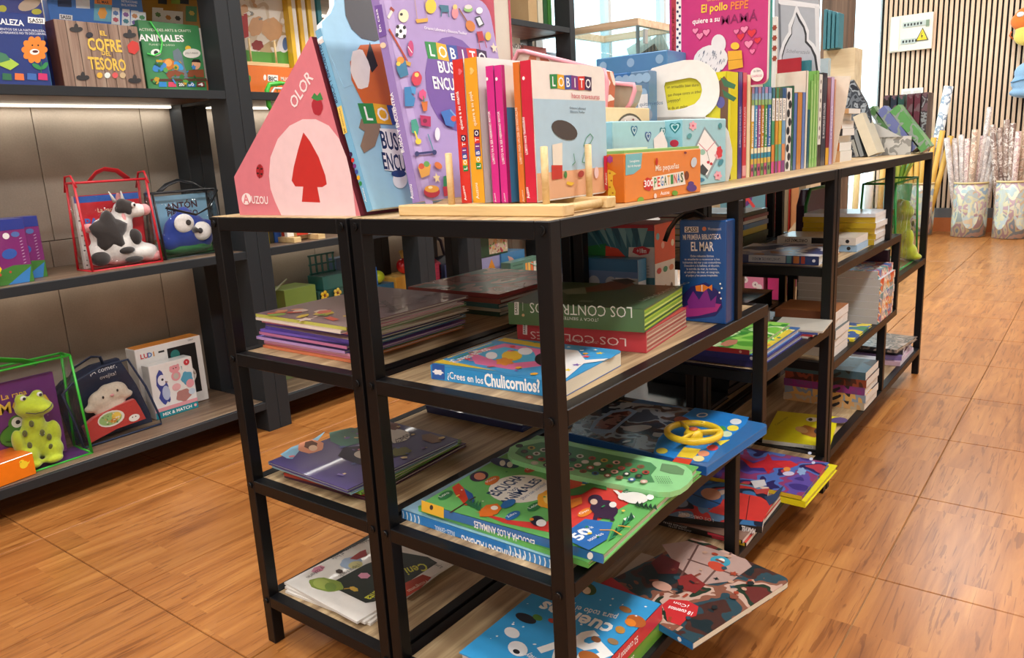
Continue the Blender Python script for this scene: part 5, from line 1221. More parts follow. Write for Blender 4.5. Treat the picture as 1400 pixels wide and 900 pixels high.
A = PArt(c3.front); A.pp([(968,700),(985,686),(1010,674),(1040,680),(1056,690),(1042,714),(1010,710),(985,704)], '#c8322c'); A.pp([(1045,680),(1058,676),(1066,668),(1072,664),(1062,684),(1052,692)], '#2a3a5a'); A.pp([(1026,658),(1045,656),(1048,664),(1032,668)], '#c8c4c4'); A.pp([(1030,670),(1052,668),(1050,674),(1034,676)], '#b0403c'); A.pd(962, 680, 26, '#2f5f98', 15, 10); A.pd(972, 676, 14, '#b88468', 8, 10); A.pd(930, 688, 11, '#8a98a8', 6, 10); A.pl([(935,672),(985,690)], .004, '#1c2436'); A.pl([(1000,676),(995,706)], .0016, '#5a1414'); A.pl([(1025,678),(1020,711)], .0016, '#5a1414')
put(A, c3.root)
A = PArt(c3.spine); A.pt('LOS ORÍGENES', (976,710), (928,700), (976,714), '#d8d8d8', .0); A.pt('MARVEL', (1033,724), (1014,719), (1034,717), '#f2f2f2', .12); put(A, c3.root, 'spine_print')
c4 = wbook('comic_book', 'yellow book jutting out under the purple comic', 'book', None, -.14, .855, .185, .23, Z4T+.0002, .014, '#e8dc1c', rot=-1, side='front', pg='#e8dc60')
SPD = patchy('city_scene_print', ['#3a2f7a','#5a4a9a','#8a3a6a','#4a6ab0','#2a2458','#b03a4a'], 10, .3)
c5 = lie('comic_book', 'purple and blue comic lying on the yellow book, corner beyond the table leg', 'book', None, (962,655), (1096,684), (1130,637), Z4T+.016, .009, SPD, spine='#e0c02c', kind='hard', pg='#e8e4dc')
A = PArt(c5.front); A.pp([(1010,624),(1030,634),(1046,628),(1050,620),(1056,630),(1075,630),(1086,634),(1076,640),(1058,640),(1050,648),(1044,640),(1026,640)], '#b8202c'); A.pp([(1060,634),(1080,630),(1092,636),(1076,642)], '#c82c34'); A.pp([(990,606),(1010,606),(1004,616),(985,612)], '#8a1f30'); A.pd(1096, 645, 6, '#8aa8d0', 5, 0, .2); A.pd(1076, 642, 5, '#e08a3c', 3); A.pd(1078, 648, 8, '#c8c0d8', 3)
for q in ((1107,620),(1109,628),(1112,633)): A.pd(*q, 2.5, '#c8d0e8', 2)
put(A, c5.root)
# yellow square book with a bug across the two bottom shelves
YB_ = lie('picture_book', 'flat yellow picture book with a brown animal, on the bottom shelf beyond the table leg', 'book', None, (1042,606), (1133,617), (1166,577), Z4T, .010, '#e8dc1c', spine='#d8d4c8', pg='#f0ecc0')
A = PArt(YB_.front); A.pd(1107, 590, 16, '#a8682c', 7, 15, .1); A.pd(1096, 588, 9, '#c89a60', 4, 15); A.pd(1110, 574, 8, '#f4f2ea', 3); A.pd(1108, 574, 3, '#2c2c34', 2); A.pd(1147, 575, 12, '#5a4a7a', 4); A.pd(1118, 590, 5, '#2c2c34', 4); A.pt('Cuánto pica', (1062,582), (1078,571), (1060,580), '#8a8420', 0); put(A, YB_.root)
A = PArt(YB_.spine); A.text('Editorial', YB_.h*.25, .003, .004, '#4a4a4a', 0, al='l'); put(A, YB_.root, 'spine_print')
lie('picture_book', 'blue and white patterned book partly under the yellow picture book', 'book', None, (1010,575), (1058,582), (1095,550), Z4T, .008, patchy('blue_white_print', ['#2a6aa8','#e8eef2','#5a98c8','#f0c8a0'], 22, .3), pg='#e8e8e0', simple=True) if False else None
wbook('picture_book', 'blue and white patterned picture book left of the flat yellow one', 'book', None, -.335, 1.03, .16, .135, Z4T, .008, patchy('blue_white_print', ['#2a6aa8','#e8eef2','#5a98c8','#f0c8a0'], 22, .3), rot=2, simple=True)

# ---- far shelf (ZB) of the near right unit: red and blue sound books, loose magazines
b1 = wbook('picture_book', 'navy book at the bottom of the pile under the green-covered one', 'book', 'picture books on the raised far shelf', -.235, .742, .215, .27, ZBT, .013, '#2a2a78', spine='#24246a', pg='#d8d8e0')
b2 = wbook('picture_book', 'blue book second in the pile under the green-covered one', 'book', 'picture books on the raised far shelf', -.245, .738, .222, .27, ZBT+.0133, .013, '#3a6aa8', spine='#26267a', pg='#e8e8e8', rot=.5)
A = PArt(b2.spine); A.disc(b2.h*.06, .0065, .0035, '#e8e8f0'); put(A, b2.root, 'spine_print')
A = PArt(b2.front); A.disc(b2.w*.12, b2.h*.12, .02, '#e88a6a', .014, 20, 24, .1); A.rect(b2.w*.1, .002, b2.w*.9, b2.h*.1, '#d8c03c'); A.scatter(.01, .005, b2.w-.01, b2.h*.2, 20, ['#e86a5a','#f0d45a','#2f8f8a','#ffffff'], (.003,.007), 3); put(A, b2.root)
GRN = patchy('meadow_print', ['#5aa83c','#8fcf5a','#3f8f3a','#cfe8b0','#78c04a'], 9, .3)
b3 = wbook('picture_book', 'picture book with a green meadow cover and red spine, on top of its pile', 'book', 'picture books on the raised far shelf', -.262, .733, .222, .262, ZBT+.0267, .010, GRN, spine='#b02430', pg='#e8e4dc', rot=1)
A = PArt(b3.front); A.disc(b3.w*.25, b3.h*.6, .035, '#b8ccd4', .028, 0, 18, .1); A.disc(b3.w*.15, b3.h*.25, .03, '#c8866a', .014, 0, 18, .1)
for i in range(6): A.poly([(b3.w*(.4+.08*i), b3.h*.2), (b3.w*(.48+.08*i), b3.h*.5), (b3.w*(.5+.08*i), b3.h*.9), (b3.w*(.43+.08*i), b3.h*.5)], '#2f9f3a' if i % 2 else '#a8e07a')
put(A, b3.root)
A = PArt(b3.spine); A.disc(b3.h*.08, .005, .0028, '#e8b0a0'); put(A, b3.root, 'spine_print')
for i, (c, n) in enumerate((('#d8d4cc','grey-white'),('#b03a3c','red-edged'),('#4a5a98','blue-edged'),('#c8c4b8','cream'))):
    wbook('magazine', f'{n} thin magazine slipping out beside the meadow book', 'magazine', 'thin magazines on the raised far shelf', -.115+.012*i-.02, .86+.02*i, .10+.01*i, .25-.02*i, ZBT+.0002 if i == 3 else ZBT+.0002+(3-i)*.0043, .0035, c, rot=-3-2*i, simple=True) if False else None
for i, (c, n) in enumerate((('#d8d4cc','grey-white'),('#b03a3c','red-edged'),('#4a5a98','blue-edged'),('#c8c4b8','cream'))):
    wbook('magazine', f'{n} thin magazine lying beyond the pile on the raised far shelf', 'magazine', 'thin magazines on the raised far shelf', -.125+.010*i, 1.022-.002*i, .115, .125, ZBT+.0045*i, .004, c, rot=3*i-3, simple=True, kind='soft')
DK = patchy('dark_cover_print', ['#2c2420','#5a4438','#8a6a58','#3a3a3c','#a88a78'], 10, .3)
wbook('picture_book', 'dark brown patterned album behind the meadow book on the raised far shelf', 'book', None, -.32, 1.03, .18, .125, ZBT, .035, DK, pg='#8a8078', simple=True)
# ================================================================ near left unit : thin picture books
UX = -2*W_-.007
def zstack(specs, name, cat, group, z):
    """specs: (label, x0, y0, wx, wy, t, cover, spine, rot)"""
    out = []
    for lb, x0, y0, wx, wy, t, c, sp, rot in specs:
        out.append(wbook(name, lb, cat, group, x0, y0, wx, wy, z, t, c, rot=rot, spine=sp, kind='hard', pg='#e6dfd0')); z += t+.0003
    return out, z
ords = ['bottom','second lowest','third lowest','fourth lowest','fifth lowest','sixth lowest','seventh lowest','fifth highest','fourth highest','third highest','second highest']
cs = [('#e08a4a','#d87850'),('#3f8f7a','#e08aa8'),('#a070c8','#e8a8c8'),('#7a68c0','#c8a0d8'),('#58a0b8','#b090d0'),('#3a2f4a','#c878a0'),('#6a50b0','#7a60c0'),('#d0c0a8','#5a4aa0'),('#88b070','#7a58b0'),('#f0b0c0','#e8a0b0'),('#f2d4d8','#f0e4d8')]
sp = []
R = random.Random(11)
for i, (c, s_) in enumerate(cs):
    dx = [.0,-.004,.004,-.012,.006,.0,.004,.010,.006,.002,-.006][i]
    sp.append((f'{ords[i]} thin picture book of the tall pile on the near left unit', UX+.028+dx, .052+R.uniform(-.006,.006), .235, .27, .0047, c, s_, R.uniform(-2.5,2.0)))
o, z = zstack(sp, 'picture_book', 'book', 'thin picture books piled on the near left unit', Z2T)
TOPC = patchy('mauve_scene_print', ['#7a5a66','#8a6874','#c87a6a','#6a4c5a','#e0c04a'], 6, .25)
tp = wbook('picture_book', 'mauve-covered picture book on top of the tall pile on the near left unit', 'book', None, UX+.020, .050, .245, .285, z, .0055, '#8a6872', rot=-1.5, spine='#c8c860', pg='#e6dfd0')
A = PArt(tp.front); A.scatter(.005, .05, .07, tp.h-.01, 18, ['#e8604a','#f0d050','#e8a070','#8fb050','#f4d8c8'], (.008,.018), 6)
A.scatter(.08, .02, tp.w-.01, tp.h*.5, 16, ['#c0a0a8','#6a4450','#a88a94'], (.004,.010), 3); A.text('Una noche', tp.w*.45, tp.h*.08, .016, '#3a2430', 60, al='l'); put(A, tp.root)
z = Z2T; nm2 = ['dark green','cream','teal','rust']
for i, c in enumerate(('#2f4a3a','#cfc4a8','#3f6a68','#8a4a3c')):
    wbook('picture_book', f'{nm2[i]} picture book in the low pile behind the tall pile, near left unit', 'book', 'low pile of picture books behind the tall pile', UX+.03+.004*i, .425-.004*i, .235, .25, z, .009, c, rot=[0,1,-1,.5][i], side='front', pg='#d8d0c0'); z += .0093
RDC = patchy('dusty_rose_print', ['#8a5a54','#a07a70','#7a8a80','#b8a094','#6a4a44'], 8, .25)
wbook('picture_book', 'dusty rose board book with rounded corners on top of the low pile', 'book', None, UX+.028, .418, .245, .27, z, .009, RDC, kind='board', pg='#b04a44', cr=.012, spine='#8a3c38')
# middle shelf: fairy tale pile and dark blue books
z = Z3T
sp = [('purple-backed thin picture book at the bottom of the fairy-tale pile', UX+.058, .040, .205, .27, .006, '#5a2f5a', '#4a1f3a', 3), ('green and red thin picture book second from the bottom of the fairy-tale pile', UX+.064, .036, .20, .265, .006, '#5a8a3c', '#b03a2c', 5), ('apple-green thin picture book third from the bottom of the fairy-tale pile', UX+.050, .040, .21, .25, .006, '#8ab84a', '#6a9a3a', 1)]
o, z = zstack(sp, 'picture_book', 'book', 'thin picture books in the fairy-tale pile', z)
A = PArt(o[1].front); A.scatter(.12, .005, o[1].w-.005, o[1].h-.01, 20, ['#b03a2c','#2f4a2c','#d8a070','#7a2f2c'], (.006,.014), 4); put(A, o[1].root)
z0_ = z; wbook('picture_book', 'pale blue-edged picture book just under the top fairy-tale book', 'book', None, UX+.040, .030, .215, .26, z, .006, '#8fb8c8', rot=-1, spine='#9cc8d4', pg='#dfe6e8'); z += .0063
HZ = wbook('picture_book', 'violet fairy-tale picture book with a white title patch, on top of its pile', 'book', None, UX+.036, .026, .22, .262, z, .006, '#4a3f78', rot=-2, side='left', spine='#8fb8cc', pg='#dfe6e8')
A = PArt(HZ.front)
A.pp([(383,622),(398,612),(430,600),(445,590),(432,606),(410,616),(400,628),(392,627)], '#8fc0d8'); A.pd(425, 611, 18, '#e89a78', 9, -5, .06); A.pd(425, 609, 9, '#6a3f2c', 6, 0, .1); A.pd(428, 613, 6, '#f0c8a8', 4)
A.pp([(450,592),(480,585),(496,588),(492,606),(470,612),(452,604)], '#5a8a7a'); A.pp([(470,612),(500,610),(540,612),(545,624),(520,634),(505,640),(480,632),(462,624)], '#2a2438'); A.pd(535, 597, 26, '#efeae2', 10, -3)
A.pt('¡Hola,', (562,591), (541,602), (565,596), '#2a2438', .05); A.pt('soy yo!', (550,602), (528,607), (552,606), '#2a2438', .02); A.pd(548, 618, 14, '#6a6a30', 6, -5, .1); A.pd(590, 600, 14, '#8a6a54', 6, 10, .1); A.pd(535, 583, 12, '#7a3f30', 5, 10, .1); A.pd(500, 622, 16, '#c8b8a8', 6)
A.scatter(.01, .01, HZ.w-.01, HZ.h-.01, 26, ['#c8a0c8','#8a78b8','#f0d8a0','#5a6a9a','#d8808a'], (.003,.008), 14)
put(A, HZ.root)
z = Z3T
for i, c in enumerate(('#1c2a5a','#22386a','#1f2f66')):
    wbook('picture_book', ['lowest','middle','topmost'][i]+' of three thin dark blue books at the back of the near left unit', 'book', 'thin dark blue books', UX+.040+.003*i, .432-.004*i, .26, .24, z, .006, c, rot=[.5,-.5,0][i], spine='#1a2450', pg='#5a6a90', side='front'); z += .0063
# bottom shelf: white fairy-tale paperbacks
z = Z4T
for i in range(3):
    r = wbook('paperback', ['lowest of the three white fairy-tale paperbacks on the bottom shelf','middle one of the three white fairy-tale paperbacks','topmost white fairy-tale paperback with black title corner and green pumpkin'][i], 'book', 'white fairy-tale paperbacks', UX+.036-.006*i, .026+.004*i, .215, .25, z, .0045, '#f0ece4', rot=[4,1,-3][i], side='left', kind='soft', pg='#efeae2'); z += .0048
A = PArt(r.front)
A.pp([(470,742),(496,757),(560,758),(592,776),(570,800),(515,838),(478,826),(455,812),(480,790),(456,770)], '#16201a') if False else None
A.pp([(448,800),(500,772),(545,755),(585,762),(598,770),(560,795),(512,823),(500,825)], '#15201a')
A.pt('Ceni', (580,770), (552,778), (584,780), '#d8d83c', .05); A.pt('cienta', (520,803), (498,818), (526,810), '#d8d83c', .05)
A.pp([(549,800),(578,786),(590,790),(575,805),(555,817),(545,812)], '#b03c28'); A.pt('Pictogramas', (582,794), (556,808), (584,798), '#f0e0c8', 0)
A.pd(446, 800, 24, '#8aa040', 9, 8, .05); A.pd(440, 799, 12, '#a8b858', 7, 10); A.pd(452, 803, 8, '#74903a', 6, 10); A.pl([(470,806),(484,804)], .003, '#c8a030'); A.pd(484, 806, 6, '#d8b040', 3, 20, .1)
A.pd(480, 770, 15, '#a8c0dc', 8, -10, .06); A.pd(486, 773, 10, '#d8d090', 5, -10); A.pp([(478,765),(492,755),(500,752),(502,760),(488,766)], '#a82f34'); A.pd(464, 782, 5, '#4a3a34', 3, 0, .1); A.pd(435, 779, 9, '#d88aa0', 4, -20, .1); A.pd(498, 788, 8, '#d890a8', 4, 0, .1); A.pd(520, 790, 8, '#b04a6a', 5, -20, .1)
for a_, b_ in (((425,785),(418,775)), ((450,752),(470,742)), ((480,738),(500,745))): pass
for t_, a_, b_, h_ in (('Había una vez', (470,752), (500,738), (468,748)), ('el baile', (452,764), (468,756), (450,760)), ('y llegaron al castillo', (462,788), (490,772), (460,784)), ('y colorín', (418,790), (440,776), (416,786)), ('la princesa', (590,768), (606,776), (592,764))): A.pt(t_, b_, a_, h_, '#4a4642', 0)
put(A, r.root)

# ================================================================ far right unit
c_ = wbook('atlas_book', 'large book with dark blue and white spine on the far unit\'s upper shelf', 'book', None, -.285, 1.215, .235, .22, Z2T, .022, patchy('blue_white_cover', ['#3a4a78','#d8d8dc','#8a98b8','#b0784a'], 8, .3), spine='#26386a', rot=2, pg='#eae8e0')
A = PArt(c_.spine); A.rect(c_.h*.34, .001, c_.h*.74, .019, '#b8bcc4'); A.rect(c_.h*.2, .001, c_.h*.26, .019, '#c87a3c'); A.rect(c_.h*.28, .001, c_.h*.33, .019, '#5a98a8'); A.rect(c_.h*.14, .001, c_.h*.18, .019, '#a8402c'); A.text('LA HISTORIA DEL MUNDO', c_.h*.40, .007, .007, '#3a4a6a', 0, al='l', w=c_.h*.3); A.disc(c_.h*.05, .011, .004, '#e8e8f0'); put(A, c_.root, 'spine_print')
wbook('paperback', 'white-edged paperback lying beside the striped-spine book', 'book', None, -.13, 1.29, .115, .14, Z2T+.0225, .001, '#f0eee8', simple=True) if False else None
z = Z2T
y0 = 1.475
e1_ = wbook('paperback', 'pale blue paperback under the white one, upper shelf of the far unit', 'book', 'paperbacks beside the yellow pile', -.235, y0, .21, .13, z, .018, '#8fb8dc', spine='#9cc0e0', rot=1, kind='soft', pg='#b8d4ee'); z += .0183
e2_ = wbook('paperback', 'white paperback with black spine label on the pale blue one', 'book', 'paperbacks beside the yellow pile', -.238, y0, .21, .13, z, .020, '#cfc8bc', spine='#d8d2c8', rot=0, kind='soft', pg='#eae4da')
A = PArt(e2_.spine); A.rect(e2_.h*.3, .002, e2_.h*.55, .018, '#1c1c20'); A.text('CHRISTMAS JOY', e2_.h*.6, .006, .009, '#2a2420', 0, al='l', w=e2_.h*.3, bold=.04); A.disc(e2_.h*.1, .010, .005, '#1c1c20'); put(A, e2_.root, 'spine_print')
A = PArt(e1_.spine); A.disc(e1_.h*.1, .009, .005, '#1c1c20'); put(A, e1_.root, 'spine_print')
z = Z2T
for i in range(5):
    r = wbook('paperback', f'{["lowest","second lowest","middle","second highest","topmost"][i]} yellow-spined paperback in its pile on the far unit', 'book', 'yellow-spined paperbacks', -.215+.003*(i % 2), 1.625, .20, .15, z, .0155, '#e4e6e8', spine='#c8a820', rot=[0,1,0,-1,0][i], kind='soft', pg='#e8e8e4', simple=i != 4); z += .0158
wbook('paperback', 'glossy white-covered book on top of the yellow-spined paperbacks', 'book', None, -.21, 1.622, .195, .15, z, .010, '#dfe4ea', kind='soft', pg='#eef0f0', simple=True)
PU_ = upright('picture_book', 'tall dark plum hardback standing behind the yellow-spined pile', 'book', 1143, 1213, 288, 1.862, '#4a1f3f', t=.03, zbot=Z2T, pg='#d8b8a8')
upright('picture_book', 'slim rust book edge standing beside the plum hardback', 'book', 1214, 1219, 297, 1.855, '#c08a78', t=.02, zbot=Z2T, simple=True)
# lower shelf of the far unit
z = Z3T; R = random.Random(5)
cc = ['#3f8f9a','#d86a3a','#c8402f','#4a78b8','#e0a040','#8a9ab0']
for i in range(7):
    t_ = .022; sm = patchy('comic_spine_%s' % ('a','b','c','d','e','f','g')[i], [cc[i % 6], '#e8e0d0', cc[(i+2) % 6], cc[(i+3) % 6]], 30, .3)
    wbook('paperback', ['lowest','second lowest','third lowest','middle','third highest','second highest','topmost'][i]+' thick comic paperback of the tall pile at the far unit', 'book', 'thick comic paperbacks in the tall pile', -.235+R.uniform(-.004,.004), 1.655, .232, .19, z, t_, sm if i == 6 else '#dfe0e4', spine=sm, side='right', kind='soft', pg='#c8c6c2', simple=i not in (6,)); z += t_+.0003
z = Z3T
for i in range(5):
    wbook('paperback', ['lowest','second lowest','middle','second highest','topmost'][i]+' white-paged paperback of the pile at the near end of the far unit', 'book', 'white-paged paperbacks on the far unit', -.165+[.002,0,.004,-.003,0][i], 1.245+.002*i, .15, .13, z, .0225, ['#cfc6b8','#2c2c30','#4a5a5c','#3a4a44','#a86a3c'][i], spine=['#cfc6b8','#2c2c30','#5a6a6c','#3a4a44','#7a4a30'][i], side='front', kind='soft', pg='#ece8e2', rot=[0,-1,.5,-.5,1][i], simple=i != 4); z += .0228
wbook('picture_book', 'blue and yellow thin book lying between the two paperback piles', 'book', None, -.20, 1.425, .19, .20, Z3T, .007, patchy('blue_yellow_print', ['#2f5a9a','#e8d43c','#3f7ab8','#3a8a5a'], 12, .3), simple=True)
boxy('storage_box', 'dark plum box with a gold plant print behind the tall comic pile', 'box', None, Matrix.Translation((-.30, 1.862, Z3T)), .275, .03, .19, '#351430')
wbook('album', 'dark brown patterned album at the back of the lower shelf, far unit', 'book', None, -.335, 1.22, .15, .30, Z3T, .045, DK, pg='#8a8078', simple=True)
# bottom shelf of the far unit
z = Z4T; cc = [('#b8a890','#cfa068'),('#8a98a8','#d8a860'),('#7a3f7a','#8a2f7a'),('#8a3f2c','#4a2420'),('#3f5a68','#3a5868')]
for i in range(5):
    sm = patchy('novel_spine_%s' % 'abcde'[i], [cc[i][1], cc[i][0], cc[i][1], '#2a2a30'], 16, .3)
    wbook('paperback', ['lowest','second lowest','middle','second highest','topmost'][i]+' fat novel of the pile on the bottom shelf, far unit', 'book', 'fat novels on the bottom shelf', -.232+.003*(i % 2), 1.545, .23, .15, z, .0225, sm, spine=sm, kind='soft', pg='#ece6dc', simple=i != 4); z += .0228
zt_ = z
z = Z4T; cc = [('#b8bcc0','#8a94a0'),('#9aa8b4','#7a8a98'),('#6a2f2c','#4a2420'),('#7a4a34','#8a3f2c')]
for i in range(4):
    sm = patchy('novel_back_%s' % 'abcd'[i], [cc[i][1], cc[i][0], cc[i][1], '#d8d0c8'], 16, .3)
    wbook('paperback', ['lowest','second','third','topmost'][i]+' novel of the dim pile left of the fat novels', 'book', 'dim pile of novels', -.335, 1.30+.002*i, .155, .15, z, .0225, sm, spine=sm, kind='soft', pg='#c8c0b4', simple=True) if False else None
for i in range(3):
    r = wbook('notebook', ['lowest','middle','topmost'][i]+' white spiral notebook behind the fat novels', 'notebook', 'white spiral notebooks', -.27, 1.86, .20, .16, Z4T+.0125*i, .012, '#d8dce6', kind='soft', pg='#e8e8ec')
    b = MB()
    for k in range(12): b.tube([(.002, .012+k*.0158, -.001), (-.003, .012+k*.0158, .006), (.002, .012+k*.0158, .0135), (.006, .012+k*.0158, .0135)], .001, BLACK, 5)
    o_ = b.build('spiral_binding', r.root); o_['kind'] = 'stuff'
for i, (c, n) in enumerate((('#c8a8b8','pinkish'),('#7a6aa0','violet'),('#2a2a2e','black'))):
    wbook('notebook', f'{n} notebook near the far end of the bottom shelf', 'notebook', 'notebooks at the far end of the bottom shelf', -.20, 2.06+.01*i, .19, .22, Z4T+.0155*i, .015, c, rot=3*i, kind='soft', pg='#d8d4e0', simple=True)
wbook('notebook', 'dark patterned notebook on top at the far end of the bottom shelf', 'notebook', None, -.21, 2.07, .19, .22, Z4T+.047, .012, patchy('dark_notebook_print', ['#4a4440','#8a7a70','#2f2f34','#a89c94'], 20, .3), rot=-6, simple=True)
# far left unit : coloured stack, black albums
z = Z2T
for i, (c, n, t_) in enumerate((('#2c3a2c','dark green',.020),('#34482f','moss green',.018),('#b8a028','mustard',.018),('#3f6a98','blue',.014),('#b8b0a8','grey',.010),('#8a2f34','dark red',.010),('#141416','black',.012))):
    wbook('hardback', f'{n} hardback in the coloured pile at the back of the far units', 'book', 'coloured hardbacks at the back', -.60+.004*(i % 2), 1.45, .27, .20, z, t_, c, spine=c, side='right', simple=True, pg='#c8c0b0'); z += t_+.0003
ALB = col('#17181b', .12)
z = Z4T
for i in range(3):
    wbook('photo_album', ['lowest','middle','topmost'][i]+' glossy black album on the bottom shelf of the far left unit', 'album', 'glossy black albums low down', UX+.015, 1.50+.004*i, .285, .30, z, .024, ALB, rot=-1.5+i, pg='#3a2c28', kind='hard'); z += .0243
wbook('photo_album', 'glossy black album lying flat nearest, bottom shelf of the far left unit', 'album', None, UX+.02, 1.215, .29, .26, Z4T, .016, ALB, pg='#3a2c28')
wbook('photo_album', 'glossy black album on the middle shelf of the far left unit', 'album', None, UX+.01, 1.55, .31, .28, Z3T, .05, ALB, pg='#2a2422')
wbook('photo_album', 'glossy black album on the raised shelf of the near left unit', 'album', None, UX+.02, .78, .29, .30, ZBT, .018, ALB, pg='#2a2422')
wbook('photo_album', 'glossy pale album lying on the far bottom shelf of the near left unit', 'album', None, UX+.02, .74, .29, .34, Z4T, .014, col('#55504c', .12), pg='#6a6058')
# ================================================================ toys: plush figures and clear bags
def fuse(name, balls, m, parent, M=None, vox=.0045, fuzz=True):
    """one continuous body from overlapping ellipsoids: (centre, radii)"""
    b = MB()
    for c, r in balls: b.ball(c, r, m, nu=14, nv=9)
    o = b.build(name, parent, M)
    md = o.modifiers.new('skin', 'REMESH'); md.mode = 'VOXEL'; md.voxel_size = vox; md.use_smooth_shade = True
    md = o.modifiers.new('soften', 'SMOOTH'); md.iterations = 6; md.factor = .6
    return o
def plush_mat(name, c, sc=60):
    m, N, L, b = newmat(name); tc = N.new('ShaderNodeTexCoord'); n = N.new('ShaderNodeTexNoise'); n.inputs['Scale'].default_value = sc*3; n.inputs['Detail'].default_value = 4
    L.new(tc.outputs['Object'], n.inputs['Vector']); mx = N.new('ShaderNodeMixRGB'); mx.blend_type = 'MULTIPLY'; mx.inputs[0].default_value = .35; mx.inputs[1].default_value = lin(c); L.new(n.outputs['Fac'], mx.inputs[2])
    L.new(mx.outputs[0], b.inputs['Base Color']); b.inputs['Roughness'].default_value = .9; b.inputs['Sheen Weight'].default_value = .4
    bp = N.new('ShaderNodeBump'); bp.inputs['Strength'].default_value = .35; L.new(n.outputs['Fac'], bp.inputs['Height']); L.new(bp.outputs[0], b.inputs['Normal']); return m
def single(name, parent, fn):
    b = MB(); fn(b); return b.build(name, parent)
def clear_bag(label, M, w, d, h, pm, group, zip_c=None, top_d=.5, lean=0, base=None):
    """see-through bag: bottom w x d, upright h, piping along the edges, handle on top"""
    rt = empty('toy_bag', M, label, 'bag', group); td = d*top_d; o_ = (d-td)/2
    V = [(0,0,0),(w,0,0),(w,d,0),(0,d,0),(0,o_,h),(w,o_,h),(w,o_+td,h),(0,o_+td,h)]
    def quad(n, ids, m=CLEAR, t=.0008):
        b = MB(); p = [Vector(V[i]) for i in ids]; nn = (p[1]-p[0]).cross(p[2]-p[0]).normalized()*t
        vs = [tuple(q) for q in p]+[tuple(q+nn) for q in p]; b.add(vs, [(0,3,2,1),(4,5,6,7),(0,1,5,4),(1,2,6,5),(2,3,7,6),(3,0,4,7)], m); return b.build(n, rt)
    quad('clear_front', (0,1,5,4)); quad('clear_side', (1,2,6,5)); quad('clear_side', (3,0,4,7)); quad('clear_back', (2,3,7,6)); quad('bag_base', (0,3,2,1), base or CLEAR)
    b = MB()
    for e in ((0,1),(1,5),(5,4),(4,0),(1,2),(3,0),(5,6),(7,4),(3,7),(2,6),(6,7)): b.tube([V[e[0]], V[e[1]]], .0035, pm, 6)
    b.build('piping', rt); return rt
# --- cow bag
MC = frame((-1.745, .268, .6125), (-.0, 1, 0), (-1, .0, 0)); wC, dC, hC = .205, .09, .245
REDP = col('#c8202c', .35)
cb_ = clear_bag('clear toy bag with red piping holding a red book and a spotted plush cow', MC, wC, dC, hC, REDP, 'clear toy bags on the wall shelving', base=REDP)
single('handle', cb_, lambda b: b.tube([(.05,.045,hC), (.075,.045,hC+.025), (.10,.045,hC+.034), (.135,.045,hC+.028), (.165,.045,hC+.002)], .004, REDP, 8, flat=(.008,.0018)))
single('corner_loop', cb_, lambda b: b.tube([(0,.01,hC*.95), (-.002,.03,hC+.02), (0,.07,hC+.018), (0,.085,hC*.9)], .003, REDP, 6))
single('corner_loop', cb_, lambda b: b.tube([(wC,.01,hC*.95), (wC+.002,.03,hC+.022), (wC,.06,hC+.02), (wC,.085,hC*.9)], .003, REDP, 6))
bk = book('picture_book', 'red picture book with blue lettering inside the red-piped toy bag', 'book', None, MC @ frame((.008,.070,.004), (1,0,0), (0,0,1)), .185, .205, .012, '#c82430', '#f2f0ea', pg='#e8e4dc')
A = PArt(bk.front); A.rect(.0, .185, bk.w, .203, '#2f62b8'); A.rect(.0, 0, .014, .185, '#f2efe8'); A.text('La vaca', .06, .155, .012, '#f8e8c0', 0, al='l'); A.text('PACA', .02, .118, .022, '#3f74c8', 0, al='l', bold=.06); A.text('en apuros', .02, .100, .010, '#f8e8e0', 0, al='l')
for k in range(12): A.disc(.005+(k % 3)*.003, .01+k*.014, .0028, '#22222a', .002)
put(A, bk.root)
PW = plush_mat('white_plush', '#f0ece6'); PB = plush_mat('dark_brown_plush', '#2a2320'); PP_ = plush_mat('pink_plush', '#f0a8a8')
cw = empty('plush_cow', MC @ Matrix.Translation((.108, .036, .005)) @ Matrix.Scale(1.22, 4), 'white plush cow with dark patches lying in the red-piped bag', 'soft toy')
fuse('body', [((-.01,0,.045),(.062,.028,.045)), ((-.03,0,.075),(.040,.026,.040)), ((.005,0,.095),(.030,.024,.035)), ((.018,-.004,.128),(.026,.020,.024)), ((.046,-.010,.124),(.026,.017,.017)), ((.04,-.006,.025),(.045,.026,.022)), ((-.055,0,.030),(.030,.026,.028)), ((.060,-.010,.014),(.022,.016,.014))], PW, cw)
single('patch', cw, lambda b: b.ball((-.030,-.016,.080), (.040,.018,.044), PB, f=lambda d: 1+.18*math.sin(5*math.atan2(d.z, d.x))))
single('patch', cw, lambda b: b.ball((.028,-.016,.062), (.016,.016,.020), PB)); single('patch', cw, lambda b: b.ball((.0,-.022,.034), (.020,.012,.009), PB)); single('patch', cw, lambda b: b.ball((-.060,-.016,.022), (.022,.016,.018), PB)); single('patch', cw, lambda b: b.ball((.015,-.022,.010), (.022,.012,.008), PB))
single('patch', cw, lambda b: b.ball((.016,-.012,.134), (.022,.016,.020), PB, f=lambda d: 1+.1*math.sin(4*math.atan2(d.z, d.x))))
single('muzzle', cw, lambda b: b.ball((.064,-.012,.124), (.013,.015,.014), PP_)); single('hoof', cw, lambda b: b.ball((.072,-.012,.012), (.018,.014,.012), PP_))
for sx in (-1, 1):
    single('ear', cw, lambda b: b.ball((.012+sx*.004,-.016+.012*(sx+1),.108 if sx < 0 else .150), (.007,.006,.018), PP_)); single('horn', cw, lambda b: b.cyl((.010+sx*.010,-.004,.148), (.004+sx*.014,-.004,.172), .005, PW, 8, .001))
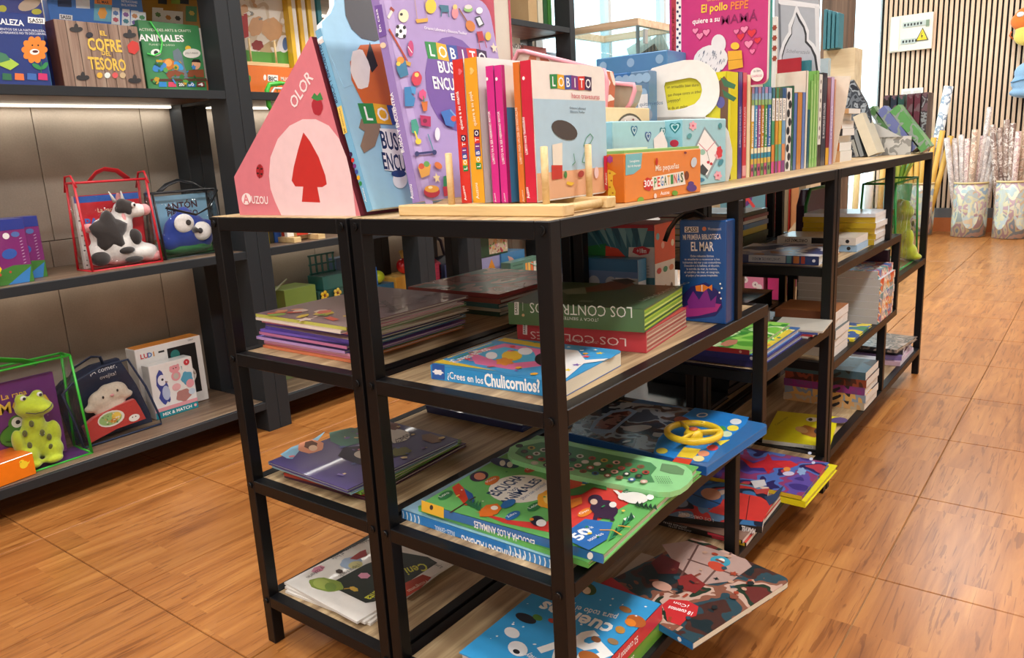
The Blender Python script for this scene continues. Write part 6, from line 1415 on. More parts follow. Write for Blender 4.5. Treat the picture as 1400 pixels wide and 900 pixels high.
single('eye', cw, lambda b: b.ball((.032,-.026,.138), (.0055,.003,.0065), PW)); single('pupil', cw, lambda b: b.ball((.033,-.0288,.138), (.0028,.001,.0035), PB)); single('tail_tuft', cw, lambda b: b.ball((-.072,-.008,.094), (.018,.008,.010), PP_))
# --- blue bird bag
MB2 = frame((-1.765, .497, .6125), (0,1,0), (-1,0,0)); wB, dB, hB = .205, .09, .20
DKP = col('#1c1f24', .35)
bb_ = clear_bag('clear toy bag with black piping holding a round blue plush bird', MB2, wB, dB, hB, DKP, 'clear toy bags on the wall shelving', base=col('#1f5a2c', .5))
single('handle', bb_, lambda b: b.tube([(.03,.045,hB), (.06,.045,hB+.022), (.10,.045,hB+.034), (.15,.045,hB+.022), (.185,.045,hB)], .004, DKP, 8, flat=(.007,.0018)))
single('side_strap', bb_, lambda b: b.tube([(wB-.002,-.002,hB*.98), (wB-.045,-.006,hB*.72), (wB-.09,-.006,hB*.63), (.02,-.005,hB*.78)], .003, DKP, 6, flat=(.005,.0015)))
bk = book('picture_book', 'pale blue picture book with brown letters inside the black-piped toy bag', 'book', None, MB2 @ frame((.006,.075,.004), (1,0,0), (0,0,1)), .192, .185, .012, '#8fc0dc', '#1f5a2c', pg='#e8e4dc')
A = PArt(bk.front); A.rect(0, 0, bk.w, .055, '#2f7a34'); A.text('ANTÓN', .105, .142, .020, '#4a2430', 2, bold=.08); A.text('PIRULERO', .105, .120, .016, '#4a2430', -2, bold=.08); A.text('JESÚS LÓPEZ', .14, .105, .005, '#3a5a7a', 0); put(A, bk.root)
BL_ = plush_mat('blue_plush', '#1f3fa0')
bd = empty('plush_bird', MB2 @ Matrix.Translation((.100, .040, .006)) @ Matrix.Scale(1.12, 4), 'round blue plush bird with big white eyes in the black-piped bag', 'soft toy')
fuse('body', [((0,0,.062),(.068,.029,.056)), ((.0,0,.112),(.022,.018,.020)), ((.064,0,.075),(.022,.014,.016)), ((-.05,0,.04),(.028,.022,.030)), ((.05,0,.04),(.028,.022,.030))], BL_, bd)
single('belly_seam', bd, lambda b: b.ball((0,.004,.016), (.075,.027,.017), plush_mat('green_plush', '#1c6a30')))
for x, z_, r_ in ((-.016,.086,.030), (.034,.060,.030)):
    single('eye', bd, lambda b: b.ball((x,-.024,z_), (r_,.009,r_*.88), PW)); single('pupil', bd, lambda b: b.ball((x+(.008 if x < 0 else -.010),-.033,z_+.002), (.008,.0025,.008), PB))
single('beak', bd, lambda b: b.cyl((.010,-.026,.066), (.014,-.048,.062), .010, PB, 10, .002))
# --- frog bag bottom left
MFg = frame((-1.735, -.09, .106), (0,1,0), (-1,0,0)); wF, dF, hF = .265, .11, .285
GRP = col('#2fa82c', .35)
fb_ = clear_bag('clear toy bag with bright green piping holding a yellow-green plush frog', MFg, wF, dF, hF, GRP, 'clear toy bags on the wall shelving', base=col('#5a2f6a', .4))
single('handle', fb_, lambda b: b.tube([(.02,.055,hF-.03), (.05,.05,hF+.012), (.10,.05,hF+.025), (.15,.05,hF+.010), (.19,.055,hF-.01)], .004, GRP, 8, flat=(.013,.0018)))
bk = book('picture_book', 'purple picture book with a cartoon frog inside the green-piped toy bag', 'book', None, MFg @ frame((.008,.092,.004), (1,0,0), (0,0,1)), .225, .235, .012, '#6a2f78', '#4a1f58', pg='#e8e4dc')
A = PArt(bk.front); A.text('La rana', .12, .190, .015, '#f0c83c', 0); A.text('RAMONA', .115, .150, .030, '#e8c84a', -3, bold=.06)
A.disc(.115, .085, .052, '#2a3a24', .036); A.disc(.115, .085, .049, '#4f8a2c', .033); A.disc(.112, .118, .020, '#4f8a2c', .022); A.disc(.114, .120, .014, '#f2f0ea', .015); A.disc(.116, .120, .006, '#1c1c20'); A.line([(.078,.075),(.115,.064),(.150,.074)], .002, '#1f2a1a'); A.disc(.12, .03, .032, '#4f8a2c', .030)
put(A, bk.root)
FG = plush_mat('lime_plush', '#b8c828'); FSP = plush_mat('olive_plush', '#5a5a1c')
def frog(M, label, s_=1.0):
    f_ = empty('plush_frog', M @ Matrix.Scale(s_, 4), label, 'soft toy')
    fuse('body', [((0,0,.062),(.040,.030,.055)), ((0,-.004,.10),(.028,.026,.035)), ((.002,-.006,.148),(.040,.030,.027)), ((-.018,-.004,.172),(.015,.014,.015)), ((.020,-.004,.174),(.015,.014,.015)), ((.020,-.014,.142),(.030,.026,.018)), ((-.030,-.012,.030),(.026,.030,.026)), ((.028,-.014,.030),(.026,.030,.026)), ((-.030,-.035,.011),(.022,.022,.011)), ((.018,-.038,.011),(.024,.020,.011)), ((.042,-.008,.070),(.016,.018,.032)), ((-.044,-.008,.070),(.014,.018,.032))], FG, f_)
    for x, y, z_ in ((-.030,-.022,.090),(-.040,-.012,.060),(-.026,-.026,.058),(.006,-.031,.082),(.020,-.030,.066),(.018,-.034,.040),(-.014,-.030,.112)): single('spot', f_, lambda b: b.ball((x,y,z_), (.006,.0045,.009), FSP, nu=10, nv=6))
    for x in (-.018, .020):
        single('eye', f_, lambda b: b.ball((x+.002,-.015,.176), (.007,.005,.007), PW, nu=10, nv=6)); single('pupil', f_, lambda b: b.ball((x+.003,-.0195,.176), (.004,.002,.004), PB, nu=10, nv=6))
    single('mouth', f_, lambda b: b.tube([(-.022,-.031,.143), (-.004,-.040,.137), (.014,-.0425,.137), (.034,-.038,.144), (.042,-.030,.150)], .0012, PB, 6)); return f_
frog(MFg @ Matrix.Translation((.150, .052, .005)), 'yellow-green plush frog with olive spots sitting in the green-piped bag on the wall shelving', 1.08)
# --- navy lamb bag
MN = frame((-1.800, .178, .106), (0,1,0), (-1,0,0)); NV = col('#1c2c48', .45)
nb = empty('toy_bag', MN, 'navy toy bag with clear front, white script and a plush sheep inside', 'bag', 'clear toy bags on the wall shelving')
OUT = [(0,0),(.235,0),(.232,.03),(.205,.13),(.165,.225),(.085,.222),(.0,.195),(-.03,.17),(-.012,.08)]
b = MB(); b.prism(OUT, -.02, 0, NV, frame((0,.045,0), (1,0,0), (0,0,1))); b.build('navy_back', nb)
b = MB(); b.prism([(x*.98+.002, y*.98+.001) for x, y in OUT], -.001, 0, CLEAR, frame((0,-.012,0), (1,0,0), (0,0,1))); b.build('clear_front', nb)
b = MB(); b.tube([(x, -.010, y+.003) for x, y in OUT]+[(0,-.010,.003)], .0035, NV, 6); b.build('piping', nb)
single('handle', nb, lambda b: b.tube([(.0,.03,.19), (.03,.03,.232), (.08,.03,.252), (.105,.03,.246), (.110,.03,.222)], .004, NV, 8, flat=(.006,.002)))
A = PArt(MN @ frame((0,.044,0), (1,0,0), (0,0,1))); A.text('¡A comer,', .115, .197, .014, '#e8ecf2', 4, bold=-.005); A.text('ovejita!', .125, .176, .012, '#e8ecf2', 4, bold=-.005); put(A, nb, 'script_print')
SH = plush_mat('cream_plush', '#e8dcc8'); RD = plush_mat('red_cloth', '#c8342a')
sh = empty('plush_sheep', MN @ Matrix.Translation((.105, .020, .090)), 'cream plush sheep head peeping out of a red cloth in the navy bag', 'soft toy')
fuse('head', [((-.02,0,.03),(.042,.016,.032)), ((.02,0,.045),(.040,.016,.030)), ((.05,0,.028),(.024,.012,.014)), ((-.055,0,.012),(.020,.011,.013)), ((0,0,.06),(.026,.012,.014)), ((0,0,0),(.05,.014,.03))], SH, sh)
for x, z_ in ((-.022,.040),(.022,.050)): single('eye', sh, lambda b: b.ball((x,-.016,z_), (.0032,.002,.0045), PB, nu=10, nv=6))
single('nose', sh, lambda b: b.ball((.004,-.017,.040), (.006,.003,.0045), PP_, nu=10, nv=6))
b = MB(); b.prism([(-.092,-.03),(-.080,-.082),(.0,-.064),(.090,-.060),(.078,-.02),(.066,.010),(.01,.004),(-.06,-.012)], -.010, .006, RD, frame((0,-.014,0), (1,0,0), (0,0,1))); b.build('red_cloth', sh)
A = PArt(MN @ Matrix.Translation((.105,.020,.090)) @ frame((0,-.0205,0), (1,0,0), (0,0,1)))
A.disc(-.012, -.028, .040, '#e8e4d8', .024); A.disc(-.014, -.028, .034, '#9ac07a', .019); A.disc(.004, -.024, .014, '#f0d05a', .012); A.disc(-.006, -.036, .010, '#c8863c', .007); A.disc(.055, -.046, .017, '#f2efe8', .011); A.disc(.050, -.043, .002, '#2a2020'); A.disc(.060, -.043, .002, '#2a2020'); A.scatter(-.04,-.044,.01,-.012, 20, ['#5a8a4a','#f0e8d0','#e0b050'], (.002,.004), 3)
put(A, sh, 'cloth_print')
# --- boxes right of it
MU = frame((-1.90, .420, .106), (0,1,0), (-1,0,0))
LU = boxy('toy_box', 'white and orange toy box with a black window, behind the small penguin box', 'box', None, MU, .225, .06, .225, '#f0eeea', top='#e08a2c', side='#e6e2dc')
A = PArt(LU.front); A.rect(.105, .035, .205, .205, '#1a1c1e'); A.disc(.13, .18, .016, '#2f7f78'); A.ring(.16, .10, .030, .007, '#e8e8e4'); A.disc(.155, .115, .012, '#e8a82c', .008); A.disc(.168, .125, .010, '#d83c34', .007); A.blocks('LUDI', .014, .178, .0001, ['#ffffff'])
for i, (ch, c) in enumerate(zip('LUDI', ('#d8343c','#d8343c','#3f7ac0','#e0942c'))): A.text(ch, .020+i*.013, .192, .015, c, 0, bold=.07)
A.rect(.075, .198, .095, .204, '#2a2a2c'); A.text('12m+', .19, .214, .006, '#5a5a5a', 0); put(A, LU.root, 'printed_front')
b = MB(); b.tube([(.16+.026*math.cos(t*PI/8), -.006, .10+.026*math.sin(t*PI/8)) for t in range(17)], .004, col('#e8e6e0', .3), 8); b.build('rattle_ring', LU.root)
MX = frame((-1.845, .428, .106), (0,1,0), (-1,0,0))
MM = boxy('toy_box', 'small white toy box with a blue penguin and pink animals on its front', 'box', None, MX, .145, .045, .175, '#f0eeec', side='#cfd0d0', top='#e4e4e2')
A = PArt(MM.front); A.rect(0, 0, .145, .022, '#1f8a98'); A.rect(0, .022, .145, .034, '#e8a0a8'); A.text('MIX & MATCH', .072, .006, .010, '#ffffff', 0, bold=.06, w=.10); A.disc(.135, .011, .005, '#f0b0b0')
A.poly([(.030,.045),(.036,.040),(.044,.050),(.050,.045),(.055,.052),(.054,.100),(.048,.120),(.040,.150),(.032,.158),(.020,.140),(.016,.110),(.026,.085),(.018,.068),(.024,.055)], '#3f4a9a'); A.disc(.044, .078, .013, '#b8c4e0', .024); A.disc(.036, .122, .014, '#e8e8f0', .018); A.disc(.038, .124, .004, '#1a1c2a'); A.poly([(.046,.118),(.056,.112),(.046,.110)], '#8a6a6a')
A.disc(.083, .148, .018, '#e8a0a8', .013); A.disc(.084, .124, .016, '#e8a0a8', .016); A.disc(.071, .155, .005, '#e8a0a8'); A.disc(.095, .157, .005, '#e8a0a8'); A.disc(.079, .150, .002, '#2a2020'); A.disc(.088, .151, .002, '#2a2020'); A.disc(.084, .124, .009, '#c8c0b8', .010)
A.disc(.120, .108, .020, '#5aa8c8', .022, 0, 18, .12); A.disc(.128, .088, .014, '#e8a0a8', .014); A.disc(.080, .088, .015, '#f0b8bc', .012); A.disc(.100, .055, .026, '#b8807a', .020, 0, 18, .1); A.disc(.130, .060, .012, '#c8d8e8', .010); A.disc(.126, .160, .010, '#c83440'); A.text('9', .126, .156, .007, '#ffffff', 0); A.text('?', .108, .140, .012, '#4a8a98', 10)
put(A, MM.root, 'printed_front')
# --- orange box with a duck
MO = frame((-1.690, -.15, .106), (-.15,1,0), (-1,-.15,0))
OR = boxy('shelf_box', 'glossy orange open box with a small yellow duck on its front, bottom left', 'box', None, MO, .172, .11, .060, col('#f07a10', .25, coat=.4), top='#d8641c')
A = PArt(OR.front)
A.disc(.145, .036, .011, '#f4d02c', .010); A.disc(.141, .044, .007, '#f4d02c'); A.poly([(.152,.036),(.162,.042),(.158,.034)], '#f4d02c'); A.disc(.139, .046, .0013, '#3a2a10'); A.poly([(.133,.044),(.136,.046),(.136,.041)], '#e8742c'); put(A, OR.root, 'duck_print')
# --- two shrink-wrapped purple boxes and a yellow ring toy, middle shelf left
for i, (y0, x_, lb) in enumerate(((-.0, -1.735, 'nearer of two shrink-wrapped purple boxes with blue clouds and green hills'), (.060, -1.800, 'farther of two shrink-wrapped purple boxes with blue clouds and green hills'))):
    M = frame((x_, y0+.0, .6125), (0,1,0), (-1,0,0)); hh_ = .165
    r = boxy('game_box', lb, 'box', 'shrink-wrapped purple boxes', M, .112, .055, hh_, '#8a2f7a', top='#3a4a9a', side='#7a2a6c')
    A = PArt(r.front); A.rect(0, .138, .112, .165, '#2f3f98'); A.poly([(0,0),(.112,0),(.112,.045),(.07,.048),(.03,.036),(0,.034)], '#4a8a3a'); A.poly([(.050,0),(.100,0),(.110,.040),(.085,.024)], '#3f8ad0'); A.disc(.066, .078, .018, '#3a62b8', .013, 10); A.disc(.066, .124, .008, '#f4f2f2'); A.disc(.088, .126, .010, '#5a78b8', .007); A.disc(.035, .028, .004, '#c8503c'); A.disc(.060, .032, .003, '#c8503c')
    for k in range(9): A.line([(.095,.050+.008*k),(.101,.052+.008*k)], .0012, '#e8d8ec')
    put(A, r.root, 'printed_front'); b = MB(); b.box((-.001,-.0015,-.0003), (.113,.0565,hh_+.003), CLEAR); b.build('shrink_wrap', r.root)
MYt = frame((-1.700, -.010, .6125), (0,1,0), (-1,0,0)); yt = empty('teether_toy', MYt, 'small yellow giraffe-like plastic toy standing at the left edge of the middle shelf', 'toy')
YP_ = col('#f0d818', .3); b = MB(); b.prism([(0,0),(.020,0),(.022,.035),(.034,.036),(.040,.046),(.034,.058),(.016,.064),(0,.056)], -.012, 0, YP_, frame((0,.0,0), (1,0,0), (0,0,1))); b.build('body', yt)
single('eye', yt, lambda b: b.ball((.026,-.001,.045), (.004,.001,.005), PB, nu=8, nv=6))
# ================================================================ top shelf at the left
XT = -1.745
def tb_(name, label, grp, pl, pr, pt, z0, depth, c, xf=XT, **k): return wallbox(name, label, 'box', grp, xf, pl, pr, pt, z0, depth, c, **k)
ZS = 1.1075
r = tb_('game_box', 'dark blue nature game box with an orange smiling flower, top shelf', None, (-25,110), (70,110), (66,22), ZS, .05, '#1c3478', side='#2a7a9a')
A = PArt(r.front)
A.pt('NATURALEZA', (-36,30), (33,35.5), (-36,22), '#f2f2f4', .06); A.pt('LOS ELEMENTOS DE LA NATURALEZA,', (-20,40), (62,44), (-20,37), '#d8dce8', .03); A.pt('QUE TUS ADVERSARIOS NO TE DESCUBRAN.', (-20,45), (63,48), (-20,42), '#d8dce8', .03)
A.pp([(38,23),(61,25),(61,33),(38,31)], '#f4f4f2'); A.pt('SASSI', (40,30.5), (59,31.5), (40,25), '#2a2a2e', .08)
for i in range(10):
    a = 2*PI*i/10; A.pd(47+11*math.cos(a), 68+12*math.sin(a), 7, '#e8862c', 5, math.degrees(a))
A.pd(47, 68, 10, '#e8862c', 11); A.pd(47, 71, 6.5, '#f4efe8', 4); A.pd(48, 70.5, 4, '#5a1f1a', 1.8); A.pd(44, 62, 1.2, '#2a1a14'); A.pd(52, 62, 1.2, '#2a1a14')
A.pl([(56,84),(56,100)], .002, '#2f7a44'); A.pd(50, 91, 7, '#2f8a4a', 3, 30); A.pd(61, 90, 6, '#2f8a4a', 3, -50); A.pp([(-5,78),(14,80),(26,88),(14,96),(0,90)], '#a8c84a'); A.pp([(-5,70),(8,74),(14,82),(0,86)], '#3f7a5a')
for x, c in ((9,'#2f6a4a'),(26,'#e8743c'),(43,'#3f6ab0'),(58,'#c82f6a')): A.pp([(x-6,100),(x+6,101),(x+7,110),(x-6,109)], c)
put(A, r.root, 'printed_front')
WP = wood('printed_planks', '#6a5448', '#8a7060', '#a08a78', 'Z', 1.6, .4)
r = tb_('game_box', 'brown plank-printed treasure chest game box with gold letters, top shelf', None, (88,112), (199,114), (140,32), ZS, .055, WP, side='#5a3424')
r2_ = r; A = PArt(r.front)
for k in range(1, 8): A.rect(r.w*k/8-.0008, 0, r.w*k/8+.0008, r.h, '#4a382e')
A.pt('EL', (137,48), (146,49), (137,42), '#e8c050', .08); A.pt('COFRE', (121,68), (167,71), (122,52), '#e8c050', .08); A.pt('DEL', (139,75), (152,77), (139,69), '#e8c050', .06); A.pt('TESORO', (122,94), (173,97), (122,78), '#e8c050', .08)
for x, y in ((104,38),(177,46),(113,104),(184,108)):
    for dx, dy, rx, ry in ((0,0,3,6),(-5,2,4,3),(5,2,4,3),(0,4,7,2)): A.pd(x+dx, y+dy, rx, '#2e2c2e', ry)
A.pd(182, 65, 8, '#c83a34', 9, 0, .08); A.pd(122, 48, 5, '#2a2a34', 4)
for i, c in enumerate(('#e0b040','#dfe8e0','#d85a5a','#c8b088')): A.pd(136+i*10.5, 103, 4, c, 4)
put(A, r.root, 'printed_front')
for i, (x0, x1, c, n) in enumerate(((192,196.5,'#1f6a3c','dark green'),(197.5,201,'#2f7a4a','green'))):
    a = at(x0, 80, 'x', -1.80).y; e = at(x1+1.5, 80, 'x', -1.80).y
    book('picture_book', f'{n} book edge squeezed between the plank-printed box and the green craft book', 'book', 'green craft books on edge', frame((-1.80+.02, a, ZS), (-1,0,0), (0,0,1)), .10, .19, e-a-.001, c, '#1a4a34', simple=True)
r = tb_('craft_book', 'green animal craft book box with white title, top shelf', None, (202,118), (283,120), (240,32), ZS, .02, '#3f8a54', xf=-1.77)
A = PArt(r.front); A.pt('ACTIVIDADES ARTS & CRAFTS', (190,42), (261,44), (190,38.5), '#e8f0e0', .02); A.pt('ANIMALES', (190,56), (252,57), (190,47), '#ffffff', .07); A.pt('PLANETA & JUEGO', (204,62), (239,63), (204,59.5), '#d8e8d0', .0)
A.pd(257, 66, 4, '#f0c83c', 3.5); A.pp([(236,70),(243,66),(248,72),(252,90),(258,108),(232,106),(238,86)], '#6a7a84'); A.pd(262, 73, 12, '#e8e8e0', 6.5); A.pt('¡JUEGA Y APRENDE!', (253,74), (271,74), (253,71.5), '#4a4a4a', 0)
A.pd(230, 88, 9, '#c8742c', 8, 0, .06); A.pd(230, 86, 5, '#e8a85a', 5); A.pp([(226,98),(240,96),(252,100),(250,108),(246,104),(236,104),(232,109),(228,104)], '#8a4a2c'); A.pd(218, 92, 10, '#3f8ad0', 6, -20); A.pd(244, 90, 8, '#3f9ad8', 4, 40); A.pd(213, 72, 7, '#f0f0ec', 5); A.pd(213, 72, 3, '#2a2a2e')
A.pd(268, 88, 6, '#e8b088', 7); A.pp([(261,85),(264,81),(272,81),(275,86),(268,85)], '#1f1a1a'); A.pp([(258,96),(278,95),(279,106),(256,105)], '#8a4a2c'); A.pp([(206,108),(282,107),(283,111),(206,111)], '#5a3a28')
for i, (c, s_) in enumerate((('#2f8ad0',''),('#d84a6a',''),('#3a4a3f','200'),('#2f7ac0','50'),('#7a2f2c','4'))):
    A.pp([(217+i*13,112),(227+i*13,112.3),(228+i*13,119),(217+i*13,118.7)], c); A.pt(s_, (218.5+i*13,117.5), (226+i*13,117.7), (218.5+i*13,113.4), '#ffffff', .04) if s_ else None
A.scatter(.02, .02, r.w-.02, .09, 26, ['#2f7a3c','#1f5a34','#5aa04a','#3f8ad0','#c8a030'], (.004,.010), 9)
put(A, r.root, 'printed_front')
b = MB(); b.tube([(.055-.02,-.004,.195), (.05,-.005,.17), (.062,-.006,.14), (.052,-.006,.11), (.03,-.005,.10), (.012,-.004,.105)], .0022, col('#4fd85a', .4), 6); b.build('green_cord', r.root)
# back row, seen above the front row
r = tb_('game_box', 'violet-blue game box behind the dark blue flower box, top shelf', None, (-30,20), (60,22), (30,-30), ZS, .03, '#3f4a9a', xf=-1.86)
A = PArt(r.front); A.pd(40, 6, 16, '#d8c0a8', 8, -20); A.pd(50, 16, 7, '#d8d44a', 4); A.pd(3, 12, 6, '#d8d44a', 5); put(A, r.root, 'printed_front')
r = tb_('game_box', 'bright blue discovery game box with animal cards, behind the plank-printed box', None, (69,28), (199,36), (130,-40), ZS, .03, '#2f74c8', xf=-1.86)
A = PArt(r.front); A.pp([(78,-10),(97,-10),(98,10),(79,9)], '#16305c'); A.pp([(103,-10),(122,-10),(123,12),(104,11)], '#dfe6ee'); A.pp([(81,19),(99,21),(99,28),(81,26)], '#f2f2f2'); A.pt('SASSI', (83,25), (97,26.5), (83,20.5), '#2a2a2e', .08); A.pp([(129,-8),(153,-6),(152,30),(128,28)], '#6ab0c8'); A.pp([(129,-8),(153,-6),(153,7),(129,5)], '#e8862c'); A.pt('EL MAR', (133,4), (149,5.5), (133,0), '#2a2a2e', .06); A.pd(140, 18, 6, '#e8a03c', 8, 0, .1)
for i, (x, y) in enumerate(((158,20),(172,22),(184,24),(194,26))): A.pp([(x-5,y-10),(x+5,y-9),(x+6,y+14),(x-6,y+13)], '#e8ecf0'); A.pd(x, y-2, 4, ['#5a7ab0','#8a5a9a','#c88a5a','#5a9a6a'][i], 3, 20, .15); A.pd(x, y+7, 4, ['#c85a6a','#4a8a9a','#7a6ab0','#c8a040'][i], 3, 20, .15)
A.pt('INSTRUCCIONES', (166,3), (188,5), (166,0), '#e8f0fa', .04); A.pt('EN EL INTERIOR', (166,8), (187,9.5), (166,5), '#e8f0fa', .04); put(A, r.root, 'printed_front')
r = tb_('game_box', 'ochre discovery game box with animal cards, behind the green craft book', None, (196,33), (278,36), (240,-40), ZS, .03, '#a87a20', xf=-1.90)
A = PArt(r.front)
for i, (x, y) in enumerate(((216,20),(230,24),(243,25),(262,18))): A.pp([(x-8,y-10),(x+7,y-9),(x+7,y+12),(x-8,y+11)], '#e8e4d8' if i < 3 else '#4a8a5a'); A.pd(x, y, 4, ['#6a8a4a','#c8843c','#4a4a44','#c8b050'][i], 3, 30, .15)
for x, c in ((222,'#2a2a2c'),(240,'#8aa83c'),(252,'#16181c')): A.pp([(x-6,-10),(x+6,-10),(x+6,6),(x-6,5)], c)
put(A, r.root, 'printed_front')
r = tb_('snack_box', 'white and orange carton edge behind the green craft book, next to the column', None, (278,118), (300,120), (290,40), ZS, .05, '#f0ece4', xf=-1.86)
A = PArt(r.front); A.rect(0, 0, r.w, r.h*.24, '#e8742c'); A.text('B', r.w*.4, r.h*.06, .02, '#2a2020', -8, bold=.08); put(A, r.root, 'printed_front')
# second bay of the wall shelving, above the middle shelf level
XB = -1.76
r = wallbox('pen_box', 'wide orange box with black and white brand lettering, behind the pink triangular box', 'box', None, XB, (340,122), (450,128), (400,93), ZS, .06, '#e8772a')
A = PArt(r.front); A.pp([(366,102),(380,103),(380,112),(366,111)], '#f4f2ec'); A.pt('BIC', (367.5,110), (378.5,111), (367.5,104.5), '#1c1c20', .1); A.pt('Kids', (371,117), (378,118), (371,113.5), '#f4f2ec', .04); A.pt('MUCHO', (384,110), (402,112), (384,105), '#f4e8d8', .05); A.pt('WOW', (385,118), (400,119), (385,113), '#3a4a8a', .04); A.pd(362, 106, 2, '#f4f2ec', 4); A.pd(341, 108, 2, '#4a8a3c', 5); put(A, r.root, 'printed_front')
zo = at(400, 93, 'x', XB).z + .001
a = at(332, 90, 'x', XB); e = at(397, 92, 'x', XB); RM2 = frame((XB-.004, a.y, zo), (0,1,0), (-1,0,0)); rk2 = empty('display_rack', RM2, 'small pale pine rack on the orange box holding a comic album', 'rack')
wr = e.y-a.y
for yy in (.0, .045): b = MB(); b.box((0,yy,0),(wr,yy+.012,.012), PINE, bev=.001); b.build('rail', rk2)
for xx in (wr*.22, wr*.75): b = MB(); b.cyl((xx,.006,.01), (xx,.006,.085), .0035, PINE); b.build('peg', rk2)
for xx in (wr*.1, wr*.9): b = MB(); b.box((xx-.004,.012,.002),(xx+.004,.045,.010), PINE); b.build('cross_bar', rk2)
COM = patchy('comic_crowd_print', ['#e0d8cc','#c8b8a0','#d8cfc0','#b8a078','#e8e2d8'], 9, .3)
r = wallbox('comic_album', 'comic album with green grass on its cover in the small pine rack', 'book', None, XB-.022, (326,88), (398,90), (360,-30), zo+.0125, .012, COM)
A = PArt(r.front); A.pp([(326,66),(345,70),(370,72),(398,68),(398,90),(328,88)], '#5a9a3c'); A.pd(350, 36, 10, '#c89a70', 14, 20, .08); A.pd(372, 40, 14, '#d0a070', 16, -20, .08); A.pp([(328,20),(338,18),(340,50),(330,54)], '#a82c2c'); A.pd(334, 12, 5, '#c89a70', 6); A.pd(388, 60, 8, '#e8e8ec', 12, 0); A.pd(390, 60, 4, '#5a7ab0', 9, 0); A.pd(352, 62, 8, '#8a2f2c', 7, 0, .1)
A.scatter(.01, r.h*.5, r.w-.01, r.h*.95, 22, ['#8a8a84','#c8a078','#e8e4dc','#a8342c'], (.005,.012), 7)
put(A, r.root, 'printed_front')
for i in range(7):
    x0 = 399+i*6.6; a = at(x0, 60, 'x', XB+.005).y; e = at(x0+5.6, 60, 'x', XB+.005).y
    book('activity_book', f'{["first","second","third","fourth","fifth","sixth","last"][i]} in the row of yellow and white spines behind the pink triangular box', 'book', 'yellow and white spines in the second bay', frame((XB+.005-.006*(i % 2), a, zo if x0 < 447 else ZS), (-1,0,0), (0,0,1)), .05, .26, e-a-.001, ['#e0b428','#f0ece0','#d8a820','#f0ece0','#e8c040','#f0ece0','#3a8a9a'][i], simple=True)
rn = frame((-1.70, at(368,150,'x',-1.70).y, at(368,150,'x',-1.70).z), (0,1,0), (0,0,1))
gt = empty('green_frame_toy', rn, 'rounded green and white plastic frame hanging beside the pink box', 'toy'); b = MB(); GP = col('#3fb838', .3)
pw = .085
b.tube([(0.01,0,0),(0,.012,0),(0,.06,0),(.012,.078,0),(.05,.084,0),(.085,.084,0),(.085,0,0),(.01,0,0)], .008, GP, 8); b.build('rim', gt); b = MB(); b.tube([(.022,.012,0),(.018,.055,0),(.03,.068,0),(.07,.068,0)], .004, col('#e8ece6', .4), 8); b.build('inner_loop', gt)
b = MB(); b.cyl((.04,.09,0),(.04,at(368,134,'x',-1.70).z-rn.translation.z+.02,0), .0015, GP, 6); b.build('hook', gt)
# ================================================================ toys in the far bays of the wall shelving
def wb(name, label, cat, x0, x1, zt, c, xf=-1.84, z0=.1055, dep=.12, **k):
    a = at(x0, 380, 'x', xf).y; e = at(x1, 380, 'x', xf).y
    return boxy(name, label, cat, None, frame((xf, a, z0), (0,1,0), (-1,0,0)), e-a, dep, zt-z0, c, **k)
# pink house-shaped carry box seen between the near post and the column
PK = col('#cf3f5c', .4)
def housebox(label, x0, x1, yt, xf, c, z0=.1055, ridge=.05, dep=.10):
    a = at(x0, yt, 'x', xf); e = at(x1, yt, 'x', xf); w = e.y-a.y; h = a.z-z0
    M = frame((xf, a.y, z0), (0,1,0), (-1,0,0)); rt = empty('carry_box', M, label, 'box')
    b = MB(); b.box((0,0,0),(w,dep,h), c, bev=.001); b.build('box_body', rt)
    b = MB(); b.add([(0,0,h),(w,0,h),(w,dep,h),(0,dep,h),(w*.12,dep*.45,h+ridge),(w*.88,dep*.45,h+ridge),(w*.88,dep*.55,h+ridge),(w*.12,dep*.55,h+ridge)], [(0,1,5,4),(1,2,6,5),(2,3,7,6),(3,0,4,7),(4,5,6,7)], c); b.build('gable_top', rt)
    return rt, M, w, h, mplane(M, (0,-.0006,0), (1,0,0), (0,0,1))
rt, M, w_, h_, F = housebox('crimson gable-topped carry box with a white sheep, between the near post and the column', 322, 372, 432, -1.90, PK, ridge=.07)
A = PArt(F)
for k in range(14): A.rect(0, h_*(.98-.055*k), w_, h_*(.98-.055*k)+.0015, '#a82f48')
A.pp([(340,496),(352,496),(352,512),(342,512)], '#4a6aa0'); A.disc(A.q(343,518)[0], A.q(343,518)[1], .018, '#f4efe8', .013, 0, 18, .1); A.rect(A.q(342,525)[0]-.003, A.q(342,525)[1]-.004, A.q(342,525)[0]+.003, A.q(342,525)[1]+.006, '#2a2020'); put(A, rt, 'printed_front')
# supports and toys of the second bay
wb('storage_box', 'olive toy storage box low in the second bay behind the thin-book pile', 'box', 374, 432, .36, '#6a7a4a')
g = wb('toy_case', 'light green toy case with a sloping lid on the olive storage box', 'toy', 386, 430, .432, '#7f9a48', z0=.361, top='#98b45a')
b = MB(); b.prism([(0,0),(.09,.05),(.10,.06),(.01,.012)], 0, .008, col('#a8b890', .4), frame((-.07,.02,.05), (1,0,0), (0,0,1))); b.build('open_lid', g.root)
wb('storage_box', 'dark teal toy storage box low in the second bay', 'box', 433, 482, .40, '#2f5a54')
g = wb('toy_crate', 'teal plastic toy crate tipped open on the dark teal storage box', 'toy', 441, 480, .455, '#2f6a64', z0=.401, dep=.09)
b = MB(); TL = col('#2f6f68', .35)
for i in range(5): b.box((.004+i*.028, .07, .05), (.010+i*.028, .076, .13), TL)
for k in range(3): b.box((0, .07, .055+.035*k), (.125, .076, .062+.035*k), TL)
b.build('open_grid_lid', g.root)
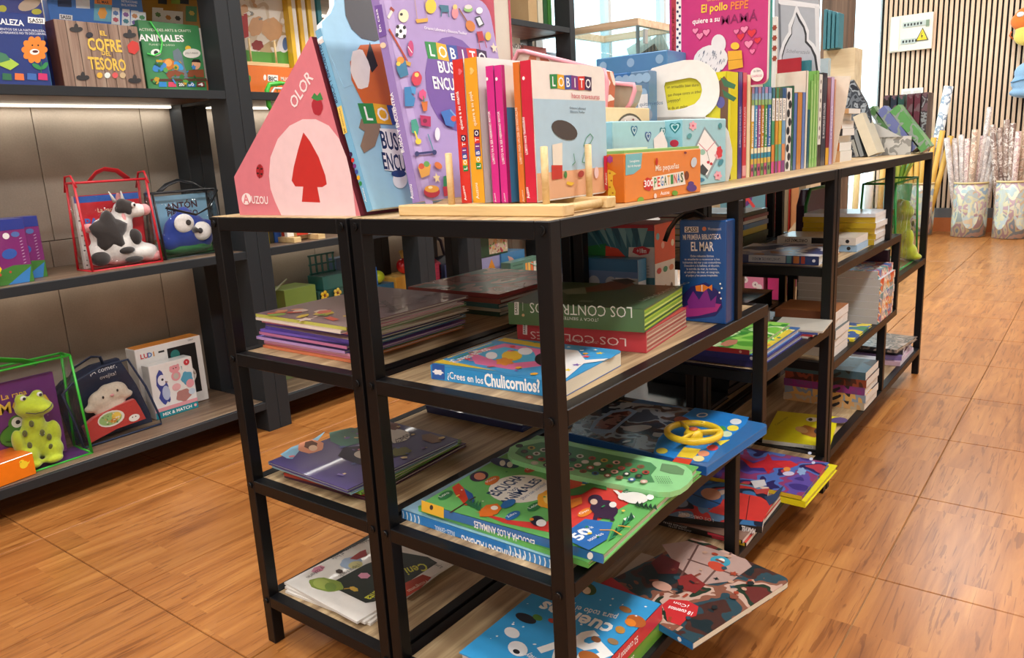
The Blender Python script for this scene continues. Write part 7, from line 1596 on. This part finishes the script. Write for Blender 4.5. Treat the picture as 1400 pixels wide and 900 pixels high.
for x, c, n in ((450,'#e8c02c','left'),(468,'#e8c850','right')):
    q = at(x, 400, 'x', -1.80); fl = empty('toy_flower', Matrix.Translation((-1.832, q.y, .385)), f'yellow toy flower stuck on the dark teal storage box, {n} of two', 'toy', 'yellow toy flowers')
    b = MB()
    for i in range(5): a = 2*PI*i/5; b.ball((.004, .012*math.cos(a), .012*math.sin(a)), (.004,.008,.008), col(c, .4), nu=8, nv=6)
    b.build('petals', fl); single('centre', fl, lambda b: b.ball((.007,0,0), (.003,.005,.005), col('#8a4a2c', .4), nu=8, nv=6))
wb('storage_box', 'grey-blue box standing behind the left post pair, second bay', 'box', 462, 496, .50, '#4f6a8a', xf=-1.93, dep=.05)
wb('storage_box', 'low blue box behind the near posts in the second bay', 'box', 508, 538, .375, '#3a6a8a')
single('x', None, lambda b: None) if False else None
q = at(527, 384, 'x', -1.82); t = empty('toy_fruit', Matrix.Translation((-1.87, q.y, .376)), 'small yellow-green toy fruit with a blue tag on the low blue box', 'toy')
single('fruit', t, lambda b: b.ball((0,0,.028), (.030,.036,.028), col('#b8c82c', .3))); single('tag', t, lambda b: b.box((.02,-.045,.0), (.026,-.020,.075), col('#2f6fc0', .4)))
y_ = wb('toy_box', 'yellow-orange box with a car print carrying two wrapped sweets, behind the mauve book', 'box', 541, 583, at(560,372,'x',-1.84).z-.012, '#e8a838', side='#f0b850', top='#f0c060')
A = PArt(y_.front); A.rect(y_.w*.5, 0, y_.w, y_.h, '#e8946a'); A.disc(y_.w*.8, y_.h*.78, .012, '#2a2a30'); put(A, y_.root, 'printed_front')
for x, c, n in ((553,'#d8262c','red'),(571,'#c8d82c','yellow-green')):
    q = at(x, 360, 'x', -1.88); zt_2 = y_.M.translation.z+y_.h+.001
    s_ = empty('wrapped_sweet', Matrix.Translation((-1.885, q.y, zt_2)), f'{n} ball-shaped sweet in clear wrap on the yellow-orange box', 'sweet', 'wrapped sweets')
    single('sweet', s_, lambda b: b.ball((0,0,.034), (.032,.034,.034), col(c, .2, coat=.6))); single('wrapper_twist', s_, lambda b: b.cyl((0,0,.060), (-.01,0.01,.095), .006, col('#e0b860', .3), 8, .018))
rt, M, w_, h_, F = housebox('crimson gable-topped carry box standing behind the sweets', 572, 603, 366, -1.90, PK, ridge=.035)
A = PArt(F)
for k in range(12): A.rect(0, h_*(.98-.06*k), w_, h_*(.98-.06*k)+.0015, '#a82f48')
A.pp([(584,392),(600,391),(600,400),(584,400)], '#4a6aa0'); put(A, rt, 'printed_front')
rt, M, w_, h_, F = housebox('navy gable-topped carry box with a round handle hole', 600, 622, 362, -1.90, col('#2a2c44', .45), ridge=.03)
b = MB(); 
hp_ = [(.01,h_+.02),(w_-.01,h_+.02),(w_*.7,h_+.10),(w_*.5,h_+.115),(w_*.3,h_+.10)]
b.tube([(p[0], .05, p[1]) for p in hp_]+[(hp_[0][0], .05, hp_[0][1])], .008, col('#2a2c44', .45), 6); b.build('handle', rt)
r = wb('toy_box', 'pale blue box with white dots between the far posts', 'box', 622, 640, at(630,362,'x',-1.84).z, '#8a9ad8')
A = PArt(r.front)
for i in range(4):
    for k in range(7): A.disc(r.w*(.15+.23*i), r.h*(.5+.07*k), .004, '#c8d0f0')
A.rect(0, r.h*.52, r.w, r.h*.6, '#e0743c'); put(A, r.root, 'printed_front')
# last bay
r = wb('game_box', 'lilac box with a flame picture in the last bay', 'box', 656, 686, at(670,352,'x',-1.84).z, '#a8a8d8', xf=-1.86, top='#8a8ac8')
A = PArt(r.front); A.pp([(664,378),(668,366),(672,354),(677,366),(681,378),(676,384),(668,384)], '#f0a03c'); A.pp([(667,380),(672,368),(678,380),(672,385)], '#8aa83c'); put(A, r.root, 'printed_front')
g_ = boxy('game_box', 'dark green box with pink floral picture on top of the lilac box', 'box', None, frame((-1.855, at(656,340,'x',-1.855).y, r.M.translation.z+r.h+.001), (0,1,0), (-1,0,0)), at(694,340,'x',-1.855).y-at(656,340,'x',-1.855).y, .11, .16, '#1f4a34', side='#163a28')
A = PArt(g_.front); A.rect(g_.w*.32, .01, g_.w, g_.h, '#d8c8a8'); A.scatter(g_.w*.34, .012, g_.w-.004, g_.h-.01, 90, ['#e8a0b8','#c84a5a','#8fb85a','#e8b070','#f0e0d0','#5a8a4a'], (.004,.010), 21); put(A, g_.root, 'printed_front')
r = wb('game_box', 'tall blue box with a pink ribbon print in the last bay', 'box', 687, 719, at(700,345,'x',-1.84).z, '#4a8ac0', xf=-1.85, top='#6aa8d8')
A = PArt(r.front); A.pp([(694,350),(700,352),(706,358),(702,360),(696,356)], '#e8b0a0'); A.rect(r.w*.3, r.h*.5, r.w*.36, r.h*.9, '#e89aa0'); put(A, r.root, 'printed_front')
r = wb('book_box', 'grey-green box with orange, red and blue stripes in the last bay', 'box', 699, 742, at(715,356,'x',-1.78).z, '#5a8a7a', xf=-1.78, top='#8ab8a0', dep=.06)
A = PArt(r.front)
for i, c in enumerate(('#e8a04a','#f0c060','#e8743c','#e0d8d0','#3a5aa8','#d8503c')): A.rect(r.w*(.45+.09*i), 0, r.w*(.45+.09*i+.07), r.h*.93, c)
for k in range(5): A.rect(r.w*.06, r.h*(.6+.08*k), r.w*.38, r.h*(.6+.08*k)+.006, '#3f6a5c')
put(A, r.root, 'printed_front')
b = MB(); b.tube([(r.w*.5, .02, r.h), (r.w*.6, .0, r.h-.02), (r.w*.75, -.004, r.h-.04), (r.w*.9, .0, r.h-.02), (r.w*.95, .02, r.h)], .003, col('#a8d8c8', .4), 6); b.build('cord', r.root)
# ---- second bay, shelf level with the top boards: small rack and books; shelf above: boxes by the column
zq = .6125
for i, (x0, x1, c, n) in enumerate(((368,374,'#e8c82c','yellow and black'),(375,384,'#2f6fc0','bright blue'),(385,400,'#e8e4e0','white and red'))):
    a = at(x0, 320, 'x', -1.80).y; e = at(x1, 320, 'x', -1.80).y
    book('picture_book', f'{n} book standing on the middle shelf behind the near left unit', 'book', 'books standing on the middle shelf of the second bay', frame((-1.80, a, zq), (-1,0,0), (0,0,1)), .10, .22, e-a-.001, c, ['#2a2a20','#2a5aa8','#c8402c'][i], simple=True)
a = at(395, 330, 'x', -1.74).y; e = at(438, 330, 'x', -1.74).y
rk3 = empty('display_rack', frame((-1.74, a, zq), (0,1,0), (-1,0,0)), 'pale pine rack on the middle shelf holding a red and white book', 'rack'); wr = e-a
for xx in (.0, wr-.03): b = MB(); b.box((xx,-.03,0),(xx+.03,.08,.018), PINE, bev=.001); b.build('foot', rk3); b = MB(); b.cyl((xx+.015,-.02,.015),(xx+.015,-.02,.09), .005, PINE); b.build('peg', rk3)
b = MB(); b.box((.03,.03,.004),(wr-.03,.045,.014), PINE); b.build('cross_bar', rk3)
book('picture_book', 'red, white and green book held in the pine rack on the middle shelf', 'book', None, frame((-1.765, a+.004, zq+.019), (0,1,0), (0,0,1)), wr-.01, .20, .014, patchy('bright_cover_print', ['#d8402c','#f0ece4','#3fa04a','#f0ece4'], 8, .3))
# ---- last bay, upper levels
r = wb('book_box', 'white box with grey capitals behind the white and blue board book', 'box', 700, 727, at(712,55,'x',-1.84).z, '#e8e6e0', z0=1.1075, xf=-1.80)
A = PArt(r.front); A.pt('NO DE', (700,66), (716,66), (700,60), '#4a4a48', .05); A.pt('LIBRO', (702,78), (716,78), (702,72), '#6a6a68', .02); put(A, r.root, 'printed_front')
wb('book_box', 'salmon pink box beside the white one with capitals', 'box', 728, 760, at(740,66,'x',-1.84).z, '#e08a8a', z0=1.1075, xf=-1.82)
wb('book_box', 'low pale blue box at the end of the last bay', 'box', 761, 776, at(765,74,'x',-1.84).z, '#a8b8c8', z0=1.1075, xf=-1.82, dep=.05)
for i, (x0, x1, c, n) in enumerate(((722,734,'#b89a70','tan'),(735,742,'#c8c0a8','cream'),(743,748,'#2f5a34','dark green'),(749,754,'#4a8a3c','leaf green'))):
    a = at(x0, 10, 'x', -1.78).y; e = at(x1, 10, 'x', -1.78).y
    book('hardback', f'{n} hardback standing on the high shelf near the window', 'book', 'hardbacks on the high shelf near the window', frame((-1.78, a, 1.4555), (-1,0,0), (0,0,1)), .12, .2, e-a-.001, c, simple=True)
# ================================================================ display case by the window
GCx0, GCx1, GCy0, GCy1, GCz = XL+.08, -1.47, 2.98, 3.42, 1.50
gc = empty('display_case', Matrix.Translation((GCx0, GCy0, 0)), 'glass display case with a light wood top frame beside the shop window', 'case')
W3, D3 = GCx1-GCx0, GCy1-GCy0; LW = wood('light_frame_wood', '#c8a888', '#dcc0a0', '#ead4b8', 'X', .6, .4)
b = MB(); b.box((0,0,0),(W3,D3,.86), col('#e4e6e4', .5), bev=.004); b.build('base_cabinet', gc)
for a_, c_ in (((0,0,GCz-.035),(W3,.03,GCz)), ((0,D3-.03,GCz-.035),(W3,D3,GCz)), ((W3-.03,.03,GCz-.035),(W3,D3-.03,GCz)), ((0,.03,GCz-.035),(.03,D3-.03,GCz))):
    b = MB(); b.box(a_, c_, LW); b.build('top_rail', gc)
for a_, c_ in (((0,0,.86),(W3,.005,GCz-.035)), ((W3-.005,0,.86),(W3,D3,GCz-.035)), ((0,D3-.005,.86),(W3,D3,GCz-.035))):
    b = MB(); b.box(a_, c_, PANE); b.build('glass_panel', gc)
b = MB(); b.box((W3-.014,.0,.86),(W3,.014,GCz-.035), col('#8a9aa0', .3)); b.build('corner_strip', gc)
b = MB(); b.box((W3,.05,GCz-.12),(W3+.012,.08,GCz-.05), col('#d8dcdc', .3, .6)); b.build('lock', gc)
# brochures leaning beside the case
for i, (x0, y0, x1, y1, c, n) in enumerate(((895,60,925,126,'#2f3436','dark'),(905,45,936,118,'#c8c8c0','pale grey'),(888,48,916,125,'#e8e4d8','cream'))):
    p0 = at(x0, y0, 'y', 3.5+.03*i); p1 = at(x1, y1, 'y', 3.5+.03*i); L_3 = (p0-p1).length
    b = MB(); d_ = (p0-p1).normalized(); p1b = p1 - d_*((p1.z-.02)/d_.z)*0
    M = frame(p1b, (-d_.z, 0, d_.x), d_)
    b.box((0,-.30,-.006),(.16 if i else .12, L_3, .006), col(c, .4)); o = b.build('folder', None); o.matrix_world = M
    tag(o, f'{n} cardboard folder leaning beside the glass case', 'folder', 'folders leaning beside the glass case')
# low stand that carries the folders
b = MB(); b.box((-1.44, 3.46, 0), (-1.05, 3.62, .86), col('#d8d6d0', .5), bev=.004); o = b.build('plinth'); tag(o, 'pale plinth beside the glass display case carrying leaning folders', 'plinth')
# ================================================================ wooden children's rack behind the far units
BE = col('#dcc4a0', .5)
rk4 = empty('children_rack', (-1.05, 2.85, 0), 'beige wooden rack with wavy front boards behind the far units', 'rack')
for x in (0, .47): b = MB(); b.box((x, 0, 0), (x+.02, .30, .72), BE, bev=.002); b.build('side_panel', rk4)
b = MB(); b.box((.02, .28, 0), (.47, .30, .78), BE); b.build('back_panel', rk4)
for z in (.07, .37):
    b = MB(); b.box((.02, .02, z-.015), (.47, .28, z), BE); b.build('shelf_board', rk4)
    wv = [(.0,.0),(.64,.0),(.64,.13),(.61,.14),(.57,.13),(.54,.10),(.50,.06),(.46,.045),(.18,.045),(.12,.05),(.08,.07),(.04,.06),(0,.05)]
    b = MB(); b.prism([(x*.76, y) for x, y in wv], 0, .015, BE, frame((0, 0, z), (1,0,0), (0,0,1))); b.build('wavy_front', rk4)
for x in (.36, .44): b = MB(); b.box((x, .001, .0), (x+.03, .018, .78), col('#8a7a60', .5)); b.build('upright', rk4)
R0 = (-1.05, 2.85)
o1 = boxy('game_box', 'box with a red octopus on a teal sea, upper level of the beige rack', 'box', None, Matrix.Translation((R0[0]+.05, R0[1]+.05, .371)), .22, .05, .30, '#6a9aa8')
A = PArt(o1.front); A.rect(0, 0, o1.w, o1.h*.55, '#3a3f78'); A.disc(.11, .24, .05, '#6a3a80', .05)
for s_, x in ((1,.06),(-1,.16),(1,.11)):
    A.line([(x,.10),(x+s_*.03,.14),(x-s_*.01,.19),(x+s_*.03,.24),(x,.28)], .014, '#d84a4a')
A.disc(.16, .10, .04, '#3f8a6a', .015); A.disc(.10, .17, .012, '#f0ece0'); A.disc(.13, .16, .012, '#e8c84a'); put(A, o1.root, 'printed_front')
o2 = boxy('game_box', 'red box with white lines of text beside the octopus box', 'box', None, Matrix.Translation((R0[0]+.275, R0[1]+.05, .371)), .11, .05, .31, '#d8342c')
A = PArt(o2.front)
for k in range(7): A.line([(.02,.06+.03*k),(.09,.06+.03*k)], .006, '#f0b0a8')
A.rect(.03, .26, .08, .30, '#f0e8e0'); put(A, o2.root, 'printed_front')
o3 = boxy('game_box', 'slim orange box at the right of the red one on the beige rack', 'box', None, Matrix.Translation((R0[0]+.39, R0[1]+.05, .371)), .05, .05, .28, '#e8a06a')
o4 = boxy('game_box', 'pink game box with numbered circles on the lower level of the beige rack', 'box', None, Matrix.Translation((R0[0]+.03, R0[1]+.05, .071)), .24, .05, .24, '#e08ab0')
A = PArt(o4.front)
R = random.Random(8)
for k in range(9): A.disc(R.uniform(.02,.22), R.uniform(.08,.22), .014, '#f4eef0'); 
for k, (x, y, s_) in enumerate(((.05,.19,'10'),(.15,.14,'9'),(.20,.12,'4'))): A.disc(x, y, .015, '#f4eef0'); A.text(s_, x, y-.006, .012, '#4a2a4a')
A.rect(0, 0, .24, .06, '#5a9ac8'); A.disc(.12, .21, .04, '#8a7ab8', .02); put(A, o4.root, 'printed_front')
o5 = boxy('game_box', 'magenta box with a pale butterfly on the lower level of the beige rack', 'box', None, Matrix.Translation((R0[0]+.29, R0[1]+.05, .071)), .16, .05, .25, '#c82f7a')
A = PArt(o5.front)
for dx in (-.014, .014): A.disc(.08+dx, .15, .013, '#e8b0d0', .016, 20 if dx > 0 else -20)
put(A, o5.root, 'printed_front')
# brown timber post
b = MB(); pxm = at(1122, 50, 'y', 3.6).x; pxe = at(1160, 50, 'y', 3.6).x; b.box((pxm, 3.6, 0), (pxe, 3.72, ZC), wood('brown_timber', '#4a3a2e', '#65503f', '#7d6552', 'Z', .8, .6), bev=.002); struct(b.build('trim_3'))
# striped banner rolls and white posts by the corner window
for i, (px0, w0, c, n) in enumerate(((1150,.05,'#f0f0ec','white'),(1168,.04,'#e0c890','straw yellow'),(1186,.05,'#f2f2ee','white striped'),(1202,.035,'#d8b060','amber'))):
    q = at(px0, 280, 'y', 6.0); b = MB(); b.cyl((q.x, 6.0, 0), (q.x+.02, 6.0, .82+.05*(i % 2)), w0*.6, col(c, .5), 14); o = b.build('paper_roll'); tag(o, f'{n} tall paper roll standing on the floor by the corner window', 'paper roll', 'tall paper rolls by the corner window')
# hanging cloth pennant seen through the glass
# ================================================================ baskets of gift-wrap rolls by the slatted wall
MAPM = patchy('old_map_print', ['#a8b8b8','#d8d0b8','#b89aa0','#cfc4a0','#8a9aa8','#c8b0a8'], 7, .35)
RIM = col('#e0c890', .4)
ROLLM = [patchy('gift_paper_pink', ['#c8a8a0','#d8c4b8','#b08a88','#c8b0a0'], 30, .4), patchy('gift_paper_tan', ['#c8ac94','#b89078','#d8c0a8','#a8907c'], 26, .4), patchy('gift_paper_pale', ['#d8ccc4','#b8a8a0','#c8bcb8','#a89a94'], 34, .4)]
YLR = col('#d8a84a', .5)
def basket(label, cx, cy, r_, h_, n, seed, rolls, mats, lean=.10):
    rt = empty('wrap_bin', (cx, cy, 0), label, 'bin', 'round map-printed bins of paper rolls')
    b = MB(); b.lathe([(0,.004),(r_,.004),(r_,h_),(r_-.006,h_),(r_-.006,.01),(0,.01)], MAPM, 32); b.build('bin_wall', rt)
    b = MB(); b.lathe([(r_+.001,h_-.012),(r_+.003,h_-.012),(r_+.003,h_+.002),(r_-.007,h_+.002)], RIM, 32); b.build('rim', rt)
    A_ = PArt(rt.matrix_world)
    for k in range(5):   # printed medallions, curved with the bin
        a0 = 2*PI*k/5-1.9+seed*.5; b = MB(); vs = []; nn = 16
        for i in range(nn):
            t = 2*PI*i/nn; an = a0+.52*math.cos(t); vs.append(((r_+.0012)*math.cos(an), (r_+.0012)*math.sin(an), h_*.52+h_*.36*math.sin(t)))
        vs.append(((r_+.004)*math.cos(a0), (r_+.004)*math.sin(a0), h_*.52)); b.add(vs, [(i,(i+1)%nn,nn) for i in range(nn)], patchy('medallion_%d_%d' % (seed, k), ['#c8d0c8','#d8d4b0','#b8c4c4','#d0b898'], 12, .4)); b.build('medallion', rt)
    R = random.Random(seed)
    for i, (dx, dy, ang, L_4, mi, rr) in enumerate(rolls):
        b = MB(); base = Vector((cx+dx*.72, cy+dy*.72, .012)); top = Vector((cx+dx+ang, cy+dy, L_4)); d = (top-base); 
        b.cyl(base, top, rr, mats[mi], 12); b.cyl(top-d*.0005, top+d.normalized()*.0006, rr*.6, col('#6a5a50', .7), 10)
        o = b.build('paper_roll'); ordn = ['first','second','third','fourth','fifth','sixth','seventh','eighth','ninth','tenth','eleventh'][i]
        tag(o, f'{ordn} wrapping-paper roll in {label.split(" bin")[0].replace("round map-printed","the")} bin', 'paper roll', 'wrapping paper rolls in the bins')
    return rt
def fan(n, z0, z1, spread, r_, nm, seed):
    R = random.Random(seed); L = []
    for i in range(n):
        t = i/(n-1)*2-1; L.append((t*r_*.78, (-.5+.9*((i*7) % n)/n)*r_*(1-abs(t)*.5), t*spread, R.uniform(z0, z1), R.randrange(nm), .021))
    return L
basket('round map-printed middle bin by the slatted wall', -.405, 6.62, .127, .44, 9, 1, fan(9, .78, .86, .10, .127, 3, 3)+[(.02,.03,.06,1.02,2,.018)], ROLLM)
basket('round map-printed right-hand bin by the slatted wall', -.105, 6.56, .127, .45, 9, 2, fan(9, .82, .92, .08, .127, 3, 5), [ROLLM[1], ROLLM[0], patchy('gift_paper_dark', ['#7a5f54','#c8b8ac','#8a7064','#a89080'], 24, .4)])
basket('round map-printed left-hand bin beyond the table end', -.80, 6.66, .127, .44, 9, 4, fan(8, .80, .94, .12, .127, 1, 7), [YLR])
q0 = at(1278, 200, 'y', 6.66); b = MB(); b.cyl((-.76, 6.66, .5), at(1284,198,'y',6.66), .03, col('#c8c4b8', .5), 14, caps=True) if False else None
b.cyl((-.800, 6.755, .012), (-.640, 6.760, 1.21), .036, patchy('blueprint_print', ['#d8dce0','#e8e8e4','#8a98a8','#e0e2e4'], 14, .5), 16); o = b.build('paper_roll'); tag(o, 'tall white and blue paper roll rising from the left-hand bin', 'paper roll')
# planter with strappy leaves
pl_ = empty('potted_plant', (-.86, 6.15, 0), 'potted plant with strappy yellow-green leaves in a tall green pot, beyond the table end', 'plant')
b = MB(); b.lathe([(0,0),(.085,0),(.105,.46),(.095,.46),(.09,.44),(0,.44)], col('#1f6a34', .4), 24); b.build('pot', pl_)
LFm = [col('#8fae3c', .5), col('#b8c85a', .5), col('#6a9a34', .5)]
for i in range(13):
    a = 2*PI*i/13; L_5 = .30+.10*((i*5) % 3); b = MB(); vs = []; n_ = 6
    for k in range(n_+1):
        t = k/n_; rr = .03+t*.20*(.6+.4*((i*3) % 4)/3); z = .44+L_5*(t*1.25-.45*t*t); wd = .020*(1-t**2)+.002; px, py = math.cos(a), math.sin(a)
        vs += [(rr*px-wd*py, rr*py+wd*px, z), (rr*px+wd*py, rr*py-wd*px, z), (rr*px, rr*py, z-.006)]
    fs = []
    for k in range(n_): o_ = 3*k; fs += [(o_,o_+3,o_+5,o_+2), (o_+1,o_+2,o_+5,o_+4), (o_,o_+1,o_+4,o_+3)]
    b.add(vs, fs, LFm[i % 3], None, True); b.build('leaf', pl_)
# frog bag on the far unit and purple bag behind it
MG = frame((-.026, 1.975, ZBT), (0,1,0), (-1,0,0))
g2 = clear_bag('clear green-piped toy bag with a plush frog at the table end', MG, .345, .12, .285, col('#1f8a34', .35), 'clear toy bags on the table units', top_d=.8)
frog(MG @ Matrix.Translation((.285, .045, .004)) @ rotz(30), 'yellow-green plush frog standing in the clear bag at the table end', 1.12)
M = frame((-.30, 1.93, ZBT), (0,1,0), (-1,0,0)); g3 = empty('toy_bag', M, 'green-edged purple toy bag behind the one with the frog at the table end', 'bag')
b = MB(); b.prism([(0,0),(.30,0),(.30,.22),(.26,.27),(.04,.27),(0,.22)], -.03, 0, col('#4a2f4a', .4), frame((0,0,0), (1,0,0), (0,0,1))); b.build('purple_front', g3)
b = MB(); b.tube([(0,-.001,0),(.30,-.001,0),(.30,-.001,.22),(.26,-.001,.27),(.04,-.001,.27),(0,-.001,.22),(0,-.001,0)], .006, col('#1f7a34', .4), 6); b.build('piping', g3)
# ================================================================ fixtures on the slatted wall
sx0, sx1 = at(1219,25,'y',6.925).x, at(1277,25,'y',6.925).x; sz0, sz1 = 1.535, 1.825
PN = empty('electrical_panel', Matrix.Translation((sx0, 6.927, sz0)), 'white electrical panel with a yellow warning triangle on the slatted wall', 'panel')
wp, hp2 = sx1-sx0, sz1-sz0
b = MB(); b.box((0,-.03,0),(wp,0,hp2), col('#e4e0d0', .4), bev=.003); b.build('panel_door', PN)
b = MB(); b.box((wp*.03,-.036,hp2*.04),(wp*.22,-.03,hp2*.96), col('#efeadb', .35)); b.build('hinge_plate', PN)
A = PArt(PN.matrix_world @ frame((0,-.0362,0), (1,0,0), (0,0,1)))
for (u0, v0, n_) in ((.30, .66, 6), (.28, .20, 5)):
    A.rect(wp*u0, hp2*v0, wp*(u0+.55 if n_ == 6 else u0+.36), hp2*(v0+.14), '#b8c0b8')
    for k in range(n_): A.rect(wp*(u0+.03+.075*k), hp2*(v0+.03), wp*(u0+.075+.075*k), hp2*(v0+.10), '#2f3434')
A.rect(wp*.84, hp2*.62, wp*.92, hp2*.80, '#7a8a70'); A.poly([(wp*.62,hp2*.24),(wp*.92,hp2*.24),(wp*.77,hp2*.60)], '#2a2a20'); A.poly([(wp*.65,hp2*.26),(wp*.89,hp2*.26),(wp*.77,hp2*.56)], '#e8c820'); A.poly([(wp*.78,hp2*.50),(wp*.75,hp2*.39),(wp*.79,hp2*.39),(wp*.76,hp2*.29),(wp*.74,hp2*.42)], '#2a2a20'); put(A, PN, 'warning_label')
so = empty('wall_socket', Matrix.Translation((at(1232,135,'y',6.925).x, 6.927, 1.125)), 'double white wall socket low on the slatted wall behind the notebooks', 'socket'); b = MB(); b.box((0,-.012,0),(.17,0,.10), col('#f0ede6', .35), bev=.003); b.build('cover_plate', so)
for x in (.045, .125): b = MB(); b.box((x-.030,-.015,.02),(x+.030,-.012,.08), col('#d0ccc4', .4)); b.build('outlet', so)
# backpacks hanging at the right edge
hk = at(1398, 10, 'y', 6.90)
bp1 = empty('backpack', Matrix.Translation((-.14, 6.84, 1.46)), 'small orange and yellow mushroom-shaped backpack hanging on the slatted wall', 'bag')
fuse('orange_cap', [((0,0,.20),(.115,.045,.085)), ((0,0,.235),(.09,.045,.07))], plush_mat('orange_felt', '#e0741c'), bp1, vox=.008); fuse('yellow_body', [((0,0,.085),(.085,.04,.075)), ((0,0,.13),(.08,.04,.05))], plush_mat('yellow_felt', '#ecd060'), bp1, vox=.008)
for x, z in ((-.045,.245),(.05,.225)): single('white_spot', bp1, lambda b: b.ball((x,-.038,z), (.026,.010,.020), PW))
single('strap', bp1, lambda b: b.tube([(-.03,.03,.27),(0,.045,.36),(.03,.03,.27)], .006, col('#8a6a4a', .6), 6))
single('side_tab', bp1, lambda b: b.tube([(-.10,0,.13),(-.11,.0,.10),(-.085,.01,.07)], .006, col('#c8642c', .6), 6))
bp2 = empty('backpack', Matrix.Translation((-.06, 6.82, 1.07)), 'pale blue padded backpack hanging below the mushroom-shaped one', 'bag')
BLB = plush_mat('pale_blue_fabric', '#8fb4d4')
fuse('body', [((0,0,.12),(.155,.065,.10)), ((0,0,.20),(.14,.06,.09)), ((0,0,.05),(.165,.065,.05))], BLB, bp2, vox=.008)
single('zip', bp2, lambda b: b.tube([(-.15,-.03,.13),(-.08,-.062,.145),(0,-.07,.15),(.08,-.062,.145),(.15,-.03,.13)], .006, col('#6a98bc', .5), 6))
single('strap', bp2, lambda b: b.tube([(-.05,.02,.27),(-.05,.05,.36),(-.03,.06,.48),(.0,.06,.36),(.02,.02,.27)], .010, col('#8a7a5c', .6), 6, flat=(.012,.004)))
